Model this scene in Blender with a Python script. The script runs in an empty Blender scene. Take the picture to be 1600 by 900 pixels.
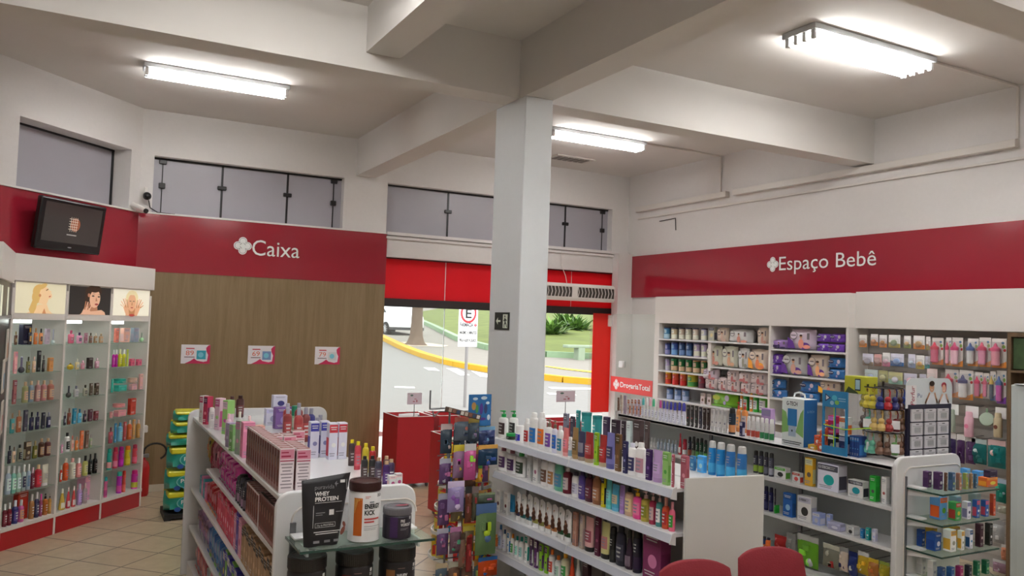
import bpy, math, random
from mathutils import Vector, Matrix
sc = bpy.context.scene
C = sc.collection
R = math.radians
random.seed(7)

# ------------------------------------------------------------------ camera
F = 1263.0
yaw, pit, rol = R(28.27), R(2.5), R(1.94)
fw = Vector((math.sin(yaw)*math.cos(pit), math.cos(yaw)*math.cos(pit), math.sin(pit)))
rt0 = Vector((math.cos(yaw), -math.sin(yaw), 0)); up0 = rt0.cross(fw)
rt = rt0*math.cos(rol) + up0*math.sin(rol); up = -rt0*math.sin(rol) + up0*math.cos(rol)
cam = bpy.data.cameras.new('camera'); co = bpy.data.objects.new('camera', cam); C.objects.link(co)
M = Matrix((rt, up, -fw)).transposed().to_4x4(); M.translation = Vector((0, 0, 2.0)); co.matrix_world = M
cam.sensor_width = 36; cam.lens = F*36/1600; cam.clip_end = 400; cam.clip_start = .05
sc.camera = co
sc.cycles.transparent_max_bounces = 40
# ------------------------------------------------------------------ light and exposure
sc.view_settings.view_transform = 'Standard'; sc.view_settings.look = 'None'; sc.view_settings.gamma = 1
sc.view_settings.use_curve_mapping = False
sc.view_settings.exposure = 1.32
TUBE = 17.0            # strength of the fluorescent tubes
w = bpy.data.worlds.new('sky'); sc.world = w; w.use_nodes = True
bg = w.node_tree.nodes['Background']; bg.inputs[0].default_value = (.94, .97, 1, 1); bg.inputs[1].default_value = 1.15
su = bpy.data.lights.new('sun', 'SUN'); su.energy = .9; su.angle = R(12); su.color = (1, .96, .88)
so = bpy.data.objects.new('sun', su); C.objects.link(so); so.rotation_euler = (R(28), R(18), 0)

# ------------------------------------------------------------------ materials
def lin(h):
    if isinstance(h, tuple): return h
    if len(h) == 3: h = ''.join(c*2 for c in h)
    v = [int(h[i:i+2], 16)/255 for i in (0, 2, 4)]
    return tuple(x/12.92 if x <= .04045 else ((x+.055)/1.055)**2.4 for x in v)
MC = {}
def mat(h, rough=.45, metal=0.0, spec=.5, bump=0.0, var=0.0, scale=8.0, emit=0.0, coat=0.0, glass=0.0):
    k = (h, rough, metal, spec, bump, var, scale, emit, coat, glass)
    if k in MC: return MC[k]
    m = bpy.data.materials.new('mat_%s' % (h,)); m.use_nodes = True
    nt = m.node_tree; b = nt.nodes['Principled BSDF']; c = lin(h)
    b.inputs['Base Color'].default_value = (*c, 1); b.inputs['Roughness'].default_value = rough
    b.inputs['Metallic'].default_value = metal; b.inputs['Specular IOR Level'].default_value = spec
    b.inputs['Coat Weight'].default_value = coat; b.inputs['Coat Roughness'].default_value = .08
    if var or bump:
        tc = nt.nodes.new('ShaderNodeTexCoord'); n = nt.nodes.new('ShaderNodeTexNoise'); n.inputs['Scale'].default_value = scale
        n.inputs['Detail'].default_value = 4
        nt.links.new(tc.outputs['Object'], n.inputs['Vector'])
        if var:
            mx = nt.nodes.new('ShaderNodeMix'); mx.data_type = 'RGBA'
            mx.inputs[6].default_value = (*[x*(1-var) for x in c], 1); mx.inputs[7].default_value = (*[min(1, x*(1+var)) for x in c], 1)
            nt.links.new(n.outputs[0], mx.inputs[0]); nt.links.new(mx.outputs[2], b.inputs['Base Color'])
        if bump:
            bp = nt.nodes.new('ShaderNodeBump'); bp.inputs['Strength'].default_value = bump; bp.inputs['Distance'].default_value = .01
            nt.links.new(n.outputs[0], bp.inputs['Height']); nt.links.new(bp.outputs[0], b.inputs['Normal'])
    if emit:
        b.inputs['Emission Color'].default_value = (*c, 1); b.inputs['Emission Strength'].default_value = emit
    if glass:
        # thin clear sheet: mostly transparent, tinted, with a glossy reflection
        tr = nt.nodes.new('ShaderNodeBsdfTransparent'); tr.inputs[0].default_value = (*c, 1)
        mx = nt.nodes.new('ShaderNodeMixShader'); mx.inputs[0].default_value = 1-glass
        nt.links.new(tr.outputs[0], mx.inputs[1]); nt.links.new(b.outputs[0], mx.inputs[2])
        nt.links.new(mx.outputs[0], nt.nodes['Material Output'].inputs[0])
    MC[k] = m; return m
def plastic(h): return mat(h, .35)
def paper(h): return mat(h, .5)
def translucent(h, k):      # coloured acrylic that daylight shines through
    m = mat(h, .3, var=.0001); nt = m.node_tree; b = nt.nodes['Principled BSDF']
    tr = nt.nodes.new('ShaderNodeBsdfTranslucent'); tr.inputs[0].default_value = (*lin(h), 1); mx = nt.nodes.new('ShaderNodeMixShader'); mx.inputs[0].default_value = k
    nt.links.new(b.outputs[0], mx.inputs[1]); nt.links.new(tr.outputs[0], mx.inputs[2]); nt.links.new(mx.outputs[0], nt.nodes['Material Output'].inputs[0]); return m
WALL = mat('dedad8', .75, bump=.12, var=.03, scale=30)
CEIL = mat('d8d4d0', .85, var=.03, scale=4)
COLM = mat('dfe3e6', .55, bump=.05, var=.02, scale=20)
REDP = mat('9c2232', .14, coat=.4)
LAM = mat('e6e1dc', .4)
SHELF = mat('e2e2e4', .4)
SHELFB = mat('c4c8d4', .35)
BACKP = mat('b9b8b4', .5)
STEEL = mat('8f9094', .35, metal=.8)
DARK = mat('2a2424', .5)
GLASS = mat('fafcfb', .03, glass=.93)
CLEAR = mat('fafafa', .06, glass=.9)
GEDGE = mat('2f4d44', .2)

# ------------------------------------------------------------------ mesh helpers
class MB:
    def __init__(s): s.v = []; s.f = []; s.m = []
    def add(s, vs, fs, mi=0):
        o = len(s.v); s.v += [tuple(p) for p in vs]; s.f += [tuple(i+o for i in f) for f in fs]; s.m += [mi]*len(fs); return s
    def box(s, x0, x1, y0, y1, z0, z1, mi=0):
        return s.add([(x, y, z) for z in (z0, z1) for y in (y0, y1) for x in (x0, x1)],
                     [(0, 2, 3, 1), (4, 5, 7, 6), (0, 1, 5, 4), (2, 6, 7, 3), (0, 4, 6, 2), (1, 3, 7, 5)], mi)
    def cbox(s, x0, x1, y0, y1, z0, z1, c=.004, mi=0):   # box with chamfered edges
        P = [(x0, x1, y0+c, y1-c, z0+c, z1-c), (x0+c, x1-c, y0, y1, z0+c, z1-c), (x0+c, x1-c, y0+c, y1-c, z0, z1)]
        vs = []
        for sx in (0, 1):
            for sy in (0, 1):
                for sz in (0, 1):
                    for p in P: vs.append((p[sx], p[2+sy], p[4+sz]))
        I = lambda a, b, d, k: ((a*2+b)*2+d)*3+k
        f = []
        for a in (0, 1): f.append([I(a, 0, 0, 0), I(a, 1, 0, 0), I(a, 1, 1, 0), I(a, 0, 1, 0)][::1 if a else -1])
        for b in (0, 1): f.append([I(0, b, 0, 1), I(1, b, 0, 1), I(1, b, 1, 1), I(0, b, 1, 1)][::-1 if b else 1])
        for d in (0, 1): f.append([I(0, 0, d, 2), I(1, 0, d, 2), I(1, 1, d, 2), I(0, 1, d, 2)][::1 if d else -1])
        for a in (0, 1):
            for b in (0, 1): f.append([I(a, b, 0, 0), I(a, b, 0, 1), I(a, b, 1, 1), I(a, b, 1, 0)])
        for a in (0, 1):
            for d in (0, 1): f.append([I(a, 0, d, 0), I(a, 1, d, 0), I(a, 1, d, 2), I(a, 0, d, 2)])
        for b in (0, 1):
            for d in (0, 1): f.append([I(0, b, d, 1), I(1, b, d, 1), I(1, b, d, 2), I(0, b, d, 2)])
        for a in (0, 1):
            for b in (0, 1):
                for d in (0, 1): f.append([I(a, b, d, 0), I(a, b, d, 1), I(a, b, d, 2)])
        return s.add(vs, f, mi)
    def lathe(s, prof, n=16, cx=0, cy=0, ex=1, ey=1, mi=0):   # prof [(r, z)], elliptical factors
        vs = []; fs = []
        for r, z in prof:
            for i in range(n):
                a = 2*math.pi*i/n; vs.append((cx+r*ex*math.cos(a), cy+r*ey*math.sin(a), z))
        for j in range(len(prof)-1):
            for i in range(n):
                k = (i+1) % n; fs.append((j*n+i, j*n+k, (j+1)*n+k, (j+1)*n+i))
        fs.append(tuple(range(n))[::-1]); fs.append(tuple(range((len(prof)-1)*n, len(prof)*n)))
        return s.add(vs, fs, mi)
    def tube(s, p, q, r, n=8, mi=0, r2=None):
        p = Vector(p); q = Vector(q); d = (q-p); r2 = r if r2 is None else r2
        if d.length < 1e-6: return s
        d.normalize(); a = d.orthogonal().normalized(); b = d.cross(a)
        vs = [p+(a*math.cos(2*math.pi*i/n)+b*math.sin(2*math.pi*i/n))*r for i in range(n)] + \
             [q+(a*math.cos(2*math.pi*i/n)+b*math.sin(2*math.pi*i/n))*r2 for i in range(n)]
        fs = [(i, (i+1) % n, n+(i+1) % n, n+i) for i in range(n)] + [tuple(range(n))[::-1], tuple(range(n, 2*n))]
        return s.add(vs, fs, mi)
    def path(s, pts, r, n=8, mi=0):
        for a, b in zip(pts, pts[1:]): s.tube(a, b, r, n, mi)
        return s
    def poly(s, pts, y, t=0.0, mi=0):    # flat polygon in xz at depth y facing -y, optional thickness t going to +y
        n = len(pts); vs = [(x, y, z) for x, z in pts]
        ar = sum(pts[i][0]*pts[(i+1) % n][1]-pts[(i+1) % n][0]*pts[i][1] for i in range(n))
        if ar < 0: vs = vs[::-1]
        if not t: return s.add(vs, [tuple(range(n))], mi)
        vs += [(x, y+t, z) for x, _, z in vs]
        return s.add(vs, [tuple(range(n)), tuple(range(n, 2*n))[::-1]] + [((i+1) % n, i, n+i, n+(i+1) % n) for i in range(n)], mi)
    def ell(s, cx, cz, rx, rz, y, t=0.0, mi=0, n=20, rot=0.0):
        c, q = math.cos(rot), math.sin(rot); P = []
        for i in range(n):
            a = 2*math.pi*i/n; x, z = rx*math.cos(a), rz*math.sin(a); P.append((cx+x*c-z*q, cz+x*q+z*c))
        return s.poly(P, y, t, mi)
    def rect(s, x0, x1, z0, z1, y, t=0.0, mi=0): return s.poly([(x0, z0), (x1, z0), (x1, z1), (x0, z1)], y, t, mi)
    def sphere(s, c, r, n=12, m=8, sx=1, sy=1, sz=1, mi=0):
        pr = [(max(1e-4, r*math.sin(math.pi*j/m)), -r*math.cos(math.pi*j/m)) for j in range(m+1)]
        o = len(s.v); s.lathe(pr, n, 0, 0, mi=mi)
        for i in range(o, len(s.v)):
            x, y, z = s.v[i]; s.v[i] = (c[0]+x*sx, c[1]+y*sy, c[2]+z*sz)
        return s
    def wrap(s, w, d, z0, z1, a=1.1, k=1.02, n=9, mi=0, cy=0):   # a label wrapped round the front of an elliptical body
        vs = []
        for z in (z0, z1):
            for i in range(n):
                t = -a+2*a*i/(n-1); vs.append((w/2*k*math.sin(t), cy-d/2*k*math.cos(t), z))
        return s.add(vs, [(i, i+1, n+i+1, n+i) for i in range(n-1)], mi)
    def mesh(s, name, mats, sharp=32):
        me = bpy.data.meshes.new(name); me.from_pydata(s.v, [], s.f)
        if not isinstance(mats, (list, tuple)): mats = [mats]
        for m in mats: me.materials.append(m)
        me.polygons.foreach_set('material_index', s.m)
        me.polygons.foreach_set('use_smooth', [True]*len(s.f))
        me.update(); me.set_sharp_from_angle(angle=R(sharp))
        return me
    def build(s, name, mats, parent=None, loc=None, rz=0, **kw):
        o = bpy.data.objects.new(name, s.mesh(name, mats, kw.pop('sharp', 32))); C.objects.link(o)
        if parent: o.parent = parent
        if loc: o.location = loc
        if rz: o.rotation_euler[2] = R(rz)
        for a, b in kw.items(): o[a] = b
        return o
def thing(name, label, cat, loc=(0, 0, 0), rz=0, group=None):
    o = bpy.data.objects.new(name, None); C.objects.link(o); o.empty_display_size = .05
    o.location = loc; o.rotation_euler[2] = R(rz); o['label'] = label; o['category'] = cat
    if group: o['group'] = group
    return o
def tag(o, label, cat, group=None):
    o['label'] = label; o['category'] = cat
    if group: o['group'] = group
    return o
def struct(o): o['kind'] = 'structure'; return o
def bevel(o, w=.01, n=2):
    b = o.modifiers.new('bevel', 'BEVEL'); b.width = w; b.segments = n; b.limit_method = 'ANGLE'; return o
def text(s, name, x0, x1, z0, y, mats, parent, h=None, t=.0008, bold=0.0, zrot=0, label=None, ital=0.0):
    """lettering in the xz plane facing -y, fitted between x0 and x1, cap height h"""
    cu = bpy.data.curves.new(name, 'FONT'); cu.body = s; cu.size = 1; cu.extrude = 0; cu.offset = bold; cu.resolution_u = 3; cu.shear = ital
    tmp = bpy.data.objects.new(name, cu); me = bpy.data.meshes.new_from_object(tmp); bpy.data.objects.remove(tmp)
    xs = [v.co.x for v in me.vertices]; ys = [v.co.y for v in me.vertices]
    if not xs: return None
    sx = (x1-x0)/(max(xs)-min(xs)); mx = min(xs); mn = 0
    sz = h/.72 if h else sx
    for v in me.vertices:
        px, pz = (v.co.x-mx)*sx, (v.co.y-mn)*sz
        if zrot: px, pz = px*math.cos(zrot)-pz*math.sin(zrot), px*math.sin(zrot)+pz*math.cos(zrot)
        v.co = (x0+px, y, z0+pz)
    me.materials.clear(); me.materials.append(mats)
    o = bpy.data.objects.new(name, me); C.objects.link(o); o.parent = parent
    if label: o['label'] = label
    return o

# ------------------------------------------------------------------ product builders (front faces -y, origin at base centre)
NOUN = dict(b=('lotion_bottle', 'round bottle', 'bottle', 'cap'), f=('shampoo_bottle', 'flat bottle', 'bottle', 'cap'), p=('pump_bottle', 'pump bottle', 'bottle', 'pump'),
            q=('soap_dispenser', 'round pump bottle', 'bottle', 'pump'), s=('spray_can', 'spray can', 'spray can', 'cap'), t=('cream_tube', 'standing tube', 'tube', 'cap'),
            l=('hair_cream_tube', 'slant-topped tube', 'tube', 'base'), x=('carton', 'carton', 'box', None), X=('carton', 'small carton', 'box', None), j=('cream_jar', 'jar', 'jar', 'lid'),
            c=('milk_powder_tin', 'tin', 'tin', 'lid'), n=('tapered_bottle', 'tapered bottle', 'bottle', 'cap'), g=('perfume_bottle', 'glass perfume bottle', 'perfume bottle', 'cap'),
            h=('mist_bottle', 'mist bottle', 'bottle', 'cap'), k=('soft_pack', 'soft pack', 'pack', None), o=('round_perfume_bottle', 'round perfume bottle', 'perfume bottle', 'cap'),
            r=('roll_on_bottle', 'roll-on bottle', 'bottle', 'cap'))
def ink(h):   # print colour that reads on h
    r, g, b = lin(h); return ('bbb' if (r+g+b)/3 < .12 else 'ddd') if (r+g+b)/3 < .3 else '99a'
def body_prof(r, h, k):
    if k in 'b': return [(r*.9, 0), (r, h*.02), (r, h*.68), (r*.93, h*.74), (r*.6, h*.79), (r*.4, h*.81), (r*.4, h*.84)]
    if k in 'h': return [(r*.9, 0), (r, h*.02), (r, h*.62), (r*.85, h*.69), (r*.45, h*.74), (r*.4, h*.76)]
    if k in 'pq': return [(r*.92, 0), (r, h*.02), (r, h*.66), (r*.9, h*.71), (r*.45, h*.745), (r*.33, h*.76), (r*.33, h*.8)]
    if k in 'f': return [(r*.9, 0), (r*.97, h*.02), (r, h*.4), (r*.98, h*.72), (r*.88, h*.82), (r*.6, h*.86), (r*.5, h*.87)]
    if k in 's': return [(r*.95, 0), (r, h*.012), (r, h*.74), (r*.92, h*.79), (r*.8, h*.8)]
    if k in 'n': return [(r*.8, 0), (r, h*.03), (r*.98, h*.18), (r*.7, h*.5), (r*.4, h*.72), (r*.3, h*.8)]
    if k in 'r': return [(r*.9, 0), (r, h*.03), (r*.95, h*.5), (r*.75, h*.6), (r*.7, h*.64)]
    if k in 'j': return [(r*.85, 0), (r, h*.08), (r, h*.55), (r*.9, h*.62)]
    if k in 'c': return [(r*.96, 0), (r, h*.015), (r, h*.03), (r*.96, h*.04), (r*.96, h*.9)]
def lines(mb, x0, x1, z0, z1, y, n, mi, curve=None):
    for i in range(n):
        z = z1-(z1-z0)*(i+.5)/n; hw = (x1-x0)/2*(1-.28*((i*7) % 3)/2); c = (x0+x1)/2; t = (z1-z0)/n*.2
        if curve: mb.wrap(curve[0], curve[1], z-t, z+t, a=hw/(curve[0]/2), k=curve[2], n=6, mi=mi)
        else: mb.rect(c-hw, c+hw, z-t, z+t, y, mi=mi)
PC = {}
def parts(kind, w, d, h, cols):
    w, d, h = round(w/.002)*.002, round(d/.002)*.002, round(h/.004)*.004
    key = (kind, w, d, h, cols)
    if key in PC: return PC[key]
    c = cols.split(':'); c0 = c[0]; c1 = c[1] if len(c) > 1 else c0; c2 = c[2] if len(c) > 2 else c1
    r = w/2; ey = d/w; out = []
    if kind in 'bhpqfsnrjc':
        m = mat(c0, .22 if kind in 'hn' else .32, spec=.5)
        if kind == 's': m = mat(c0, .28, metal=.15)
        out.append(('body', MB().lathe(body_prof(r, h, kind), 18, ey=ey).mesh('body', m)))
        if kind in 'bh':
            z0 = h*.84 if kind == 'b' else h*.76
            out.append(('cap', MB().lathe([(r*.46, z0-h*.03), (r*.46, h*.985), (r*.42, h)], 14, ey=max(ey, .8)).mesh('cap', plastic(c1))))
        elif kind == 'f': out.append(('cap', MB().lathe([(r*.55, h*.865), (r*.55, h*.985), (r*.5, h)], 14, ey=max(ey, .7)).mesh('cap', plastic(c1))))
        elif kind in 'pq':
            mb = MB().lathe([(r*.42, h*.76), (r*.42, h*.86), (r*.34, h*.875)], 12, ey=max(ey, .8)).tube((0, 0, h*.86), (0, 0, h*.95), r*.1)
            mb.lathe([(r*.26, h*.94), (r*.28, h*.985), (r*.2, h)], 10).tube((0, 0, h*.97), (-r*.85, -d*.1, h*.955), r*.13, r2=r*.09)
            out.append(('pump', mb.mesh('pump', plastic(c1))))
        elif kind == 's': out.append(('cap', MB().lathe([(r*.84, h*.785), (r*.84, h*.93), (r*.74, h*.985), (r*.45, h)], 16, ey=ey).mesh('cap', plastic(c1))))
        elif kind == 'n': out.append(('cap', MB().lathe([(r*.36, h*.79), (r*.34, h*.96), (r*.2, h)], 12).mesh('cap', plastic(c1))))
        elif kind == 'r': out.append(('cap', MB().lathe([(r*.8, h*.62), (r*.82, h*.8), (r*.66, h*.94), (r*.3, h)], 14).mesh('cap', plastic(c1))))
        elif kind == 'j': out.append(('lid', MB().lathe([(r*1.02, h*.6), (r*1.02, h*.97), (r*.97, h)], 18).mesh('lid', plastic(c1))))
        elif kind == 'c':
            out.append(('lid', MB().lathe([(r*1.0, h*.9), (r*1.0, h*.985), (r*.95, h)], 20).mesh('lid', mat(c1, .35, metal=.2))))
        lb = MB(); z0, z1 = dict(j=(.12, .5), c=(.05, .42), r=(.1, .45), n=(.08, .35)).get(kind, (.14, .56)); k = 1.03
        if kind == 'n': k = .98
        if kind in 'c': lb.wrap(w*.96, d*.96, h*z0, h*z1, a=math.pi, k=1.02, n=24, mi=0); lb.wrap(w*.96, d*.96, h*.5, h*.8, a=.6, k=1.02, n=6, mi=0); lines(lb, -r*.4, r*.4, h*.55, h*.75, 0, 2, 1, (w*.96, d*.96, 1.035))
        elif kind == 's': lb.wrap(w, d, h*.08, h*.36, a=math.pi*.98, k=1.02, n=20); lines(lb, -r*.5, r*.5, h*.45, h*.68, 0, 3, 1, (w, d, 1.02))
        elif kind == 'n': lb.wrap(w*.8, d*.8, h*z0, h*z1, a=.9, k=1.24, n=7)
        else: lb.wrap(w, d, h*z0, h*z1, a=1.0, k=k); lines(lb, -r*.5, r*.5, h*(z0+.04), h*(z1-.04), 0, 3, 1, (w, d, k+.015))
        out.append(('label', lb.mesh('label', [paper(c2), paper(ink(c2))])))
    elif kind in 'tl':
        mb = MB(); n = 18; L = []
        zb = h*.14
        for z, kx, ky in ((zb, .94, 1), (zb+h*.02, .98, 1), (h*.5, 1, .75), (h*.82, 1.02, .3), (h*.93, 1.02, .08), (h, 1.02, .07)):
            for i in range(n):
                a = 2*math.pi*i/n; x = r*kx*math.cos(a); q = 1-(1-ky) ; sy = math.sin(a)
                zz = z
                if kind == 'l' and z > h*.9: zz = z-(abs(x/r+.25))*h*.07
                L.append((x, d/2*q*(sy if ky > .2 else math.copysign(1, sy) if abs(sy) > .01 else 0), zz))
        mb.add(L, [(j*n+i, j*n+(i+1) % n, (j+1)*n+(i+1) % n, (j+1)*n+i) for j in range(5) for i in range(n)] + [tuple(range(n))[::-1], tuple(range(5*n, 6*n))])
        out.append(('body', mb.mesh('body', plastic(c0))))
        out.append(('cap', MB().lathe([(r*.88, 0), (r*.92, h*.01), (r*.92, zb)], 16, ey=ey).mesh('cap', plastic(c1))))
        lb = MB()
        if kind == 't':
            lb.wrap(w*.97, d*.9, h*.28, h*.62, a=.95, k=1.04); lines(lb, -r*.5, r*.5, h*.33, h*.58, 0, 3, 1, (w*.97, d*.9, 1.07))
            out.append(('label', lb.mesh('label', [paper(c2), paper(ink(c2))])))
        else:   # hair cream tube: wavy brown hair over a coloured foot and a small emblem
            lb.wrap(w, d*.97, h*.16, h*.3, a=1.3, k=1.03, n=9, mi=0)
            yy = -d/2*1.02
            for x, z, rx, rz in ((-.05, .60, .28, .075), (.1, .52, .38, .08), (-.1, .44, .42, .085), (.12, .36, .5, .09), (-.02, .3, .55, .07)):
                lb.ell(x*r, z*h, rx*r*1.45, rz*h, yy-.001, mi=1, n=12)
            lb.ell(-.02*r, .56*h, .22*r, .035*h, yy-.0016, mi=2, n=10)
            lb.rect(-.28*r, .18*r, .80*h, .815*h, yy*.45, mi=3).rect(-.28*r, -.16*r, .74*h, .815*h, yy*.45, mi=3).rect(-.16*r, .1*r, .77*h, .782*h, yy*.52, mi=3)
            out.append(('label', lb.mesh('label', [paper(c2), paper('6b4030'), paper('b98467'), paper(c2)])))
    elif kind in 'xX':
        out.append(('carton_body', MB().cbox(-r, r, -d/2, d/2, 0, h, min(.002, w*.06)).mesh('carton_body', paper(c0))))
        lb = MB(); y = -d/2-.0006
        lb.rect(-r*.94, r*.94, h*.74, h*.96, y, mi=0); lb.ell(r*.1, h*.4, r*.5, min(r*.5, h*.2), y, mi=1)
        lines(lb, -r*.8, r*.4, h*.08, h*.2, y, 2, 2); lines(lb, -r*.7, r*.7, h*.8, h*.92, y-.0004, 2, 3)
        # print on the left and right sides
        for sx in (-1, 1):
            x = sx*(r+.0006); a, b = (-d*.42, d*.42)
            lb.add([(x, a, h*.1), (x, b, h*.1), (x, b, h*.6), (x, a, h*.6)] if sx > 0 else [(x, b, h*.1), (x, a, h*.1), (x, a, h*.6), (x, b, h*.6)], [(0, 1, 2, 3)], 0)
        out.append(('printed_panel', lb.mesh('printed_panel', [paper(c1), paper(c2), paper(ink(c0)), paper(ink(c1))])))
    elif kind == 'g':
        m = mat(c0, .08, spec=.8)
        out.append(('body', MB().cbox(-r, r, -d/2, d/2, 0, h*.72, min(.006, d*.25)).mesh('body', m, 60)))
        out.append(('cap', MB().lathe([(r*.25, h*.72), (r*.25, h*.77), (r*.42, h*.77), (r*.42, h*.98), (r*.38, h)], 12, ey=min(1, max(.5, d/w*1.6))).mesh('cap', mat(c1, .2, metal=.5))))
        lb = MB().rect(-r*.55, r*.55, h*.2, h*.5, -d/2-.0006); lines(lb, -r*.4, r*.4, h*.26, h*.44, -d/2-.001, 2, 1)
        out.append(('label', lb.mesh('label', [paper(c2), paper(ink(c2))])))
    elif kind == 'o':
        rr = min(r, h*.42)
        out.append(('body', MB().sphere((0, 0, rr*.98), rr, 16, 10, w/2/rr, d/2/rr, 1).mesh('body', mat(c0, .08, spec=.8))))
        out.append(('cap', MB().lathe([(rr*.3, rr*1.9), (rr*.32, h*.97), (rr*.2, h)], 12).mesh('cap', mat(c1, .2, metal=.5))))
    elif kind == 'k':
        mb = MB(); nx, nz = 10, 6; G = []
        for side in (-1, 1):
            for j in range(nz+1):
                for i in range(nx+1):
                    u = -1+2*i/nx; v = -1+2*j/nz; e = (1-abs(u)**6)*(1-abs(v)**5); e = e**.22 if e > 0 else 0
                    dx = .03*math.sin(v*4+side)*(1-abs(v)); G.append((r*u*(.985+.015*math.cos(v*3)), side*d/2*e*(.9+.1*math.cos(u*5+v*3)), h/2+h/2*v*(.97+.03*math.cos(u*4))))
        q = (nx+1)*(nz+1)
        for j in range(nz):
            for i in range(nx):
                a = j*(nx+1)+i; mb.f += [(a, a+1, a+nx+2, a+nx+1), (q+a+1, q+a, q+a+nx+1, q+a+nx+2)]; mb.m += [0, 0]
        mb.v = G
        out.append(('wrapper', mb.mesh('wrapper', mat(c0, .28, coat=.2), 70)))
        y = -d/2*1.02-.001; lb = MB()
        strong = max(int(q, 16) for q in c0)-min(int(q, 16) for q in c0) > 4
        if strong:
            lb.ell(-r*.5, h*.6, r*.34, h*.17, y, mi=1); lb.ell(r*.45, h*.62, r*.2, h*.2, y, mi=3); lb.ell(r*.25, h*.3, r*.12, h*.12, y, mi=4); lb.rect(-r*.9, r*.9, h*.05, h*.14, y, mi=0)
        else:
            if h > .14:
                lb.ell(-r*.45, h*.68, min(r*.38, h*.22), h*.2, y, mi=4); lb.ell(-r*.45, h*.69, min(r*.33, h*.19), h*.17, y-.0006, mi=5); lb.rect(-r*.65, -r*.25, h*.66, h*.71, y-.0012, mi=4)
            else: lb.ell(-r*.3, h*.3, r*.4, h*.12, y, mi=1)
            big = max(int(q, 16) for q in c1)-min(int(q, 16) for q in c1) > 4
            if big: lb.poly([(-r*.92, h*.1), (-r*.92, h*.6), (-r*.5, h*.4), (-r*.3, h*.05)], y-.0003, mi=0); lb.ell(r*.45, h*.2, r*.4, h*.16, y, mi=0)
            hx = r*.15
            lb.ell(hx, h*.3, min(r*.22, h*.16), h*.22, y-.0008, mi=1); lb.ell(hx, h*.62, h*.08, h*.09, y-.0012, mi=2); lb.ell(hx, h*.68, h*.085, h*.05, y-.0016, mi=6); lb.ell(r*.6, h*.16, r*.3, h*.09, y-.0004, mi=1)
            lb.rect(r*.62, r*.82, h*.5, h*.8, y, mi=4)
        out.append(('printed_front', lb.mesh('printed_front', [paper(c1), paper(c2), paper('d8a583'), paper('cfc8d8'), paper('776f78' if not strong else 'b8a8d8'), paper(c0), paper('4a3226')])))
    PC[key] = out
    return out
PAL = dict(white='f4f4f4', black='1c1c1e', grey='8c8c8c', silver='bcc0c4', cream='ece0c0', beige='cdb59b', brown='6b4a36', amber='b87b3c', gold='c9a860', yellow='e6cf38', orange='e87c34',
           red='c22c34', maroon='6c2438', pink='ea8cac', magenta='cc2c9c', mauve='b07c90', lilac='b8a0d4', purple='6c42a8', navy='20285c', blue='3068b4', teal='2ea498', mint='88ccb0', green='4c9c48', lime='a0cc3c', olive='78763c', peach='e8b89a')
PALL = {k: lin(v) for k, v in PAL.items()}
PALS = {k: tuple(int(v[i:i+2], 16) for i in (0, 2, 4)) for k, v in PAL.items()}
PALS['sky blue'] = (96, 178, 220); PALS['dark grey'] = (70, 70, 74)
def cname(h):
    v = [int(c*2, 16) for c in h]
    return min(PALS, key=lambda k: sum((a-b)**2 for a, b in zip(PALS[k], v)))
ORD = ['first', 'second', 'third', 'fourth', 'fifth', 'sixth', 'seventh', 'eighth', 'ninth', 'tenth', 'eleventh', 'twelfth', 'thirteenth', 'fourteenth', 'fifteenth', 'sixteenth', 'seventeenth', 'eighteenth', 'nineteenth',
       'twentieth', 'twenty-first', 'twenty-second', 'twenty-third', 'twenty-fourth', 'twenty-fifth', 'twenty-sixth', 'twenty-seventh', 'twenty-eighth', 'twenty-ninth', 'thirtieth', 'thirty-first', 'thirty-second', 'thirty-third', 'thirty-fourth', 'thirty-fifth', 'thirty-sixth', 'thirty-seventh', 'thirty-eighth', 'thirty-ninth', 'fortieth']
PROTO = {}
def put(kind, x, y, z, rz, w, d, h, cols, label, group, name=None):
    nm, noun, cat, cp = NOUN[kind]
    o = thing(name or nm, label, cat, (x, y, z), rz, group)
    key = (kind, round(w/.002), round(d/.002), round(h/.004), cols)
    if key in PROTO:
        for ch in PROTO[key]: c = ch.copy(); C.objects.link(c); c.parent = o
    else:
        PROTO[key] = []
        for pn, me in parts(kind, w, d, h, cols):
            c = bpy.data.objects.new(pn, me); C.objects.link(c); c.parent = o; PROTO[key].append(c)
    return o
def describe(kind, cols, place):
    nm, noun, cat, cp = NOUN[kind]; c = cols.split(':'); a = cname(c[0]); b = cname(c[1]) if len(c) > 1 else a
    s = a+' '+noun
    if cp and b != a: s += ' with '+b+' '+cp
    return s+', '+place
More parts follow.
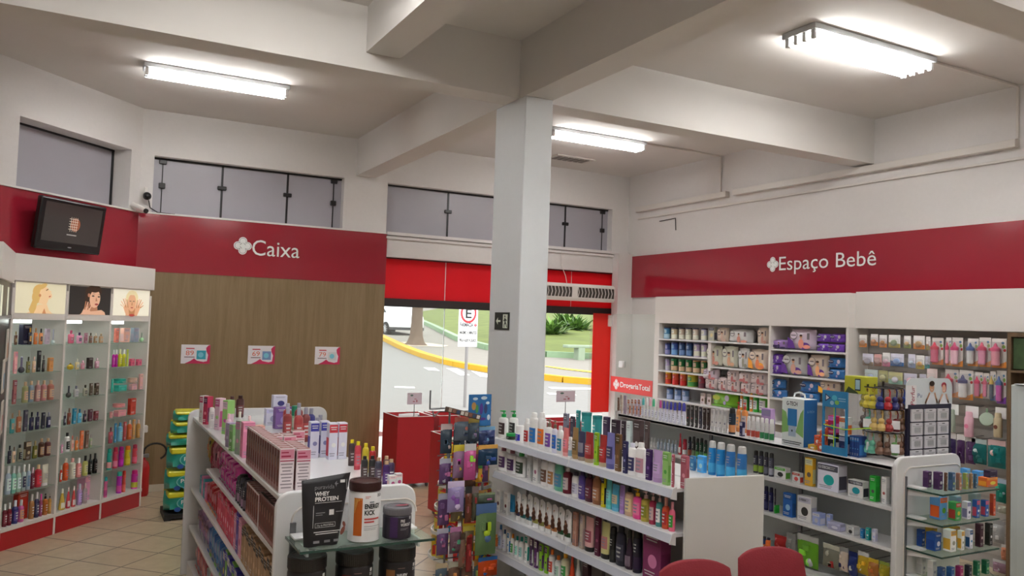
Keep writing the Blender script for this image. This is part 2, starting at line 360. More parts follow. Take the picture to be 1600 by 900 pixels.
SHELFDATA = """@p16 -0.445 7.827 49.68 1.680
g 0.068 0.03 0.028 0.013 0.114 643:a96
x 0.182 0.03 0.092 0.046 0.173 113:113:224
g 0.197 0.01 0.035 0.016 0.146 223:da4
g 0.279 0.03 0.034 0.015 0.142 e84:c96
g 0.338 0.03 0.037 0.017 0.138 e95:333
x 0.413 0.03 0.043 0.022 0.137 cbc:bab
o 0.488 0.03 0.036 0.032 0.133 cdd:bbc
@p15 -0.445 7.827 49.68 1.440
x 0.079 0.03 0.030 0.015 0.184 fbb:e9a
o 0.163 0.03 0.054 0.048 0.136 334:99b
g 0.218 0.03 0.035 0.016 0.134 885:554
g 0.279 0.03 0.033 0.015 0.137 db9:fdc
x 0.364 0.06 0.034 0.017 0.183 222:333
g 0.383 0.03 0.026 0.012 0.144 222:544
x 0.468 0.03 0.048 0.024 0.122 d95:c84
@p14 -0.445 7.827 49.68 1.187
x 0.089 0.03 0.032 0.016 0.199 a66:845
b 0.218 0.03 0.047 0.047 0.178 aa7:db9
b 0.280 0.03 0.044 0.044 0.179 89a:db9
b 0.352 0.03 0.046 0.046 0.180 b88:dba
b 0.422 0.03 0.047 0.047 0.178 c88:db9
b 0.506 0.03 0.056 0.056 0.173 b76:db9
@p13 -0.445 7.827 49.68 0.945
g 0.086 0.03 0.039 0.018 0.170 499:ca8
g 0.156 0.03 0.045 0.020 0.183 a64:db9
x 0.224 0.03 0.036 0.018 0.181 445:556
g 0.291 0.03 0.041 0.018 0.155 224:223
g 0.354 0.03 0.037 0.017 0.152 224:336
x 0.419 0.03 0.033 0.017 0.142 223:224
g 0.483 0.03 0.042 0.019 0.135 224:bbc
@p12 -0.445 7.827 49.68 0.697
g 0.075 0.03 0.030 0.014 0.148 334:223
g 0.121 0.03 0.028 0.013 0.133 fdb:a98
b 0.194 0.03 0.040 0.040 0.140 998:222
x 0.269 0.03 0.057 0.028 0.155 543:cb9
g 0.348 0.03 0.044 0.020 0.150 662:cb8
b 0.432 0.03 0.047 0.047 0.162 532:ca8
b 0.509 0.03 0.053 0.053 0.154 633:ca8
@p11 -0.445 7.827 49.68 0.440
h 0.093 0.03 0.046 0.046 0.235 bcd:eee:dee
h 0.148 0.03 0.042 0.042 0.226 8cb:eee:dfe
h 0.200 0.03 0.039 0.039 0.217 bdc:eee:eff
h 0.252 0.03 0.037 0.037 0.220 bcc:eee:335
h 0.303 0.03 0.037 0.037 0.217 bcd:fff:79b
h 0.347 0.03 0.033 0.033 0.179 734:ecd:845
b 0.420 0.03 0.055 0.055 0.193 c34:fda:e45
t 0.489 0.03 0.064 0.039 0.185 ddc:eee:ccb
@p10 -0.445 7.827 49.68 0.180
h 0.076 0.03 0.036 0.036 0.183 723:fff:945
h 0.123 0.03 0.035 0.035 0.186 823:fff:834
h 0.186 0.03 0.047 0.047 0.193 448:eef:65a
h 0.249 0.03 0.047 0.047 0.183 d6a:fff:ea8
x 0.321 0.10 0.109 0.054 0.237 c32:b43
h 0.361 0.03 0.043 0.043 0.208 b85:eee:a74
h 0.414 0.03 0.038 0.038 0.218 446:eee:557
h 0.455 0.03 0.028 0.028 0.194 a57:e4a:958
q 0.513 0.03 0.042 0.042 0.186 c73:222:b62
q 0.569 0.03 0.039 0.039 0.176 da5:222:eb6
@p26 -0.445 7.827 49.68 1.680
g 0.697 0.03 0.058 0.026 0.122 d68:b57
g 0.801 0.03 0.055 0.025 0.101 eac:536
x 0.879 0.03 0.031 0.016 0.096 a78:956
g 0.941 0.03 0.035 0.016 0.095 865:543
g 1.007 0.03 0.040 0.018 0.092 a86:ccb
g 1.083 0.03 0.047 0.021 0.089 b97:a97
@p25 -0.445 7.827 49.68 1.440
o 0.728 0.03 0.063 0.057 0.059 db3:b92
g 0.788 0.03 0.042 0.019 0.097 dc9:ffe
g 0.859 0.03 0.043 0.019 0.079 d9a:ebc
x 0.955 0.03 0.059 0.029 0.106 322:433
g 1.047 0.03 0.048 0.022 0.095 b89:ecd
@p24 -0.445 7.827 49.68 1.187
o 0.718 0.03 0.050 0.045 0.107 333:556
g 0.798 0.03 0.053 0.024 0.105 bbb:889
g 0.913 0.03 0.051 0.023 0.106 aa9:443
x 0.985 0.03 0.033 0.017 0.115 543:765
x 1.061 0.03 0.044 0.022 0.112 432:876
@p23 -0.445 7.827 49.68 0.945
g 0.670 0.03 0.025 0.011 0.120 334:aab
g 0.723 0.03 0.037 0.017 0.149 843:865
x 0.789 0.03 0.037 0.019 0.140 39b:28a
g 0.856 0.03 0.041 0.019 0.129 6bd:28a
g 0.921 0.03 0.035 0.016 0.109 334:867
x 0.994 0.03 0.044 0.022 0.111 634:523
x 1.073 0.03 0.046 0.023 0.090 733:945
@p22 -0.445 7.827 49.68 0.697
g 0.656 0.03 0.022 0.010 0.108 eac:fee
b 0.735 0.03 0.049 0.049 0.173 eee:222
g 0.781 0.03 0.034 0.015 0.140 ecb:f98
g 0.837 0.03 0.033 0.015 0.124 e84:fca
x 0.898 0.03 0.035 0.017 0.171 e74:f96
x 0.965 0.03 0.037 0.019 0.163 865:754
g 1.018 0.03 0.030 0.014 0.119 9a8:cbb
@p21 -0.445 7.827 49.68 0.440
h 0.667 0.03 0.020 0.020 0.145 d43:eee
b 0.737 0.03 0.049 0.049 0.196 d52:edc:e63
b 0.823 0.03 0.055 0.055 0.182 ddc:fbb:eed
h 0.899 0.03 0.048 0.048 0.178 e99:fff:fbb
h 0.983 0.03 0.049 0.049 0.186 cc7:222:dd9
h 1.038 0.03 0.032 0.032 0.190 222:222:333
h 1.108 0.03 0.044 0.044 0.187 222:333:322
@p20 -0.445 7.827 49.68 0.180
n 0.715 0.03 0.062 0.049 0.188 db5:eed
n 0.782 0.03 0.043 0.034 0.193 c45:edd
n 0.849 0.03 0.044 0.035 0.188 d55:edd
h 0.930 0.03 0.046 0.046 0.192 b9c:ccd:cae
h 0.997 0.03 0.043 0.043 0.188 baa:caa:cab
x 1.180 0.12 0.193 0.096 0.232 eac:fbc
@p36 -0.445 7.827 49.68 1.680
x 1.299 0.03 0.049 0.024 0.139 e87:f98
x 1.437 0.03 0.088 0.044 0.142 eba:dbb
x 1.580 0.03 0.078 0.039 0.143 9ab:aab
o 1.692 0.03 0.046 0.042 0.096 ada:bcb
@p35 -0.445 7.827 49.68 1.440
h 1.278 0.03 0.029 0.029 0.167 c2a:fff:d4b
h 1.318 0.03 0.027 0.027 0.166 c2a:fff:b3a
h 1.374 0.03 0.035 0.035 0.171 cc3:ffc:dd4
h 1.434 0.03 0.037 0.037 0.170 dd4:fff:cc3
x 1.468 0.03 0.020 0.010 0.169 cd5:bc5
x 1.551 0.03 0.056 0.028 0.070 e68:c57
x 1.658 0.03 0.060 0.030 0.066 e68:c57
@p34 -0.445 7.827 49.68 1.195
x 1.269 0.03 0.022 0.011 0.128 3ba:5cb
x 1.419 0.03 0.118 0.059 0.059 3ba:4cb
j 1.453 0.04 0.115 0.115 0.043 3cb:2a9 0.075
x 1.595 0.03 0.081 0.041 0.059 ebb:dab
j 1.630 0.04 0.090 0.090 0.046 ecb:dba 0.070
x 1.700 0.03 0.045 0.022 0.156 ebb:eba
@p33 -0.445 7.827 49.68 0.945
x 1.279 0.03 0.031 0.016 0.061 eaa:d99
x 1.432 0.03 0.117 0.058 0.059 eaa:e9a
j 1.458 0.04 0.112 0.112 0.037 faa:e99 0.085
x 1.593 0.03 0.078 0.039 0.163 c43:b32
@p32 -0.445 7.827 49.68 0.697
g 1.291 0.03 0.047 0.021 0.157 b56:956
x 1.353 0.03 0.026 0.013 0.189 38b:29b
b 1.443 0.03 0.050 0.050 0.183 7bd:38b:8cd
x 1.490 0.03 0.030 0.015 0.187 b44:c55
b 1.579 0.03 0.048 0.048 0.192 d63:edc:e85
x 1.625 0.03 0.031 0.015 0.196 da6:c96
b 1.714 0.03 0.045 0.045 0.179 c95:dba:da6
@p31 -0.445 7.827 49.68 0.440
s 1.306 0.03 0.045 0.045 0.204 3ba:2a9:eaa
s 1.396 0.03 0.049 0.049 0.204 d46:b24:e8a
s 1.480 0.03 0.050 0.050 0.202 c2a:a18:d3c
s 1.581 0.03 0.056 0.056 0.190 dc2:e72:ed4
s 1.685 0.03 0.049 0.049 0.190 e56:b35:f79
@p30 -0.445 7.827 49.68 0.180
s 1.269 0.03 0.031 0.031 0.196 e7a:3bb:c59
s 1.475 0.03 0.052 0.052 0.211 b3b:4cb:d5a
s 1.532 0.03 0.036 0.036 0.211 d54:c32:e76
s 1.712 0.03 0.063 0.063 0.187 d3a:d28:cc4
@l4 2.81 5.4 -88.25 1.140
p 0.004 0.03 0.100 0.061 0.206 fff:2a5:433
p 0.007 0.12 0.093 0.056 0.199 fff:2a5:333
j 0.096 0.04 0.078 0.078 0.043 343:2a5:232
j 0.246 0.03 0.066 0.066 0.119 fff:fff:33b
f 0.365 0.03 0.064 0.037 0.184 fff:fff:c33
f 0.446 0.03 0.093 0.053 0.236 fff:fff:38d
f 0.554 0.03 0.090 0.049 0.247 fff:fff:f83
p 0.649 0.03 0.075 0.045 0.215 fff:876:85b
p 0.730 0.03 0.055 0.033 0.214 eef:765:37d
f 0.795 0.03 0.061 0.034 0.189 fff:eee:49b
t 0.863 0.03 0.056 0.034 0.184 e88:fbb:f9a
s 0.920 0.03 0.028 0.028 0.132 fff:eee:9bc
t 0.971 0.03 0.061 0.037 0.202 a85:ca7:764
t 1.039 0.03 0.069 0.042 0.185 446:ba9:99a
t 1.117 0.03 0.081 0.049 0.188 a33:ba8:c66
x 1.215 0.03 0.034 0.018 0.199 ad3:8b2:6a2
t 1.268 0.03 0.066 0.041 0.191 b33:cb9:c44
t 1.342 0.03 0.072 0.043 0.218 88c:66a:447
x 1.434 0.03 0.042 0.021 0.220 753:542:975
x 1.504 0.03 0.031 0.017 0.188 336:225:99c
f 1.555 0.03 0.063 0.039 0.186 fff:eef:336
f 1.629 0.03 0.081 0.046 0.195 fff:fff:c9a
x 1.717 0.03 0.040 0.021 0.174 426:315:86a
t 1.777 0.03 0.073 0.045 0.176 cad:b9c:dbe
x 1.865 0.03 0.046 0.023 0.181 9c7:7b5:5a4
x 1.926 0.03 0.016 0.008 0.175 b67:a56:eab
@l4b 2.81 5.4 -88.25 1.140
x 1.978 0.06 0.046 0.023 0.178 b67:a56:eab
@l3 2.81 5.4 -88.25 0.900
p 0.022 0.03 0.104 0.062 0.191 fff:a67:536
p 0.148 0.03 0.109 0.066 0.192 fff:a67:536
p 0.278 0.03 0.114 0.068 0.192 fff:3a4:343
x 0.426 0.03 0.041 0.021 0.189 ddd:ccc:bbb
x 0.519 0.03 0.059 0.030 0.193 eee:ddd:a68
f 0.610 0.03 0.081 0.045 0.196 fff:865:754
f 0.698 0.03 0.075 0.042 0.199 fff:865:b85
f 0.786 0.03 0.094 0.053 0.198 7ca:eee:59b
q 0.876 0.03 0.065 0.065 0.186 723:fff:dcc
f 0.986 0.03 0.072 0.040 0.157 fff:334:ccd
f 1.061 0.03 0.068 0.038 0.172 549:436:659
f 1.136 0.03 0.072 0.039 0.171 523:412:734
f 1.215 0.03 0.075 0.041 0.185 964:a75:b86
x 1.301 0.03 0.030 0.015 0.195 ed2:223:bb2
t 1.347 0.03 0.048 0.031 0.184 6cc:7dd:8dd
t 1.406 0.03 0.064 0.041 0.157 5bd:7ce:dca
t 1.478 0.03 0.043 0.028 0.163 a8c:b9d:b9d
p 1.535 0.03 0.066 0.043 0.181 db9:222:eda
p 1.611 0.03 0.069 0.041 0.166 f5a:fc3:f8b
q 1.678 0.03 0.054 0.054 0.170 cb5:fdd:993
q 1.746 0.03 0.043 0.043 0.172 b35:fdd:dbb
q 1.803 0.03 0.041 0.041 0.177 5aa:fdd:fff
h 1.856 0.03 0.043 0.043 0.170 e64:fba:c33
h 1.912 0.03 0.035 0.035 0.155 f79:fab:4a4
@l2 2.81 5.4 -88.25 0.595
x 0.012 0.03 0.056 0.028 0.156 eee:ddd:635
x 0.125 0.03 0.052 0.026 0.164 eee:ddd:734
t 0.110 0.07 0.078 0.047 0.140 4ad:fff:39c
l 0.290 0.03 0.053 0.032 0.199 fff:fff:446
l 0.355 0.03 0.070 0.042 0.197 fff:fff:377
l 0.437 0.03 0.069 0.041 0.211 fff:fff:478
l 0.520 0.03 0.070 0.042 0.208 fff:fff:aa5
l 0.602 0.03 0.066 0.040 0.210 fff:fff:995
l 0.681 0.03 0.067 0.040 0.210 fff:fff:c85
l 0.760 0.03 0.066 0.040 0.207 fff:fff:c85
l 0.838 0.03 0.067 0.040 0.210 fff:fff:364
l 0.916 0.03 0.071 0.042 0.210 fff:fff:353
x 1.012 0.03 0.043 0.021 0.211 c98:b87:dba
x 1.087 0.03 0.033 0.018 0.211 cba:baa:dcb
t 1.146 0.03 0.079 0.053 0.208 ebb:222:a56
x 1.254 0.03 0.041 0.021 0.233 624:513:a57
t 1.316 0.03 0.077 0.048 0.218 dd9:222:c88
s 1.393 0.03 0.046 0.046 0.210 222:222:333
f 1.468 0.03 0.082 0.045 0.222 223:112:445
n 1.544 0.03 0.063 0.051 0.226 434:222:878
s 1.616 0.03 0.054 0.054 0.250 223:222:324
x 1.770 0.03 0.150 0.075 0.264 836:725:d8b
@l1 2.81 5.4 -88.25 0.330
h -0.029 0.03 0.038 0.038 0.086 e84:fa5:f95
b 0.038 0.03 0.038 0.038 0.171 eef:48c:9bd
b 0.105 0.03 0.032 0.032 0.153 fff:36a:eef
x 0.179 0.03 0.028 0.014 0.150 fff:38c:49c
b 0.220 0.03 0.035 0.035 0.148 fff:f92:5a5
b 0.282 0.03 0.035 0.035 0.149 fff:2a9:aed
b 0.341 0.03 0.040 0.040 0.157 fff:2a9:add
x 0.430 0.03 0.037 0.018 0.188 fff:2a9:5ba
x 0.497 0.03 0.026 0.013 0.185 536:fff:869
x 0.556 0.03 0.032 0.016 0.186 637:fff:96a
x 0.621 0.03 0.033 0.016 0.175 9d3:647:537
x 0.687 0.03 0.033 0.017 0.179 9d3:647:537
b 0.734 0.03 0.046 0.046 0.170 fff:f83:d54
b 0.807 0.03 0.049 0.049 0.147 fff:f83:bdc
b 0.885 0.03 0.056 0.056 0.187 eec:fb3:4a5
n 0.976 0.03 0.049 0.039 0.197 e53:e42:f75
n 1.041 0.03 0.054 0.043 0.208 ddd:ccc:eee
x 1.143 0.03 0.060 0.030 0.208 312:423:645
@lb 2.81 5.4 -88.25 1.140
x 0.323 0.40 0.047 0.023 0.209 889:667:aab
x 0.409 0.40 0.040 0.020 0.195 445:334:667
x 0.480 0.40 0.035 0.018 0.246 399:288:5bb
c 0.540 0.40 0.077 0.077 0.239 399:288:4aa
c 0.675 0.40 0.070 0.070 0.234 399:288:4aa
x 0.814 0.40 0.053 0.026 0.242 435:324:546
x 0.914 0.40 0.062 0.031 0.234 323:212:434
x 1.009 0.40 0.032 0.016 0.238 323:212:434
x 1.068 0.40 0.039 0.019 0.240 dee:cdd:9ab
x 1.153 0.40 0.069 0.035 0.259 544:433:eee
x 1.251 0.40 0.034 0.017 0.262 544:433:655
@lc 2.81 5.4 -88.25 1.140
x 1.568 0.50 0.038 0.019 0.090 48b:37a:9cd
x 1.641 0.50 0.057 0.028 0.101 5bf:4ae:ade
s 1.717 0.50 0.046 0.046 0.200 28c:ccc:4ad
s 1.785 0.50 0.052 0.052 0.199 28c:ccc:4ad
s 1.862 0.50 0.054 0.054 0.199 37b:ccc:4ad
s 1.948 0.50 0.057 0.057 0.199 37b:ccc:4ad
@r4 4.47 6.15 -90 1.200
x -0.050 0.03 0.021 0.011 0.141 865:754:ca9
x -0.006 0.03 0.029 0.014 0.174 dcb:cba:eed
x 0.051 0.03 0.031 0.016 0.174 bab:a9a:cbb
x 0.112 0.03 0.029 0.015 0.142 cbb:b63:445
x 0.166 0.03 0.028 0.014 0.147 cbb:b63:445
x 0.216 0.03 0.028 0.014 0.152 cbc:b63:36a
x 0.266 0.03 0.031 0.015 0.157 cbc:b63:445
r 0.314 0.03 0.027 0.027 0.176 ddd:5bb:eef
r 0.364 0.03 0.027 0.027 0.181 ddd:eee:eef
r 0.413 0.03 0.027 0.027 0.180 ddd:fcd:eef
r 0.461 0.03 0.027 0.027 0.181 ddd:5c9:eef
r 0.511 0.03 0.026 0.026 0.181 ddd:eee:eef
r 0.557 0.03 0.025 0.025 0.177 dde:d5a:eef
r 0.603 0.03 0.026 0.026 0.175 dde:55b:eef
r 0.648 0.03 0.026 0.026 0.176 dde:66b:eef
r 0.694 0.03 0.030 0.030 0.177 dde:44a:eef
r 0.746 0.03 0.032 0.032 0.178 dde:44a:eef
r 0.804 0.03 0.032 0.032 0.184 dde:44a:eef
r 0.858 0.03 0.036 0.036 0.185 dde:55b:eef
x 0.928 0.03 0.030 0.015 0.172 333:222:a44
x 0.978 0.03 0.028 0.014 0.176 333:222:a55
x 1.028 0.03 0.029 0.014 0.175 333:222:586
x 1.078 0.03 0.027 0.013 0.173 334:223:668
x 1.125 0.03 0.027 0.014 0.170 322:211:443
x 1.172 0.03 0.028 0.014 0.173 322:211:443
x 1.219 0.03 0.027 0.014 0.172 ddd:ccc:889
x 1.265 0.03 0.027 0.013 0.176 ddd:ccc:889
x 1.311 0.03 0.029 0.014 0.179 ddd:ccc:889
x 1.360 0.03 0.034 0.017 0.181 ddd:ccc:889
s 1.416 0.03 0.052 0.052 0.201 234:222:c85
X 1.536 0.03 0.030 0.030 0.107 225:ccd:447
s 1.602 0.03 0.029 0.029 0.161 eee:fff:c54
s 1.647 0.03 0.030 0.030 0.163 eee:fff:c54
s 1.691 0.03 0.032 0.032 0.163 eee:fff:c54
s 1.738 0.03 0.030 0.030 0.163 eee:fff:385
s 1.782 0.03 0.031 0.031 0.164 eee:fff:385
s 1.829 0.03 0.037 0.037 0.163 eee:fff:385
@r4b 4.47 6.15 -90 1.200
p 1.320 0.20 0.042 0.025 0.235 e95:c43:fb7
p 1.384 0.20 0.061 0.036 0.235 e95:c43:dcc
x 1.623 0.20 0.096 0.048 0.218 b9c:98b:eed
@r3a 4.47 6.15 -90 0.950
o 0.448 0.03 0.026 0.023 0.089 eee:fff
o 0.493 0.03 0.025 0.022 0.091 eee:fff
g 0.549 0.03 0.026 0.011 0.092 9ab:bcd
g 0.595 0.03 0.025 0.011 0.096 9ab:bcd
g 0.641 0.03 0.028 0.012 0.099 9ab:bcd
g 0.690 0.03 0.027 0.012 0.103 9ab:bcd
g 0.737 0.03 0.028 0.013 0.106 9ab:bcd
g 0.783 0.03 0.026 0.012 0.109 9ab:bcd
n 0.827 0.03 0.036 0.028 0.176 c34:b23:fff
s 0.880 0.03 0.036 0.036 0.136 b34:a23:eee
s 0.945 0.03 0.030 0.030 0.164 334:222:a54
s 0.994 0.03 0.030 0.030 0.172 333:222:786
s 1.040 0.03 0.029 0.029 0.165 243:222:6a5
s 1.088 0.03 0.030 0.030 0.174 243:222:586
s 1.136 0.03 0.029 0.029 0.165 243:222:6a5
@r3 4.47 6.15 -90 0.950
s 1.680 0.03 0.036 0.036 0.164 445:222:9b4
s 1.733 0.03 0.035 0.035 0.168 445:222:9b4
s 1.784 0.03 0.033 0.033 0.168 445:333:778
s 1.833 0.03 0.035 0.035 0.167 556:333:bbc
x 1.930 0.03 0.105 0.052 0.083 eee:6b4:333
x 2.078 0.03 0.070 0.035 0.073 eee:c43:d55
x 2.188 0.03 0.069 0.034 0.193 eb3:dda:654
x 2.349 0.03 0.173 0.087 0.175 eef:556:2bb
x 2.568 0.03 0.116 0.058 0.109 eee:445:2ab
X 2.697 0.03 0.044 0.044 0.162 3b4:2a3:555
X 2.777 0.03 0.036 0.036 0.170 eee:ddd:a55
@r2 4.47 6.15 -90 0.700
f 1.717 0.03 0.044 0.024 0.173 eee:222:779
s 1.791 0.03 0.033 0.033 0.172 225:113:447
s 1.839 0.03 0.031 0.031 0.174 225:113:447
s 1.885 0.03 0.013 0.013 0.172 223:112:445
X 1.898 0.02 0.013 0.042 0.055 3b4:2a3:2a3
x 2.006 0.03 0.084 0.042 0.165 26b:259:9ce
x 2.154 0.03 0.120 0.060 0.174 eee:ccd:333
X 2.257 0.03 0.062 0.062 0.082 abe:dde:ccd
X 2.326 0.07 0.030 0.030 0.086 abe:dde:ccd
x 2.406 0.03 0.103 0.052 0.047 bbd:ddf:eef
X 2.534 0.03 0.055 0.055 0.058 ddd:eee:333
X 2.621 0.03 0.022 0.022 0.061 28c:17b:5ad
X 2.664 0.03 0.023 0.023 0.077 2aa:198:eee
X 2.710 0.03 0.023 0.023 0.080 dde:cce:abe
@w1 6.9 8.6 -90 1.865
c 0.033 0.05 0.091 0.091 0.153 48b:336:bde
c 0.184 0.05 0.092 0.092 0.149 cb9:446:eed
c 0.337 0.05 0.083 0.083 0.152 cba:446:eed
c 0.470 0.05 0.085 0.085 0.152 ccb:446:eed
c 0.608 0.05 0.076 0.076 0.154 dcb:446:eed
c 0.763 0.05 0.085 0.085 0.153 ccd:446:eed
x 0.934 0.05 0.100 0.050 0.177 bba:556:dc9
@w1r 6.9 8.6 -90 1.850
k 1.123 0.04 0.177 0.089 0.187 dcb:cba:dba
k 1.393 0.04 0.358 0.179 0.171 ddd:cba:d98
k 1.782 0.04 0.158 0.071 0.202 dcb:cba:c98
@w2 6.9 8.6 -90 1.655
c 0.060 0.05 0.080 0.080 0.153 459:336:99c
c 0.194 0.05 0.095 0.095 0.166 46b:336:7ad
c 0.350 0.05 0.086 0.086 0.168 358:336:79c
c 0.487 0.05 0.090 0.090 0.173 358:336:68b
c 0.636 0.05 0.089 0.089 0.172 cbd:446:eed
c 0.774 0.05 0.079 0.079 0.171 cbd:446:eed
@w2r 6.9 8.6 -90 1.555
k 0.972 0.04 0.252 0.113 0.259 ddc:cba:d98
k 1.244 0.04 0.241 0.109 0.260 ddc:cba:da8
k 1.485 0.04 0.164 0.075 0.249 ddd:bba:998
k 1.706 0.04 0.271 0.123 0.244 edc:fa3:e85
@w3 6.9 8.6 -90 1.445
c 0.074 0.05 0.066 0.066 0.150 bad:99b:ccd
c 0.196 0.05 0.096 0.096 0.159 274:385:db9
c 0.353 0.05 0.083 0.083 0.162 274:385:db9
c 0.491 0.05 0.085 0.085 0.162 274:385:db9
c 0.629 0.05 0.096 0.096 0.161 374:c96:db9
c 0.779 0.05 0.078 0.078 0.163 374:c96:db9
@w4 6.9 8.6 -90 1.265
c 0.085 0.05 0.088 0.088 0.156 e93:ec3:d43
c 0.230 0.05 0.094 0.094 0.155 d64:eb4:d33
c 0.384 0.05 0.088 0.088 0.160 d64:eb4:d33
c 0.536 0.05 0.137 0.137 0.154 cc4:db3:5a5
c 0.740 0.05 0.088 0.088 0.147 a45:b56:745
@w4r 6.9 8.6 -90 1.266
k 0.947 0.03 0.196 0.088 0.149 dcc:cbb:b66
k 1.155 0.03 0.147 0.066 0.164 dcc:cbb:b66
k 1.333 0.03 0.190 0.085 0.160 dcc:cbb:b66
k 1.531 0.03 0.144 0.068 0.140 dcc:cbb:b66
k 1.730 0.03 0.248 0.116 0.147 dcc:cbb:b66
@w4s 6.9 8.6 -90 1.381
k 0.924 0.03 0.268 0.121 0.147 dcd:cbb:c77
k 1.321 0.03 0.174 0.078 0.151 dcc:cbb:b66
k 1.513 0.03 0.180 0.081 0.140 dcc:cbb:b66
k 1.733 0.03 0.249 0.112 0.150 dcc:cbb:b66
@w5 6.9 8.6 -90 1.070
c 0.122 0.05 0.090 0.090 0.146 79c:446:bce
c 0.282 0.05 0.094 0.094 0.149 79c:446:bce
c 0.435 0.05 0.093 0.093 0.153 79c:446:bce
x 0.801 0.05 0.073 0.036 0.136 dcc:a98:865
x 0.920 0.05 0.071 0.036 0.138 dcc:a98:754
k 1.149 0.05 0.378 0.170 0.183 8c3:7b3:cd4
f 1.465 0.05 0.040 0.023 0.237 e93:d82:fff
b 1.520 0.05 0.064 0.064 0.236 3a4:d43:ddd
f 1.621 0.05 0.045 0.026 0.243 e93:8c4:fff
b 1.678 0.05 0.063 0.063 0.242 4b4:8c4:ddd
b 1.778 0.05 0.105 0.105 0.258 6b4:8c4:ddd
@v1 6.9 6.63 -90 1.815
k 0.051 0.04 0.269 0.122 0.103 a8c:97b:436
k 0.361 0.04 0.345 0.156 0.231 dcd:639:e98
k 0.658 0.04 0.138 0.064 0.086 74b:63a:436
k 0.825 0.04 0.190 0.089 0.088 74b:63a:436
@v1s 6.9 6.63 -90 1.915
k 0.670 0.04 0.167 0.075 0.090 74b:63a:436
k 0.846 0.04 0.173 0.078 0.091 74b:63a:436
@v2 6.9 6.63 -90 1.535
k 0.021 0.04 0.161 0.078 0.113 74b:63a:436
k 0.262 0.04 0.315 0.154 0.246 ccc:639:da9
k 0.596 0.04 0.248 0.112 0.244 dcb:639:fb8
k 0.837 0.04 0.187 0.084 0.108 37b:26a:225
@v2s 6.9 6.63 -90 1.650
k 0.018 0.04 0.174 0.078 0.107 74b:63a:436
k 0.837 0.04 0.195 0.088 0.108 37b:26a:225
@v3 6.9 6.63 -90 1.270
k 0.048 0.04 0.228 0.103 0.094 37b:26a:225
k 0.488 0.04 0.237 0.107 0.100 37b:26a:225
@v3s 6.9 6.63 -90 1.370
k 0.040 0.04 0.210 0.095 0.107 37b:26a:225
k 0.486 0.04 0.239 0.108 0.118 37b:26a:225
k 0.742 0.04 0.246 0.111 0.144 dcb:fb3:e98
@e1 4.45 2.99 0 1.090
X 0.162 0.15 0.035 0.035 0.098 536:425:eee
X 0.164 0.08 0.038 0.038 0.103 536:425:eee
X 0.160 0.04 0.014 0.014 0.108 643:532:ca8
X 0.211 0.03 0.027 0.027 0.107 468:57a:bc7
X 0.278 0.03 0.024 0.024 0.100 a76:987:dc9
X 0.343 0.03 0.023 0.023 0.094 9a5:a97:dc6
X 0.392 0.03 0.016 0.016 0.091 a86:975:dc9
X 0.433 0.03 0.014 0.014 0.087 468:357:bcc
x 0.597 0.03 0.113 0.057 0.055 e73:fa3:ed5
x 0.610 0.03 0.081 0.041 0.043 324:435:213 0.056
@e1b 4.45 2.99 0 1.090
X 0.499 0.12 0.043 0.043 0.099 5ae:6be:48c
X 0.634 0.12 0.050 0.050 0.075 5ae:6be:48c
@e2 4.45 2.99 0 0.910
X 0.192 0.08 0.067 0.067 0.135 6ae:e62:5a3
X 0.260 0.03 0.050 0.050 0.108 4a5:c43:dc4
X 0.365 0.03 0.036 0.036 0.105 eef:99c:447
X 0.456 0.03 0.030 0.030 0.108 36b:d57:eee
X 0.545 0.03 0.031 0.031 0.101 36b:d57:eee
X 0.620 0.03 0.023 0.023 0.131 c53:b43:e94
@e2b 4.45 2.99 0 0.910
X 0.435 0.14 0.050 0.050 0.109 9bc:8ac:dee
X 0.635 0.14 0.053 0.053 0.111 abb:9bb:dee
@e3 4.45 2.99 0 0.730
X 0.150 0.18 0.034 0.034 0.100 25a:149:eef
X 0.145 0.08 0.060 0.060 0.106 25a:149:eef
X 0.216 0.03 0.053 0.053 0.127 fff:eb4:998
X 0.307 0.03 0.028 0.028 0.115 fff:eb4:998
X 0.390 0.03 0.030 0.030 0.117 eef:259:27b
X 0.494 0.03 0.034 0.034 0.142 534:423:dcc
X 0.589 0.03 0.032 0.032 0.134 333:222:eee
@e3b 4.45 2.99 0 0.730
X 0.245 0.17 0.047 0.047 0.125 da3:c92:eb4
X 0.461 0.17 0.070 0.070 0.091 da3:c92:eb4
@e4 4.45 2.99 0 0.560
X 0.160 0.18 0.035 0.035 0.100 ddd:ccc:99a
X 0.128 0.09 0.035 0.035 0.114 ddd:ccc:99a
X 0.124 0.03 0.032 0.032 0.090 358:247:99c
X 0.211 0.03 0.032 0.032 0.080 36a:259:9ac
X 0.298 0.03 0.032 0.032 0.077 a37:926:d9b
X 0.383 0.03 0.030 0.030 0.070 334:223:99a
X 0.465 0.03 0.029 0.029 0.087 275:164:9c8
X 0.558 0.03 0.033 0.033 0.086 275:164:9c8"""
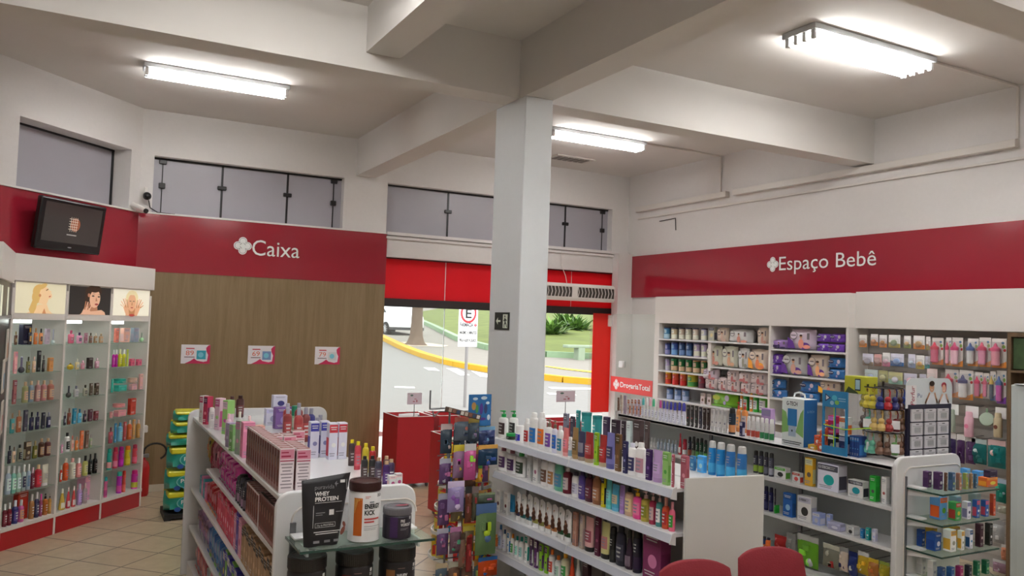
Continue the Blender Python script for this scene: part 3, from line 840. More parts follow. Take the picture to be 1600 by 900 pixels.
HANGDATA = """@p1
P 7.020 5.520 1.881 0.090 0.122 fff:e94:da8
P 7.020 5.389 1.900 0.082 0.115 fff:e94:da8
P 7.020 5.290 1.887 0.084 0.122 fff:e94:c96
P 7.020 5.165 1.889 0.126 0.124 fff:cb6:9a8
P 7.020 5.025 1.890 0.073 0.118 fff:9a6:db8
P 7.020 4.903 1.886 0.115 0.126 fff:e94:ca7
P 7.020 4.810 1.882 0.043 0.125 fff:ba5:da8
B 7.020 4.714 1.752 0.110 0.246 d68:d35:e96
B 7.020 4.608 1.751 0.051 0.254 fbc:d36:e94
B 7.020 4.524 1.746 0.101 0.261 fcd:d37:e94
B 7.020 4.380 1.760 0.097 0.244 ddd:46a:e94
B 7.020 4.273 1.759 0.102 0.256 e9b:d36:e94
B 7.020 4.150 1.759 0.125 0.252 e9a:d47:e94
@p2
P 7.020 5.461 1.698 0.124 0.119 eef:a98:bbc
P 7.020 5.345 1.700 0.084 0.118 ebb:a76:caa
P 7.020 5.251 1.702 0.083 0.134 fff:d8a:ecd
P 7.020 5.132 1.713 0.143 0.120 eef:47b:9be
P 7.020 4.977 1.706 0.074 0.130 eef:9ac:cde
P 7.020 4.889 1.700 0.085 0.128 fff:cb5:da6
P 7.020 4.816 1.711 0.047 0.113 dde:5aa:bcd
@p3
P 7.020 5.421 1.541 0.150 0.119 dee:c8b:abd
P 7.020 5.283 1.547 0.105 0.113 bb8:aa6:cc9
P 7.020 5.147 1.537 0.151 0.115 cc9:9cb:dde
P 7.020 4.989 1.542 0.134 0.109 dde:9ac:ebc
P 7.020 4.861 1.547 0.069 0.108 ccd:8ab:bce
P 7.020 4.768 1.560 0.103 0.151 fee:edd:ddd
B 7.020 4.575 1.467 0.127 0.249 e8a:d35:e94
B 7.020 4.440 1.456 0.126 0.264 eee:447:e94
B 7.020 4.324 1.483 0.071 0.226 d79:d36:e94
B 7.020 4.260 1.485 0.049 0.221 e8a:d57:ddd
B 7.020 4.201 1.472 0.049 0.253 567:db5:57a
B 7.020 4.129 1.454 0.080 0.281 d5b:46a:95c
@p4
S 7.020 4.551 1.158 0.084 0.247 fff:aba:d83
S 7.020 4.386 1.138 0.119 0.268 fff:ebc:e8a
O 7.020 4.253 1.233 0.121 0.144 bcb:9b9
S 7.020 4.133 1.168 0.093 0.253 fff:cb9:743
@p5
K 7.000 4.558 0.883 0.079 0.263 436:324:eee
K 7.000 4.473 0.891 0.074 0.254 536:425:eee
K 7.000 4.383 0.901 0.089 0.241 647:536:ddd
K 7.000 4.308 0.913 0.136 0.216 277:166:bcc
K 7.000 4.153 0.905 0.151 0.235 288:177:ecc
@p6
K 7.000 4.112 0.620 0.092 0.198 287:3b9:abc
K 7.000 4.101 0.531 0.072 0.078 ccb:bbb:a98
K 7.000 4.132 0.274 0.099 0.190 bbb:ccc:999
K 7.000 4.079 0.144 0.059 0.130 c86:b75:ddd
K 7.000 4.120 0.028 0.118 0.104 a89:978:ccc
@p7
K 4.550 4.247 0.423 0.110 0.116 b33:c44:a22
K 4.550 4.150 0.432 0.085 0.148 999:bbb:888
K 4.550 4.000 0.386 0.183 0.214 7b3:9e4:bbb
K 4.550 3.803 0.431 0.133 0.155 998:a22:ccb
K 4.550 3.700 0.439 0.064 0.157 dcb:225:999
K 4.550 3.629 0.424 0.066 0.160 237:eee:126
K 4.550 3.551 0.461 0.082 0.144 db3:fc3:ddd
K 4.550 3.476 0.458 0.074 0.122 c84:d73:db3
K 4.550 3.397 0.481 0.072 0.101 cb3:dc4:9a4
@toy
K 2.360 5.050 1.188 0.104 0.160 789:457:c76
K 2.453 5.050 1.177 0.082 0.161 567:879:ba5
K 2.557 5.050 1.151 0.124 0.126 458:236:7ac
K 2.545 5.000 1.020 0.148 0.139 246:35a:da5
K 2.352 5.050 0.935 0.088 0.225 a8a:c4a:dc4
K 2.414 5.010 0.925 0.088 0.245 d6a:9d4:ccc
K 2.470 5.050 0.914 0.055 0.219 846:ccd:c95
K 2.506 5.050 0.897 0.050 0.117 da3:d43:6b6
K 2.309 4.990 0.722 0.122 0.206 a9c:85a:dce
K 2.433 5.050 0.626 0.049 0.247 743:955:333
K 2.484 5.050 0.636 0.049 0.234 554:933:877
K 2.572 5.050 0.746 0.129 0.074 676:c6a:9a8
K 2.559 5.020 0.405 0.157 0.349 796:bd3:57a
K 2.346 5.050 0.433 0.080 0.173 867:5a8:c8b
K 2.397 5.050 0.328 0.048 0.230 865:a54:543
K 2.450 5.050 0.293 0.041 0.232 933:d44:822
K 2.588 5.030 0.254 0.146 0.131 d52:e63:26a"""
SHELVES = {}
def shelf_rows(data, where):
    cur = None
    for ln in data.strip().split('\n'):
        if ln[0] == '@':
            n, ox, oy, an, z = ln[1:].split(); cur = (n, float(ox), float(oy), float(an), float(z)); SHELVES[n] = (cur, []); continue
        SHELVES[cur[0]][1].append(ln.split())
    for n, (cur, its) in SHELVES.items():
        _, ox, oy, an, z = cur; a = R(an); ph, grp = where[n]
        its.sort(key=lambda v: float(v[1]))
        for i, v in enumerate(its):
            k = v[0]; u, off, w_, d_, h_ = map(float, v[1:6]); zo = float(v[7]) if len(v) > 7 else 0
            oc = off+d_/2; x = ox+math.cos(a)*u-math.sin(a)*oc; y = oy+math.sin(a)*u+math.cos(a)*oc
            nm = None
            if k == 'k': nm = 'diaper_pack' if n[0] == 'v' or n == 'w2r' else 'wipes_pack'
            pos = ORD[i]+' from left' if len(its) > 1 else 'one'
            put(k, x, y, z+zo+.0005, an, w_, d_, h_, v[6], describe(k, v[6], pos+' '+ph), grp, nm)

# ------------------------------------------------------------------ room shell
XR, YB, ZC, ZB = 7.25, 9.85, 4.257, 3.79
def S(mb, name, m, **k): return struct(mb.build(name, m, **k))
def floor_mat():
    m = bpy.data.materials.new('floor_tiles'); m.use_nodes = True; nt = m.node_tree; b = nt.nodes['Principled BSDF']
    tc = nt.nodes.new('ShaderNodeTexCoord'); mp = nt.nodes.new('ShaderNodeMapping'); br = nt.nodes.new('ShaderNodeTexBrick')
    mp.inputs['Rotation'].default_value = (0, 0, R(-45)); mp.inputs['Location'].default_value = (-.264, -.10, 0)
    nt.links.new(tc.outputs['Object'], mp.inputs[0]); nt.links.new(mp.outputs[0], br.inputs['Vector'])
    br.offset = 0; br.inputs['Scale'].default_value = 1; br.inputs['Brick Width'].default_value = .417; br.inputs['Row Height'].default_value = .417
    br.inputs['Mortar Size'].default_value = .006; br.inputs['Mortar Smooth'].default_value = .1
    br.inputs['Color1'].default_value = (*lin('d2c2a6'), 1); br.inputs['Color2'].default_value = (*lin('c6b598'), 1); br.inputs['Mortar'].default_value = (*lin('5a4c3e'), 1)
    n = nt.nodes.new('ShaderNodeTexNoise'); n.inputs['Scale'].default_value = 9; n.inputs['Detail'].default_value = 8; n.inputs['Roughness'].default_value = .65
    nt.links.new(tc.outputs['Object'], n.inputs['Vector'])
    mx = nt.nodes.new('ShaderNodeMix'); mx.data_type = 'RGBA'; mx.blend_type = 'MULTIPLY'; mx.inputs[0].default_value = .45
    cr = nt.nodes.new('ShaderNodeValToRGB'); cr.color_ramp.elements[0].position = .35; cr.color_ramp.elements[0].color = (.7, .66, .6, 1); cr.color_ramp.elements[1].position = .65
    nt.links.new(n.outputs[0], cr.inputs[0]); nt.links.new(br.outputs['Color'], mx.inputs[6]); nt.links.new(cr.outputs[0], mx.inputs[7])
    nt.links.new(mx.outputs[2], b.inputs['Base Color']); b.inputs['Roughness'].default_value = .28
    bp = nt.nodes.new('ShaderNodeBump'); bp.inputs['Strength'].default_value = .3; bp.inputs['Distance'].default_value = .004; bp.invert = True
    nt.links.new(br.outputs['Fac'], bp.inputs['Height']); nt.links.new(bp.outputs[0], b.inputs['Normal'])
    return m
def wood_mat(a='8e7858', bcol='7e6846', sc_=(9, 9, .5)):
    m = bpy.data.materials.new('wood_laminate'); m.use_nodes = True; nt = m.node_tree; b = nt.nodes['Principled BSDF']
    tc = nt.nodes.new('ShaderNodeTexCoord'); mp = nt.nodes.new('ShaderNodeMapping'); mp.inputs['Scale'].default_value = sc_
    n = nt.nodes.new('ShaderNodeTexNoise'); n.inputs['Scale'].default_value = 2.2; n.inputs['Detail'].default_value = 7; n.inputs['Distortion'].default_value = .4
    n2 = nt.nodes.new('ShaderNodeTexNoise'); n2.inputs['Scale'].default_value = 18; n2.inputs['Detail'].default_value = 5
    nt.links.new(tc.outputs['Object'], mp.inputs[0]); nt.links.new(mp.outputs[0], n.inputs['Vector']); nt.links.new(mp.outputs[0], n2.inputs['Vector'])
    ad = nt.nodes.new('ShaderNodeMath'); ad.operation = 'MULTIPLY_ADD'; ad.inputs[1].default_value = .45; nt.links.new(n2.outputs[0], ad.inputs[0]); nt.links.new(n.outputs[0], ad.inputs[2])
    cr = nt.nodes.new('ShaderNodeValToRGB'); cr.color_ramp.elements[0].position = .5; cr.color_ramp.elements[0].color = (*lin(bcol), 1)
    cr.color_ramp.elements[1].position = .9; cr.color_ramp.elements[1].color = (*lin(a), 1)
    nt.links.new(ad.outputs[0], cr.inputs[0]); nt.links.new(cr.outputs[0], b.inputs['Base Color']); b.inputs['Roughness'].default_value = .45
    return m
WOOD = wood_mat()
S(MB().box(-4, XR, -3, YB+.0, -.1, 0), 'floor', floor_mat())
S(MB().box(-4.2, XR+.2, -3.2, YB+.3, ZC, ZC+.15), 'ceiling', CEIL)
S(MB().box(XR, XR+.2, -3, YB+.3, -.1, ZC), 'wall_right', WALL)
S(MB().box(-4.2, -4, -3, 6, -.1, ZC), 'wall_left', WALL)
S(MB().box(-4.2, XR+.2, -3.2, -3, -.1, ZC), 'wall_rear', WALL)
# back wall with two clerestory openings and the shop entrance
bw = MB(); t = YB+.28
bw.box(.556, XR, YB, t, 3.745, ZC)                        # above the windows
bw.box(.556, .69, YB, t, 3.11, 3.745).box(2.87, 3.44, YB, t, 3.11, 3.745).box(6.95, XR, YB, t, 3.11, 3.745)
bw.box(.556, 3.44, YB, t, -.1, 3.11)                      # behind the wood panelling
bw.box(3.44, XR, YB, t, 2.80, 3.11)                       # lintel over the entrance
bw.box(7.06, XR, YB, t, -.1, 2.80)
S(bw, 'wall_back', WALL)
# angled left wall with one clerestory opening
aw = (-.714, 8.506); ang = math.degrees(math.atan2(9.851-8.506, .556+.714))
al = MB(); L = 1.8498
al.box(-4.4, L, 0, .25, -.1, 3.11).box(-4.4, L, 0, .25, 3.76, ZC).box(1.696, L, 0, .25, 3.11, 3.76).box(-4.4, .25, 0, .25, 3.11, 3.76)
S(al, 'wall_angled', WALL, loc=(aw[0], aw[1], 0), rz=ang)
S(MB().box(6.98, XR, 9.70, YB, 0, 3.08), 'trim_1', WALL)   # pilaster beside the entrance
# beams
S(MB().box(-4, 3.02, 5.60, 5.84, ZB, ZC), 'beam_across_left', CEIL)
S(MB().box(3.27, XR, 5.60, 5.84, ZB, ZC), 'beam_across_right', CEIL)
S(MB().box(3.02, 3.27, -3, YB, ZB, ZC), 'beam_along_room', CEIL)
S(MB().box(1.75, 2.01, -3, 5.60, 3.92, ZC), 'beam_secondary', CEIL)
S(MB().box(3.27, XR, 2.52, 2.78, ZB, ZC), 'beam_front', CEIL)
bevel(S(MB().box(3.02, 3.27, 5.49, 6.0, 0, ZB), 'column', COLM), .006, 1)
# red fascia panels
S(MB().box(.50, 3.45, YB-.025, YB, 2.44, 3.085), 'trim_2', REDP)
S(MB().box(XR-.025, XR, -3, YB-.0, 2.44, 3.05), 'trim_3', REDP)
S(MB().box(-4.3, L+.01, -.02, 0, 2.44, 3.085), 'trim_4', REDP, loc=(aw[0], aw[1], 0), rz=ang)
S(MB().box(.5, 3.45, YB-.035, YB, 3.085, 3.10), 'trim_5', LAM)
S(MB().box(-4.3, L, -.035, 0, 3.085, 3.10), 'trim_6', LAM, loc=(aw[0], aw[1], 0), rz=ang)
# wood panelling under the Caixa panel, skirting
S(MB().box(.45, 3.45, YB-.02, YB, .08, 2.44), 'trim_7', WOOD)
S(MB().box(.45, 3.45, YB-.03, YB, 0, .08), 'baseboard_back', mat('cfc6b4', .5))
# sill mouldings above the entrance
S(MB().box(3.44, 7.24, YB-.05, YB, 3.075, 3.115).box(3.44, 7.24, YB-.03, YB, 3.03, 3.06), 'trim_8', WALL)
# clerestory windows: opaque grey film panes, black joints and clamps
PANE = mat('a9a6ae', .4, var=.03, scale=3); BLK = mat('1d1b1d', .4)
def window(n, x0, x1, z0, z1, cuts, loc=None, rz=0, yy=YB+.12, ends=(1, 1)):
    w_ = MB().box(x0, x1, yy, yy+.01, z0, z1)
    o = struct(w_.build('window_%d' % n, PANE, loc=loc, rz=rz))
    f = MB().box(x0, x1, yy-.012, yy+.014, z1-.02, z1)
    for c_ in cuts: f.box(c_-.012, c_+.012, yy-.008, yy+.012, z0, z1-.02)
    f.build('window_joint', BLK, parent=o)
    for c_ in cuts: MB().cbox(c_-.05, c_+.05, yy-.03, yy+.02, (z0+z1)/2+.02, (z0+z1)/2+.065, .006).build('clamp', BLK, parent=o)
    for c_, on in ((x0+.1, ends[0]), (x1-.1, ends[1])):
        if not on: continue
        MB().box(c_-.006, c_+.006, yy-.008, yy+.012, z0, z1-.02).build('window_joint', BLK, parent=o)
        MB().cbox(c_-.04, c_+.04, yy-.03, yy+.02, z1-.07, z1-.02, .006).build('clamp', BLK, parent=o)
        MB().cbox(c_-.035, c_+.035, yy-.03, yy+.02, (z0+z1)/2-.03, (z0+z1)/2+.03, .006).build('clamp', BLK, parent=o)
    return o
window(1, .69, 2.87, 3.11, 3.745, (1.44, 2.2))
window(2, 3.44, 6.95, 3.11, 3.745, (4.34, 5.30, 6.2), ends=(0, 1))
o = window(3, .25, 1.696, 3.11, 3.76, (), loc=(aw[0], aw[1], 0), rz=ang, yy=.235, ends=(0, 0))
MB().box(1.668, 1.692, .222, .245, 3.11, 3.74).build('window_joint', BLK, parent=o)
# entrance: red lit door head in panels, black bottom rail, glass panes
RG = mat('e0202c', .3); RED2 = translucent('dc2c3a', .5)
dh = struct(MB().box(3.45, 7.06, YB+.12, YB+.14, 2.27, 2.80).build('door_1', RED2))
MB().box(4.335, 4.345, YB+.113, YB+.12, 2.27, 2.80).box(6.335, 6.343, YB+.113, YB+.12, 2.27, 2.80).build('panel_joint', mat('e8d8d8', .4), parent=dh)
MB().box(3.45, 7.06, YB+.08, YB+.15, 2.165, 2.27).build('bottom_rail', DARK, parent=dh)
MB().box(3.45, 7.06, YB+.10, YB+.15, 2.785, 2.80).build('head_rail', DARK, parent=dh)
gp = struct(MB().box(3.45, 4.34, YB+.10, YB+.108, .56, 2.165).build('window_4', GLASS))
MB().box(3.45, 4.34, YB+.09, YB+.118, .50, .56).build('glass_rail', mat('e8e8e8', .4), parent=gp)
MB().box(4.336, 4.344, YB+.095, YB+.113, .56, 2.165).build('glass_edge', mat('e4ecea', .3), parent=gp)
gp2 = struct(MB().box(6.68, 7.05, YB+.10, YB+.11, .02, 2.165).build('window_5', GLASS))
# red acrylic leaf beside the door
tag(MB().cbox(6.68, 7.04, YB+.02, YB+.035, .74, 2.19, .004).build('banner', translucent('e8483e', .5)), 'tall red acrylic strip hanging at the right side of the entrance', 'banner')
tag(MB().cbox(6.93, 7.03, YB-.03, YB+.015, 2.0, 2.17, .004).build('junction_box', LAM), 'small white box on the red strip beside the entrance', 'junction box')
# glass side screen with the shop sign
gs = thing('glass_screen', 'clear glass side screen with red shop name strip between entrance and baby shelves', 'glass screen', (6.9, 9.68, 0), -90)
MB().box(0, .95, 0, .01, .05, 2.185).build('pane', mat('f8fbf9', .03, glass=.88), parent=gs)
MB().box(-.0, .97, -.004, .014, 0, .05).build('bottom_rail', STEEL, parent=gs)
MB().box(-.02, .95, -.003, -.001, 1.07, 1.285).build('sign_strip', paper('e8403c'), parent=gs)
def logo(parent, cx, cz, r, y, m1, m2, name='cross_emblem', rot=0.0):
    mb = MB()
    for a in range(4):
        A = a*math.pi/2+rot; mb.ell(cx+math.cos(A)*r*.52, cz+math.sin(A)*r*.52, r*.46, r*.46, y, t=.001, mi=0, n=18)
    mb.ell(cx, cz, r*.5, r*.5, y, t=.001, mi=0)
    for a in range(4):
        A = a*math.pi/2+rot; mb.ell(cx+math.cos(A)*r*.5, cz+math.sin(A)*r*.5, r*.38, r*.38, y-.0008, mi=1, n=14)
    mb.ell(cx, cz, r*.42, r*.42, y-.0008, mi=1)
    for a in range(4):
        A = a*math.pi/2+rot; mb.ell(cx+math.cos(A)*r*.5, cz+math.sin(A)*r*.5, r*.33, r*.33, y-.0016, mi=0, n=12)
    mb.ell(cx, cz, r*.4, r*.4, y-.0018, mi=0)
    for a in range(3): A = rot+.8+a*1.57; mb.ell(cx+math.cos(A)*r*.28, cz+math.sin(A)*r*.28, r*.2, r*.035, y-.0022, mi=1, n=8, rot=A+1.57)
    return mb.build(name, [m1, m2], parent=parent)
WHT = paper('f2efee')
logo(gs, .12, 1.175, .075, -.0045, WHT, paper('e8403c'))
text('DrogariaTotal', 'lettering', .22, .90, 1.145, -.0045, WHT, gs, h=.075, bold=.02)
MB().cbox(.22, .32, -.05, -.0, 1.42, 1.52, .01).build('door_lock', mat('e0e0e0', .3), parent=gs)

# wall lettering
cx_ = thing('wall_lettering', 'white Caixa lettering with cross emblem on red panel above wood', 'sign', (0, YB-.028, 0))
logo(cx_, 1.682, 2.80, .105, -.004, WHT, paper('a09898')); text('Caixa', 'lettering', 1.79, 2.345, 2.70, -.004, WHT, cx_, h=.19, t=.004)
eb = thing('wall_lettering', 'white Espaço Bebê lettering with cross emblem on red panel over baby shelves', 'sign', (XR-.028, 0, 0), -90)
logo(eb, -6.94, 2.80, .09, -.004, WHT, paper('a09898')); text('Espaço Bebê', 'lettering', -6.84, -5.535, 2.725, -.004, WHT, eb, h=.165)

# cable trunking and pipes
TR = mat('dcd6d0', .5)
def trunk(name, label, segs, w_=.05, m=TR):
    mb = MB()
    for a, b in segs:
        x0, x1 = sorted((a[0], b[0])); y0, y1 = sorted((a[1], b[1])); z0, z1 = sorted((a[2], b[2]))
        h = w_/2; mb.cbox(x0-(h if x0 == x1 else 0), x1+(h if x0 == x1 else 0), y0-(h if y0 == y1 else 0), y1+(h if y0 == y1 else 0), z0-(h if z0 == z1 else 0), z1+(h if z0 == z1 else 0), .003)
    return tag(mb.build(name, m), label, 'trunking')
trunk('cable_trunking', 'wide white cable trunking high along the right wall', [((7.215, 9.6, 3.735), (7.215, 7.72, 3.735)), ((7.215, 7.60, 3.735), (7.215, 4.12, 3.735))], .07)
trunk('cable_trunking', 'thin white cable trunking just below the wide one on right wall', [((7.235, 9.6, 3.60), (7.235, 0, 3.60))], .022)
trunk('cable_trunking', 'thin vertical conduit at right end of wide trunking', [((7.235, 4.13, 3.78), (7.235, 4.13, 4.25))], .022)
trunk('cable_trunking', 'ceiling conduit running from middle lamp to right wall with vertical drop', [((6.02, 7.87, 4.245), (7.23, 7.87, 4.245)), ((7.235, 7.87, 3.77), (7.235, 7.87, 4.235))], .022)
trunk('cable_trunking', 'ceiling conduit running from nearest lamp to right wall', [((6.03, 4.13, 4.245), (7.22, 4.13, 4.245))], .022)
tag(MB().path([(7.24, 9.1, 3.52), (7.235, 8.75, 3.53)], .006).path([(7.235, 8.75, 3.53), (7.23, 8.73, 3.36)], .006).build('loose_cable', DARK), 'short loose black cable hanging from the right wall near corner', 'cable')
tag(MB().path([(6.05, 9.80, 3.05), (6.06, 9.80, 2.85), (6.12, 9.78, 2.7), (6.13, 9.75, 2.58)], .005).build('hanging_cable', TR), 'thin white cable hanging down to the air curtain', 'cable')

# fluorescent lamps
TUBEM = bpy.data.materials.new('tube_glow'); TUBEM.use_nodes = True
_b = TUBEM.node_tree.nodes['Principled BSDF']; _b.inputs['Base Color'].default_value = (1, 1, 1, 1)
_b.inputs['Emission Color'].default_value = (1, .985, .95, 1); _b.inputs['Emission Strength'].default_value = TUBE
def lamp(x0, x1, y, n, label, wd=.28):
    o = thing('fluorescent_lamp', label, 'lamp', ((x0+x1)/2, y, ZC))
    l = (x1-x0)/2; hw = wd/2
    MB().cbox(-l, l, -hw, hw, -.045, 0, .006).build('housing', mat('c8ccd0', .4), parent=o)
    for i in range(n):
        yy = 0 if n == 1 else -hw*.75+hw*1.5*i/(n-1)
        tb = MB().tube((-l+.04, yy, -.085), (l-.04, yy, -.085), .016, 10).build('tube', TUBEM, parent=o)
        for s_ in (-1, 1):
            MB().cbox(s_*(l-.03)-.015, s_*(l-.03)+.015, yy-.018, yy+.018, -.11, -.044, .004).build('tube_holder', mat('d8d8d8', .4), parent=o)
    return o
lamp(.43, 1.74, 8.06, 3, 'long fluorescent lamp on the ceiling above the Caixa area', .2)
lamp(4.60, 6.0, 4.22, 4, 'wide fluorescent lamp with four tubes on the ceiling at upper right', .32)
lamp(4.66, 6.0, 7.92, 3, 'fluorescent lamp on the ceiling just right of the column', .2)
lamp(.2, 1.5, 2.2, 3, 'added unseen fluorescent lamp over the middle left part of the shop', .24)  # added out of view to brighten the ceiling and beam faces
lamp(2.2, 2.9, 1.2, 3, 'short added unseen fluorescent lamp between the ceiling beams near the viewer', .24)  # extra unseen fixture, put in to lift the dark ceiling between beams
lamp(.3, 1.6, 4.1, 3, 'fluorescent lamp over the front left part of the shop', .24)
lamp(4.6, 6.0, 1.0, 4, 'fluorescent lamp over the front right part of the shop', .32)
lamp(-.2, 1.1, .6, 3, 'fluorescent lamp over the entrance side behind the viewer', .24)
# ceiling vent
o = thing('ceiling_vent', 'small slotted grey air vent in the ceiling beside the middle lamp', 'vent', (5.8, 9.22, ZC))
MB().box(-.3, .3, -.15, .15, -.015, 0).build('frame', mat('c9c3bd', .5), parent=o)
mb = MB()
for i in range(6): mb.box(-.25+i*.085, -.19+i*.085, -.1, .1, -.02, -.015)
mb.build('slot_grille', mat('6c655f', .5), parent=o)
# air curtain over the entrance
o = thing('air_curtain', 'white air curtain unit with curved louvres above the entrance', 'air curtain', (6.1, 9.6, 2.35))
MB().cbox(-.82, .78, .0, .18, .0, .24, .03).build('housing', mat('e4ded8', .4), parent=o)
mb = MB()
for k, (a, b) in enumerate(((-.78, .02), (.12, .74))): mb.box(a, b, -.004, .0, .05, .19)
mb.build('louvre_recess', mat('4a443e', .5), parent=o)
mb = MB()
for a, b, n in ((-.78, .02, 14), (.12, .74, 11)):
    for i in range(n+1):
        x = a+(b-a)*i/n
        mb.path([(x, -.008, .05), (x+.012, -.02, .12), (x, -.008, .19)], .005, 6)
mb.build('louvre', mat('e9e3dd', .4), parent=o)

# ------------------------------------------------------------------ outside: street, pavements, park
G0 = lambda y: -.1+.045*(y-10)
def ground(name, pts, m, dz=0.0, kind=True, cat=None, label=None):
    o = MB().add([(x, y, G0(y)+dz) for x, y in pts], [tuple(range(len(pts)))]).build(name, m)
    if o.data.polygons[0].normal.z < 0: o.data.flip_normals()
    return struct(o)
ASPH = mat('7e7c78', .9, bump=.2, var=.08, scale=6); SIDE = mat('827d74', .9, bump=.1, var=.08, scale=3); GRASS = mat('5e6a2c', .95, bump=.6, var=.4, scale=1.2)
CONC = mat('aaa69e', .9, var=.06, scale=4)
ground('pavement_near', [(-6, 10.13), (26, 10.13), (26, 14.6), (-6, 14.6)], CONC, .0)
ground('road', [(-20, 14.0), (40, 14.0), (40, 60), (-20, 60)], ASPH, -.03)
curb = [(18, 48), (14.6, 42), (13.0, 38), (12.4, 34.6), (11.8, 31.5), (11.45, 29.3), (11.2, 27.3), (11.1, 25.3), (11.15, 24.4), (11.3, 23.5), (11.6, 22.4), (12.1, 21.2), (12.7, 20.2), (13.4, 19.6), (14.5, 19.3), (18, 19.1), (40, 19)]
ground('pavement_park', curb+[(40, 90), (18, 90)], SIDE, .10)
mb = MB()
for a, b in zip(curb, curb[1:]):
    d = Vector((b[0]-a[0], b[1]-a[1])).normalized(); n = Vector((-d.y, d.x))*.16
    za, zb = G0(a[1]), G0(b[1])
    mb.add([(a[0]-n.x, a[1]-n.y, za-.05), (a[0]+n.x, a[1]+n.y, za-.05), (b[0]+n.x, b[1]+n.y, zb-.05), (b[0]-n.x, b[1]-n.y, zb-.05),
            (a[0]-n.x, a[1]-n.y, za+.14), (a[0]+n.x, a[1]+n.y, za+.14), (b[0]+n.x, b[1]+n.y, zb+.14), (b[0]-n.x, b[1]-n.y, zb+.14)],
           [(4, 5, 6, 7), (0, 4, 7, 3), (1, 2, 6, 5), (0, 1, 5, 4), (2, 3, 7, 6)])
struct(mb.build('curb', mat('c89c20', .8, var=.12, scale=5)))
struct(MB().add([(x, y, G0(y)+.115) for x, y in ((13.8, 23.2), (14.0, 22.3), (14.6, 21.2), (15.2, 21.2), (14.3, 22.7), (14.0, 23.4))], [(0, 1, 2, 3, 4, 5)]).build('painted_line', mat('dcb83c', .8)))
# zebra crossing bars and marks
ZW = mat('e6e4de', .85)
for q in ([(9.8, 24.0), (10.15, 23.9), (9.95, 23.0), (9.65, 23.2)], [(10.5, 23.8), (10.85, 23.7), (10.45, 21.9), (10.1, 21.8)], [(11.05, 23.1), (11.2, 22.2), (10.85, 21.3), (10.6, 21.5)],
          [(11.5, 19.1), (12.9, 18.8), (12.8, 18.5), (11.4, 18.7)], [(10.8, 18.0), (11.5, 17.8), (11.4, 17.5), (10.7, 17.7)], [(7.2, 19.5), (7.7, 19.4), (7.6, 19.1), (7.1, 19.2)], [(5.9, 18.9), (6.4, 18.8), (6.3, 18.4), (5.8, 18.5)]):
    struct(MB().add([(x, y, G0(y)-.022) for x, y in q], [(0, 1, 2, 3)]).build('road_marking', ZW))
# raised lawns with a pale green curb
gc = [(24, 62), (20.2, 49.8), (18.5, 43.8), (16.9, 38.4), (15.8, 34.6), (15.2, 31.8), (14.9, 29.6), (15.2, 27.6), (16.0, 26.8), (17, 26.4), (19, 26.2), (40, 26.0)]
mb = MB()
for a, b in zip(gc, gc[1:]):
    d = Vector((b[0]-a[0], b[1]-a[1])).normalized(); n = Vector((-d.y, d.x))*.14; za, zb = G0(a[1]), G0(b[1])
    hh = .32
    mb.add([(a[0]-n.x, a[1]-n.y, za), (a[0]+n.x, a[1]+n.y, za), (b[0]+n.x, b[1]+n.y, zb), (b[0]-n.x, b[1]-n.y, zb),
            (a[0]-n.x, a[1]-n.y, za+hh), (a[0]+n.x, a[1]+n.y, za+hh), (b[0]+n.x, b[1]+n.y, zb+hh), (b[0]-n.x, b[1]-n.y, zb+hh)],
           [(4, 5, 6, 7), (0, 4, 7, 3), (1, 2, 6, 5), (0, 1, 5, 4), (2, 3, 7, 6)])
struct(mb.build('lawn_curb', mat('86a07e', .85, var=.1, scale=5)))
lw = MB(); pts = gc
lw.v = [(x, y, G0(y)+.28) for x, y in gc] + [(x+7, y+7, G0(y+7)+.9) for x, y in gc[:-1]] + [(47, 33, G0(33)+.9)] + [(x+24, y+30, G0(y+30)+1.0) for x, y in gc[:-1]] + [(66, 58, G0(58)+1.0)]
n = len(gc); lw.f = [(i, i+1, n+i+1, n+i) for i in range(n-1)]+[(n+i, n+i+1, 2*n+i+1, 2*n+i) for i in range(n-1)]; lw.m = [0]*len(lw.f)
o = struct(lw.build('lawn', GRASS))
if sum(p.normal.z for p in o.data.polygons) < 0: o.data.flip_normals()
# far background: rising ground and hedge line so that no bare sky shows in the doorway
struct(MB().add([(-60, 90, 3), (160, 90, 3), (160, 110, 12), (-60, 110, 12)], [(0, 1, 2, 3)]).build('far_bank', mat('9a947c', .95, var=.2, scale=.3)))
# leaf clumps
LEAF = [mat('4f7030', .7), mat('6f9440', .7), mat('3b5428', .7)]
def shrub(x, y, z, r, h, label, n=150, blade=True):
    mb = MB()
    for i in range(n):
        a = random.uniform(0, 6.28); e = random.uniform(.15, 1.2); L_ = h*random.uniform(.5, 1); w_ = r*.09
        d = Vector((math.cos(a)*math.cos(e), math.sin(a)*math.cos(e), math.sin(e))); s_ = Vector((-math.sin(a), math.cos(a), 0))*w_
        p0 = Vector((random.uniform(-.3, .3)*r, random.uniform(-.3, .3)*r, 0)); p1 = p0+d*L_*.6; p2 = p0+d*L_; p2.z -= L_*.15
        mb.add([p0-s_*.4, p0+s_*.4, p1+s_, p1-s_, p2], [(0, 1, 2, 3), (3, 2, 4)], random.choice((0, 0, 1, 1, 2)))
    return tag(mb.build('shrub', LEAF, loc=(x, y, z)), label, 'shrub')
shrub(19.6, 32.4, G0(32.4)+.55, .9, 1.3, 'spiky pale green shrub on the lawn just right of the column')
shrub(23.4, 37.1, G0(37)+.65, 1.2, 1.6, 'dark leafy shrub in the middle of the lawn seen through the entrance')
shrub(21.9, 34.0, G0(34)+.6, 1.0, 1.5, 'broad-leaved shrub on the lawn next to the red strip')
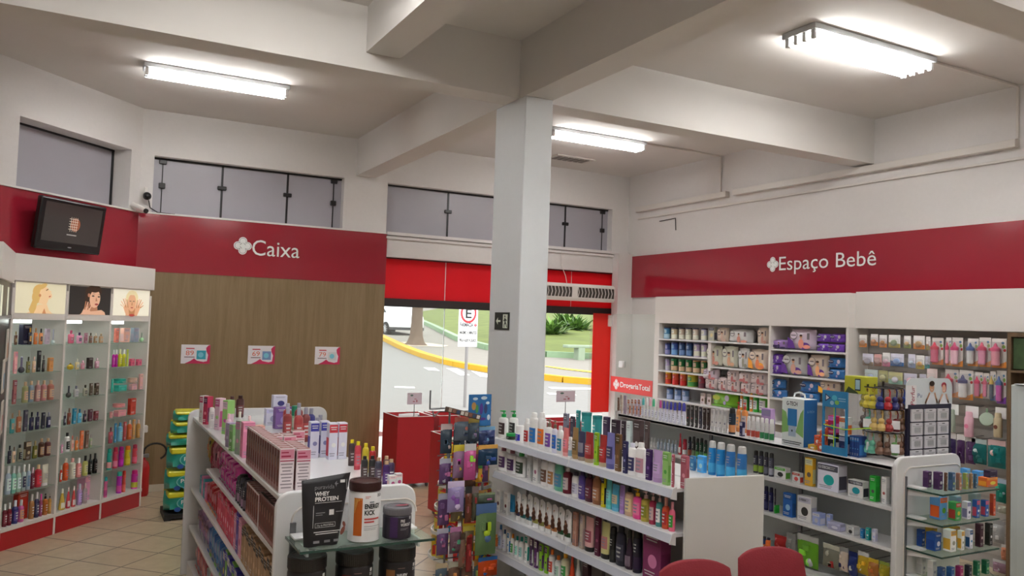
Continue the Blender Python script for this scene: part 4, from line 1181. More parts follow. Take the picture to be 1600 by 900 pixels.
shrub(25.4, 35.6, G0(36)+.7, .9, 1.4, 'shrub on the lawn partly hidden behind the red strip')
# street tree
tm = MB(); pr = [(.50, 0), (.36, .12), (.27, .4), (.24, .9), (.22, 1.8), (.21, 3.2), (.2, 5)]
tm.lathe([(r, z) for r, z in pr], 18)
for i, v in enumerate(tm.v):
    a = math.atan2(v[1], v[0]); k = 1+.10*math.sin(a*5)*max(0, 1-v[2]/.8)+.03*math.sin(a*9); tm.v[i] = (v[0]*k, v[1]*k, v[2])
BARK = mat('6a5a4c', .95, bump=.8, var=.28, scale=5)
o = thing('street_tree', 'grey-barked street tree trunk flaring at its base beside the yellow curb', 'tree', (12.55, 31.6, G0(31.6)+.08))
tm.build('trunk', BARK, parent=o)
cr_ = MB()
for i in range(500):
    p = Vector((random.gauss(0, 1.5), random.gauss(0, 1.5), 6+random.gauss(0, 1.0))); a = Vector((random.uniform(-1, 1), random.uniform(-1, 1), random.uniform(-1, 1))).normalized()*.25; b = a.orthogonal().normalized()*.14
    cr_.add([p-a, p+b, p+a, p-b], [(0, 1, 2, 3)], random.choice((0, 1)))
cr_.build('crown', LEAF[:2], parent=o)
ground('tree_pit', [(12.0, 30.9), (13.3, 30.6), (13.9, 31.3), (13.6, 32.6), (12.4, 33.0)], mat('c8b9a4', .9), .11)
# parked car
car = thing('car', 'white parked car with alloy wheel at the far kerb behind the wood panel edge', 'car', (14.1, 39.3, G0(39)), 98)
prof = [(-2.0, .35), (-2.05, .75), (-1.95, 1.0), (-1.45, 1.12), (-.9, 1.5), (.4, 1.56), (1.3, 1.5), (1.95, 1.05), (2.05, .7), (2.0, .35)]
mb = MB(); mb.poly(prof, -.86, 1.72, 0); bevel(mb.build('body', mat('eef0f0', .25, coat=.5), parent=car), .06, 3)
MB().poly([(-1.3, 1.13), (-.85, 1.44), (-.1, 1.47), (-.1, 1.13)], -.875, .01).poly([(0, 1.13), (0, 1.47), (1.2, 1.42), (1.55, 1.13)], -.875, .01).build('side_window', mat('23282c', .1), parent=car)
MB().poly([(-1.3, 1.13), (-.85, 1.44), (-.1, 1.47), (-.1, 1.13)], .865, .01).poly([(0, 1.13), (0, 1.47), (1.2, 1.42), (1.55, 1.13)], .865, .01).build('side_window', mat('23282c', .1), parent=car)
MB().box(-2.02, 2.02, -.87, .87, .28, .42).build('sill', mat('3a3a3c', .6), parent=car)
for wx in (-1.3, 1.3):
    for sy in (-1, 1):
        tw = MB(); tw.lathe([(.2, -.1), (.33, -.1), (.345, 0), (.33, .1), (.2, .1)], 28); tw.v = [(wx+x, sy*.8+z, .33+y) for x, y, z in tw.v]
        wo = tw.build('wheel', mat('1c1c1e', .8), parent=car)
        rm = MB(); yy = sy*.91
        for k in range(10):
            a = k*math.pi/5; rm.tube((wx, yy, .33), (wx+.2*math.cos(a), yy, .33+.2*math.sin(a)), .016)
        rm.tube((wx, yy-.01, .33), (wx, yy+.01, .33), .05, 12).build('rim', mat('c8ccd0', .3, metal=.7), parent=wo)
# park bench / low wall
tag(MB().cbox(16.2, 19.5, 25.6, 25.95, G0(25.7)+.55, G0(25.7)+.66, .02).cbox(16.7, 17.0, 25.6, 25.95, G0(25.7)+.05, G0(25.7)+.56, .02).cbox(17.9, 18.2, 25.6, 25.95, G0(25.7)+.05, G0(25.7)+.56, .02).build('bench', mat('90a088', .85, var=.1, scale=5)), 'pale green concrete bench in front of the lawn across the street', 'bench')
# parking sign
sg = thing('parking_sign', 'white parking sign with red ringed E on grey pole outside entrance', 'street sign', (7.55, 16, 0), 0)
MB().tube((0, .03, .05), (0, .03, 2.7), .035, 12).build('pole', mat('8f8c8a', .6, metal=.2), parent=sg)
MB().cbox(-.235, .225, -.01, .0, 1.455, 2.62, .003).build('plate', paper('f0f0ee'), parent=sg)
mb = MB(); mb.ell(-.005, 2.19, .19, .22, -.0115, mi=0, n=36).ell(-.005, 2.19, .145, .17, -.0125, mi=1, n=36); mb.build('ring', [paper('cc2a34'), paper('f0f0ee')], parent=sg)
text('E', 'sign_letter', -.075, .07, 2.085, -.0135, paper('222222'), sg, h=.21, bold=.02)
text('FARMÁCIA', 'lettering', -.20, .115, 1.895, -.013, paper('3a3a44'), sg, h=.085, bold=.03)
text('MÁXIMO 15 MINUTOS', 'lettering', -.20, .205, 1.735, -.013, paper('1a1a1c'), sg, h=.065, bold=.03)
text('PISCA ALERTA LIGADO', 'lettering', -.20, .205, 1.57, -.013, paper('1a1a1c'), sg, h=.06, bold=.03)
logo(sg, .17, 1.93, .04, -.0115, paper('d43444'), paper('f0f0ee'))

# ------------------------------------------------------------------ perfume cabinet
PFX, PFY, PFA = -.445, 7.827, 49.68
pc = thing('perfume_cabinet', 'white three-bay perfume cabinet with glass shelves and lit portrait panels', 'cabinet', (PFX, PFY, 0), PFA)
for u in (-.02, .575, 1.155, 1.735): MB().box(u-.012, u+.012, 0, .34, 0, 2.155).build('upright', LAM, parent=pc)
MB().box(-.03, 1.747, .34, .36, 0, 2.155).build('back_panel', mat('dfe2de', .4), parent=pc)
MB().cbox(-.118, 1.76, -.02, .5, 2.215, 2.44, .003).build('hood', LAM, parent=pc)
MB().box(-.03, 1.747, -.005, .34, .15, .18).build('base_shelf', LAM, parent=pc)
for a, b in ((-.005, .56), (.59, 1.14), (1.17, 1.72)):
    MB().box(a, b, .0, .02, .0, .15).build('kick_panel', mat('b41a24', .3), parent=pc)
    for z in (.44, .697, .945, 1.187, 1.44, 1.68):
        MB().box(a, b, .01, .33, z-.008, z).build('glass_shelf', [mat('f2f8f5', .05, glass=.88)], parent=pc)
    MB().box(a, b, .0, .14, 1.892, 1.935).build('light_pelmet', LAM, parent=pc)
    l_ = MB().box(a+.03, a+.30, .10, .13, 1.862, 1.892).build('shelf_light', mat('f6fff8', .5, emit=3.5), parent=pc)
def portrait(parent, x0, x1, z0, z1, y, style):
    """backlit beauty poster: plain background with a woman's portrait drawn in flat shapes"""
    W, H = x1-x0, z1-z0; mb = MB(); E_ = .16
    cols = {0: ('e6dfc0', 'd9b46a', 'f2cfa0', 'c98a58', 'b4543c', '8a6a3c'), 1: ('2a2724', '3a2618', 'e2b394', 'b57b5c', 'a8403c', '20140e'), 2: ('f4efdc', 'e8dcae', 'e3b088', 'c08858', 'b4483c', '5a4030')}[style]
    ms = [mat(c, .4, emit=E_) for c in cols]
    k = [0]
    def T(px, pz): return x0+px*W, z0+pz*H
    def e(px, pz, rx, rz, m, rot=0.0): k[0] += 1; X_, Z_ = T(px, pz); mb.ell(X_, Z_, rx*W, rz*H, y-.0003*k[0], mi=m, rot=rot)
    def p(pts, m): k[0] += 1; mb.poly([T(*q) for q in pts], y-.0003*k[0], mi=m)
    mb.rect(x0, x1, z0, z1, y, mi=0)
    if style == 0:
        p([(.22, .0), (.36, .12), (.44, .3), (.62, .3), (.66, .12), (.74, 0)], 2)
        p([(.30, 0), (.26, .12), (.34, .5), (.44, .5), (.40, .15), (.36, 0)], 1); e(.46, .72, .14, .25, 1); e(.40, .55, .09, .22, 1)
        p([(.44, .34), (.48, .6), (.64, .50), (.60, .28)], 2); e(.56, .66, .105, .23, 2, .5); e(.66, .60, .05, .1, 2, .7)
        p([(.62, .80), (.70, .74), (.64, .70)], 2); e(.60, .80, .03, .02, 5, .5); e(.66, .58, .022, .02, 4, .4); e(.46, .60, .025, .05, 3)
        e(.5, .9, .10, .08, 1, .4); p([(.52, 0), (.56, .18), (.60, 0)], 3)
    elif style == 1:
        e(.56, .82, .20, .24, 1); p([(.34, .1), (.38, .9), (.46, .9), (.46, .2)], 1)
        p([(.25, 0), (.36, .10), (.52, .14), (.78, .18), (.86, .1), (.88, 0)], 2); p([(.50, .12), (.48, .4), (.66, .4), (.68, .15)], 3)
        e(.60, .58, .13, .33, 2, -.15); e(.45, .70, .03, .07, 3); e(.60, .93, .14, .12, 1, .1)
        e(.55, .68, .035, .025, 5); e(.69, .66, .03, .024, 5); p([(.50, .74), (.56, .77), (.61, .75), (.56, .755)], 5); p([(.65, .74), (.72, .75), (.72, .73)], 5)
        p([(.62, .64), (.66, .50), (.61, .49)], 3); e(.64, .38, .045, .035, 4)
        p([(.27, 0), (.34, .22), (.44, .3), (.50, .12), (.44, 0)], 2)
        for a, (fx, fz) in enumerate(((.38, .48), (.43, .46), (.47, .42), (.52, .33))): p([(.34+a*.035, .18), (fx-.012, fz), (fx+.012, fz), (.375+a*.035, .17)], 2 if a % 2 else 3)
    else:
        p([(.34, 0), (.40, .3), (.60, .3), (.66, 0)], 3); e(.5, .68, .17, .30, 1)
        e(.5, .50, .115, .34, 2); p([(.36, .6), (.40, .95), (.60, .95), (.64, .6), (.56, .80), (.44, .80)], 1)
        e(.455, .56, .03, .014, 5); e(.545, .56, .03, .014, 5); p([(.49, .52), (.485, .40), (.515, .40), (.51, .52)], 3); e(.5, .31, .035, .022, 4)
        for s_ in (-1, 1):
            X0 = .5+s_*.13; p([(X0-s_*.06, .02), (X0-s_*.04, .3), (X0+s_*.05, .42), (X0+s_*.10, .3), (X0+s_*.02, 0)], 2)
            for a, (fx, fz) in enumerate(((.02, .62), (.07, .66), (.12, .64), (.17, .55), (.19, .42))):
                bx = X0-s_*.02+s_*a*.028; p([(bx-.012, .32), (X0+s_*(fx)-.010, fz), (X0+s_*fx+.010, fz), (bx+.016, .30)], 2 if a % 2 else 3)
        e(.5, .02, .08, .05, 4)
    return mb.build('portrait_panel', ms, parent=parent)
for i, (a, b) in enumerate(((.0, .555), (.60, 1.135), (1.175, 1.712))):
    f = MB().box(a-.008, b+.008, .002, .05, 1.935, 2.215).build('lightbox', LAM, parent=pc)
    portrait(f, a, b, 1.947, 2.205, -.0005, i)

# black framed cabinet at the very left
bk = thing('display_cabinet', 'black framed display cabinet with white hood at the far left edge', 'cabinet', (-.475, 7.79, 0), 90)
MB().box(-1.3, .0, .0, .35, 0, 2.192).build('body', mat('1c1a1c', .35), parent=bk)
MB().cbox(-1.3, .0, -.02, .4, 2.19, 2.44, .003).build('hood', LAM, parent=bk)
for u0, u1 in ((-.42, -.28), (-1.05, -.86), (-1.28, -1.1)):
    f = MB().rect(u0, u1, 1.93, 2.15, -.003).build('picture_panel', mat('d8dcc8', .4, emit=.22), parent=bk)
    MB().poly([(u0+.02, 1.93), (u0+.035, 2.15), (u0+.05, 2.15), (u0+.03, 1.93)], -.004).build('curved_band', mat('2a2628', .4), parent=f)
MB().box(-1.3, .0, -.015, .0, 1.90, 1.93).build('metal_rail', STEEL, parent=bk)
for i, (u, z, c) in enumerate(((-.22, 1.56, 'd8a890'), (-.42, 1.33, '9ab8c8'), (-.32, 1.0, 'd8a0a0'), (-.5, .8, '5a88b0'))):
    k = tag(MB().cbox(u-.09, u+.09, -.012, -.002, z, z+.26, .003).build('blister_card', paper('ddd6cc'), loc=(-.475, 7.79, 0), rz=90), '%s product card on the black cabinet at far left, %s from top' % (cname(c[0]+c[2]+c[4]), ORD[i]), 'card', 'cards on the black cabinet')
    MB().rect(u-.06, u+.06, z+.03, z+.15, -.0135).build('printed_picture', paper(c), parent=k)

# television
tv = thing('television', 'black flat television tilted down on the red panel at left', 'television', (aw[0]+math.cos(R(ang))*.74+math.sin(R(ang))*.16, aw[1]+math.sin(R(ang))*.74-math.cos(R(ang))*.16, 2.795), ang)
TVM = mat('141214', .25)
a_ = R(7)
mb = MB(); mb.cbox(-.40, .40, -.03, .03, -.245, .245, .012)
o_ = bevel(mb.build('casing', TVM, parent=tv), .004, 1); o_.rotation_euler[0] = a_
s_ = MB().rect(-.35, .35, -.165, .205, -.0308).build('screen', mat('3a3432', .12, emit=.12), parent=o_)
mb = MB()
for x in (-.03, -.005, .02, .045): mb.rect(x, x+.005, -.05, .09, -.0312)
for z in (-.03, -.005, .02, .045, .07): mb.rect(-.05, .06, z, z+.005, -.0314)
mb.build('screen_emblem', mat('c8b8a8', .3, emit=.2), parent=s_)
MB().ell(0.03, .02, .06, .065, -.031, n=24).build('screen_glow_disc', mat('8a4828', .3, emit=.12), parent=s_)
MB().rect(-.06, .06, -.088, -.078, -.0313).build('screen_caption', mat('9a9490', .3, emit=.15), parent=s_)
MB().ell(0, -.205, .025, .006, -.0308).build('badge', mat('a0a0a4', .3, metal=.5), parent=o_)
MB().box(-.12, .12, .03, .13, -.12, .12).build('wall_bracket', DARK, parent=tv)
# security cameras
o = thing('security_camera', 'white bullet security camera at the corner above the red panels', 'camera', (.56, 9.72, 3.10), 0)
MB().lathe([(.035, -.02), (.035, .02)], 14).build('base', LAM, parent=o)
MB().tube((-.07, .05, .06), (.05, -.10, -.01), .03, 14).build('barrel', LAM, parent=o); MB().tube((.05, -.10, -.01), (.062, -.115, -.018), .026, 14).build('lens', TVM, parent=o)
o = thing('security_camera', 'small black round camera with cable on the white wall beside window', 'camera', (.63, 9.80, 3.27), 0)
MB().sphere((0, -.03, 0), .045).build('head', TVM, parent=o); MB().cbox(-.03, .0, -.02, .045, .02, .1, .004).build('bracket', LAM, parent=o)
MB().path([(.02, 0, -.04), (.04, .02, -.12), (.12, .03, -.165), (.3, .03, -.17)], .006).build('cable', DARK, parent=o)

# posters on the wood wall
def price_card(x, n, pic, label):
    o = thing('price_poster', label, 'poster', (x, YB-.022, 1.42), 0)
    MB().box(0, .31, -.002, 0, 0, .215).build('sheet', paper('e8e4ea'), parent=o)
    mb = MB(); mb.poly([(.04, 0), (.10, .03), (.14, .06), (.17, .035), (.24, .02), (.28, .03), (.29, .10), (.27, .14), (.265, .18), (.29, .21), (.31, .215), (.31, 0)], -.003)
    mb.build('magenta_swoosh', paper('c8285c'), parent=o)
    mb = MB(); mb.cbox(.165, .265, -.004, -.003, .05, .15, .0004).ell(.21, .10, .03, .03, -.0048, mi=1); mb.build('pack_picture', [paper(pic), paper('7ccce0')], parent=o)
    mb = MB(); mb.rect(.05, .14, .165, .178, -.003).rect(.035, .145, .07, .078, -.003, mi=1); mb.build('printed_bars', [paper('c84858'), paper('5a2a3a')], parent=o)
    text(n, 'price', .05, .135, .095, -.0035, paper('d86848'), o, h=.055)
price_card(1.07, '89', '38a8c0', 'price poster with teal pack on wood wall, leftmost of three')
price_card(1.80, '69', '7898c8', 'price poster with blue pack on wood wall, middle of three')
price_card(2.59, '79', 'd8d8dc', 'price poster with white pack on wood wall, rightmost of three')
tag(MB().cbox(.715, .765, 9.77, 9.83, .66, .74, .01).build('wall_socket', LAM), 'small white socket on the wood wall beside perfume cabinet', 'socket')
# fire extinguisher and hose
fe = thing('fire_extinguisher', 'red fire extinguisher with black looped hose behind the perfume cabinet', 'fire extinguisher', (.73, 9.66, 0), 0)
MB().lathe([(.055, 0), (.065, .02), (.065, .3), (.05, .36), (.02, .39), (.02, .42)], 18).build('cylinder', mat('b01c20', .3), parent=fe)
mb = MB(); pts = [(.0, 0, .42)]+[(.11-.115*math.cos(t*.35), -.01, .47+.09*math.sin(t*.35)) for t in range(0, 13)]
mb.path(pts, .011, 8).build('hose', mat('1a1a1a', .5), parent=fe); MB().cbox(-.02, .05, -.02, .02, .41, .45, .004).build('valve', STEEL, parent=fe)
# diaper stack on a pallet
pl = tag(MB().box(.84, 1.30, 8.40, 8.82, .02, .06).box(.84, .90, 8.40, 8.82, 0, .0205).box(1.04, 1.10, 8.40, 8.82, 0, .0205).box(1.24, 1.30, 8.40, 8.82, 0, .0205).build('pallet', mat('1e1c1e', .6)), 'low black plastic pallet under the stacked teal diaper packs', 'pallet')
z = .062
for i, (h, dx, rz_) in enumerate(((.2, 0, 2), (.2, .0, -2), (.22, .01, 1), (.12, .0, -4), (.12, .03, 3), (.10, .05, -3))):
    o = thing('diaper_pack', 'teal diaper pack with yellow top band on the black pallet, %s' % ('bottom one', 'second from bottom', 'third from bottom', 'third from top', 'second from top', 'topmost')[i], 'diaper pack', (1.05+dx, 8.60, z), rz_, 'teal diaper packs in a stack')
    me = parts('k', .42, .34, h, '2a9:2a9:3ba')[0][1]
    MB().add([], []); w_ = bpy.data.objects.new('wrapper', me); C.objects.link(w_); w_.parent = o
    me2 = MB(); me2.cbox(-.19, .195, -.174, .15, h*.74, h*1.0, .012).build('yellow_band', mat('d8d428', .35), parent=o)
    if h > .15:
        MB().ell(.02, h*.5, .13, h*.33, -.180, n=24).ell(.02, h*.5, .12, h*.30, -.1805, mi=1, n=24).ell(-.1, h*.2, .03, .022, -.181, mi=2).ell(-.02, h*.2, .025, .02, -.181, mi=3).build('emblem', [paper('7cc8c8'), mat('1f9a96', .3), paper('2858a0'), paper('58b8d8')], parent=o)
        text('Pampers', 'lettering', -.07, .14, h*.45, -.182, paper('f0f0f0'), o, h=.038, bold=.02)
    z += h+.002

# ------------------------------------------------------------------ gondolas
def rounded_panel(x0, x1, z1, r=.07, n=6):
    P = [(x0, 0), (x1, 0)]
    for i in range(n+1): a = math.pi/2*i/n; P.append((x1-r+r*math.cos(a), z1-r+r*math.sin(a)))
    for i in range(n+1): a = math.pi/2+math.pi/2*i/n; P.append((x0+r+r*math.cos(a), z1-r+r*math.sin(a)))
    return P
def endcap(parent, x0, x1, y, ztop, name='end_panel', th=.03, ch=True):
    o = bevel(MB().poly(rounded_panel(x0, x1, ztop), y, th).build(name, SHELF, parent=parent), .006, 2)
    if ch:
        P = rounded_panel(x0+.07, x1-.0, ztop-.065, .06); mb = MB(); pts = [(p[0], y-.002, p[1]) for p in P[2:]]
        mb.path([(x0+.07, y-.002, .1)]+pts[::-1], .004, 6).build('inset_trim', LAM, parent=o)
    return o
def bracket(parent, x, y, z, l=.2):
    MB().poly([(0, 0), (l, .0), (l, -.012), (0, -.045)], 0, .003).build('shelf_bracket', SHELF, parent=parent, loc=(x, y, z), rz=-90)
# gondola one
g1 = thing('gondola_shelf', 'white double-sided gondola of hair dye and hygiene packs, left of the column', 'shelf', (0, 0, 0), 0)
GX0, GX1 = .835, 1.42
MB().box(1.115, 1.135, 3.53, 6.66, .08, 1.17).build('centre_panel', BACKP, parent=g1)
MB().cbox(GX0, GX1, 3.53, 6.66, 1.172, 1.2, .004).build('top_board', mat('e4e6e8', .15), parent=g1)
for z in (.945, .675, .39):
    MB().cbox(GX0 if z < .9 else GX0, 1.11, 3.53 if z != .945 else 3.53, 5.85 if z == .945 else 6.6, z-.025, z, .003).build('shelf_board', SHELF, parent=g1)
    MB().cbox(1.14, GX1, 3.53, 6.6, z-.025, z, .003).build('shelf_board', SHELF, parent=g1)
MB().box(GX0, GX1, 3.53, 6.6, 0, .12).build('base', SHELF, parent=g1)
endcap(g1, .785, 1.42, 3.50, 1.25)
endcap(g1, .80, 1.88, 6.66, 1.255, ch=False)
gl = MB().cbox(.83, 1.405, 3.235, 3.49, 1.059, 1.067, .001).build('glass_shelf', mat('ecf5f0', .04, glass=.88), parent=g1)
MB().box(.83, 1.405, 3.232, 3.2355, 1.058, 1.068).box(.827, .83, 3.235, 3.49, 1.058, 1.068).build('glass_edge', GEDGE, parent=gl)
MB().cbox(.80, 1.42, 3.235, 3.49, .745, .757, .002).build('glass_shelf', mat('ecf5f0', .04, glass=.88), parent=g1)
for x in (.86, 1.37): MB().box(x-.012, x+.012, 3.488, 3.4995, .1, 1.12).build('slotted_upright', STEEL, parent=g1)
for x in (.875, 1.36): MB().cbox(x-.03, x+.03, 3.40, 3.488, 1.068, 1.078, .002).cbox(x-.006, x+.006, 3.3, 3.488, 1.02, 1.057, .002).build('shelf_clip', SHELF, parent=g1)
# lotion gondola
ca, sa = math.cos(R(-88.25)), math.sin(R(-88.25))
def L2p(u, o): return 2.81+ca*u-sa*o, 5.40+sa*u+ca*o
g2 = thing('gondola_shelf', 'white gondola of lotions and hair creams standing in front of the column', 'shelf', (2.81, 5.40, 0), -88.25)
MB().box(0, 1.97, .285, .305, 0, 1.135).build('centre_panel', BACKP, parent=g2)
for z, nm in ((1.14, 0), (.90, 0), (.595, 0), (.33, 0)):
    for u0, u1 in ((0, .982), (.985, 1.97)):
        mb = MB().cbox(u0, u1, .0, .284, z-.02, z, .002); mb.build('shelf_board', SHELF, parent=g2)
        pr = MB(); pr.add([(u0, -.004, z-.004), (u1, -.004, z-.004), (u1, -.022, z-.045), (u0, -.022, z-.045), (u0, 0, z-.004), (u1, 0, z-.004), (u1, -.018, z-.047), (u0, -.018, z-.047)], [(0, 3, 2, 1), (4, 5, 6, 7), (0, 1, 5, 4), (3, 7, 6, 2), (0, 4, 7, 3), (1, 2, 6, 5)])
        pr.build('price_rail', SHELFB, parent=g2)
    for u in (-.004, .983, 1.974): MB().add([(u-.002, -.024, z-.05), (u-.002, .02, z-.06), (u-.002, .02, z+.012), (u-.002, -.005, z+.004), (u+.002, -.024, z-.05), (u+.002, .02, z-.06), (u+.002, .02, z+.012), (u+.002, -.005, z+.004)], [(0, 1, 2, 3), (4, 7, 6, 5), (0, 4, 5, 1), (3, 2, 6, 7), (0, 3, 7, 4), (1, 5, 6, 2)]).build('shelf_end', SHELF, parent=g2)
MB().cbox(0, 1.97, .306, .59, 1.12, 1.14, .002).build('rear_top_board', SHELF, parent=g2)
for z in (.8, .45): MB().cbox(0, 1.97, .306, .59, z-.02, z, .002).build('rear_shelf_board', SHELF, parent=g2)
MB().box(0, 1.97, .0, .59, 0, .1).build('base', SHELF, parent=g2)
for u in (.0, .983): 
    mb = MB().box(u+.005, u+.03, .278, .2845, .1, 1.12)
    mb.build('slotted_upright', STEEL, parent=g2)
eb_ = MB().cbox(0, .51, -.018, 0, 0, 1.2, .003).build('end_board', mat('d9d9d6', .55), parent=g2); eb_.location = (1.985, .06, 0); eb_.rotation_euler[2] = R(88.25-8)
# deodorant gondola
g3 = thing('gondola_shelf', 'white gondola of deodorants and monitors between the lotion gondola and wall', 'shelf', (0, 0, 0), 0)
for z in (1.2, .95, .70): MB().cbox(4.47, 4.74, 3.285, 6.15, z-.025, z, .003).build('shelf_board', SHELF, parent=g3)
MB().cbox(4.47, 5.02, 3.285, 6.15, 1.172, 1.1995, .003).build('top_board', mat('cfcfcf', .25), parent=g3)
MB().box(4.745, 4.765, 3.285, 6.15, 0, 1.17).build('centre_panel', mat('c2c8c6', .5), parent=g3)
MB().box(4.47, 5.02, 3.285, 6.15, 0, .12).build('base', SHELF, parent=g3)
for z in (.95, .70, .40): MB().cbox(4.77, 5.02, 3.285, 6.15, z-.025, z, .003).build('rear_shelf_board', SHELF, parent=g3)
for y in (4.24, 5.2): MB().box(4.732, 4.7445, y-.015, y+.015, .12, 1.17).build('slotted_upright', STEEL, parent=g3)
MB().box(4.455, 4.49, 3.26, 3.285, 0, 1.2).build('front_upright', SHELF, parent=g3)
endcap(g3, 4.42, 5.05, 3.225, 1.265)
MB().box(4.46, 5.02, 6.15, 6.18, 0, 1.22).build('far_end_panel', SHELF, parent=g3)
for z in (1.085, .905, .724, .555):
    gl = MB().cbox(4.50, 5.06, 2.985, 3.215, z-.008, z, .001).build('glass_shelf', mat('ecf5f0', .04, glass=.88), parent=g3)
    MB().box(4.50, 5.06, 2.982, 2.9855, z-.009, z+.001).box(4.497, 4.50, 2.985, 3.215, z-.009, z+.001).build('glass_edge', GEDGE, parent=gl)
    MB().cbox(4.50, 4.56, 3.12, 3.2245, z+.001, z+.012, .002).add([(4.515, 3.2245, z-.010), (4.515, 3.02, z-.010), (4.515, 3.02, z-.022), (4.515, 3.2245, z-.05), (4.523, 3.2245, z-.010), (4.523, 3.02, z-.010), (4.523, 3.02, z-.022), (4.523, 3.2245, z-.05)], [(0, 1, 2, 3), (4, 7, 6, 5), (0, 4, 5, 1), (1, 5, 6, 2), (2, 6, 7, 3), (3, 7, 4, 0)]).build('shelf_clip', SHELF, parent=g3)
MB().box(4.49, 4.505, 3.212, 3.2245, 0, 1.15).build('slotted_upright', STEEL, parent=g3)
# baby wall unit: y measured from the far end
wu = thing('wall_cabinet', 'white baby wall unit with tins and diaper shelves under a white hood', 'cabinet', (0, 0, 0), 0)
MB().cbox(6.9, 7.22, 5.60, 8.72, 2.07, 2.425, .003).build('hood', LAM, parent=wu)
for y0, y1 in ((8.62, 8.72), (6.64, 6.67), (5.60, 5.63)): MB().box(6.9, 7.22, y0, y1, 0, 2.07).build('side_panel', LAM, parent=wu)
MB().box(7.2, 7.22, 5.63, 8.65, 0, 2.07).build('back_panel', mat('b8b4b0', .5), parent=wu)
for z, y0, y1 in ((1.865, 6.67, 8.62), (1.655, 7.67, 8.62), (1.555, 6.67, 7.62), (1.445, 7.67, 8.62), (1.265, 6.67, 8.62), (1.07, 6.67, 8.62), (.7, 6.67, 8.62), (1.815, 5.63, 6.64), (1.535, 5.63, 6.64), (1.27, 5.63, 6.64), (1.0, 5.63, 6.64)):
    zz = z-.02 if z != 1.265 else z-.006
    MB().cbox(6.9, 7.2, y0, y1, z-.02 if z != 1.25 else z-.035, z if z != 1.25 else z-.016, .002).build('shelf_board', SHELF, parent=wu)
MB().box(6.91, 7.2, 7.62, 7.67, 1.50, 1.84).build('divider', LAM, parent=wu)
pg = thing('pegboard_unit', 'grey slatted pegboard with hooks of baby accessories under the second hood', 'pegboard', (0, 0, 0), 0)
MB().cbox(7.0, 7.22, 2.4, 5.60, 2.07, 2.44, .003).build('hood', LAM, parent=pg)
mb = MB().box(7.2, 7.22, 4.03, 5.6, 0, 2.07)
mb.build('back_board', mat('a8a4a0', .5), parent=pg)
for i in range(19): MB().box(7.19, 7.2, 4.05, 5.58, .12+i*.1, .19+i*.1).build('slat', mat('b4b0ab', .45), parent=pg)
fr = thing('wooden_cabinet', 'brown wood framed cabinet right of the pegboard with a green picture', 'cabinet', (0, 0, 0), 0)
WD = wood_mat('7a6248', '5c4834', (9, 9, .6))
MB().box(6.93, 7.22, 4.0, 4.03, 0, 2.065).box(6.93, 7.22, 3.0, 4.0, 2.03, 2.065).box(6.93, 7.22, 3.0, 4.0, 1.73, 1.75).box(7.19, 7.22, 3.0, 4.0, 0, 2.03).build('frame', WD, parent=fr)
MB().box(6.95, 6.97, 3.02, 3.99, 1.76, 2.02).build('green_picture', mat('3c5230', .3, var=.6, scale=14), parent=fr)
for i, z in enumerate((1.3, 1.0, .7)): MB().box(6.93, 7.19, 3.0, 4.0, z, z+.02).build('shelf_board', WD, parent=fr)
wc = thing('tall_white_cabinet', 'tall plain white cabinet side at the right edge of the view', 'cabinet', (0, 0, 0), 0)
MB().cbox(5.6, 6.3, 2.3, 3.23, 0, 1.70, .004).build('body', mat('d9e2e4', .4), parent=wc)
MB().box(5.596, 5.6, 2.35, 3.18, .08, 1.66).build('side_skin', mat('dde6e8', .4), parent=wc)
tag(MB().lathe([(.06, 0), (.065, .01), (.05, .03), (.02, .035)], 18).cbox(-.1, .1, -.08, .08, -.0, .008, .002).build('label_printer', STEEL, loc=(5.68, 3.12, 1.7015)), 'small grey metal dish-topped device on the white cabinet at right edge', 'device')
# exit sign on the column
ex = thing('exit_sign', 'dark green exit sign with arrow and running figure on the column', 'sign', (3.018, 5.76, 1.945), -90)
MB().box(-.125, .125, -.004, 0, 0, .14).build('plate', paper('1c2420'), parent=ex)
GL_ = paper('dfe8d8'); mb = MB()
mb.poly([(-.10, .07), (-.065, .10), (-.065, .078), (-.02, .078), (-.02, .062), (-.065, .062), (-.065, .04)], -.005)
mb.rect(.02, .10, .015, .125, -.005); mb.build('arrow_and_door', GL_, parent=ex)
K = paper('14201a'); mb = MB(); mb.ell(.055, .108, .009, .009, -.0056)
for a, b, c_, d_, r_ in ((.055, .095, .062, .06, .009), (.058, .085, .035, .072, .005), (.06, .085, .085, .075, .005), (.062, .06, .045, .04, .006), (.045, .04, .048, .02, .005), (.062, .06, .08, .045, .006), (.08, .045, .09, .022, .005)):
    v = Vector((c_-a, d_-b)).normalized(); n = Vector((-v.y, v.x))*r_; mb.poly([(a-n.x, b-n.y), (c_-n.x, d_-n.y), (c_+n.x, d_+n.y), (a+n.x, b+n.y)], -.0056)
mb.build('running_figure', K, parent=ex)

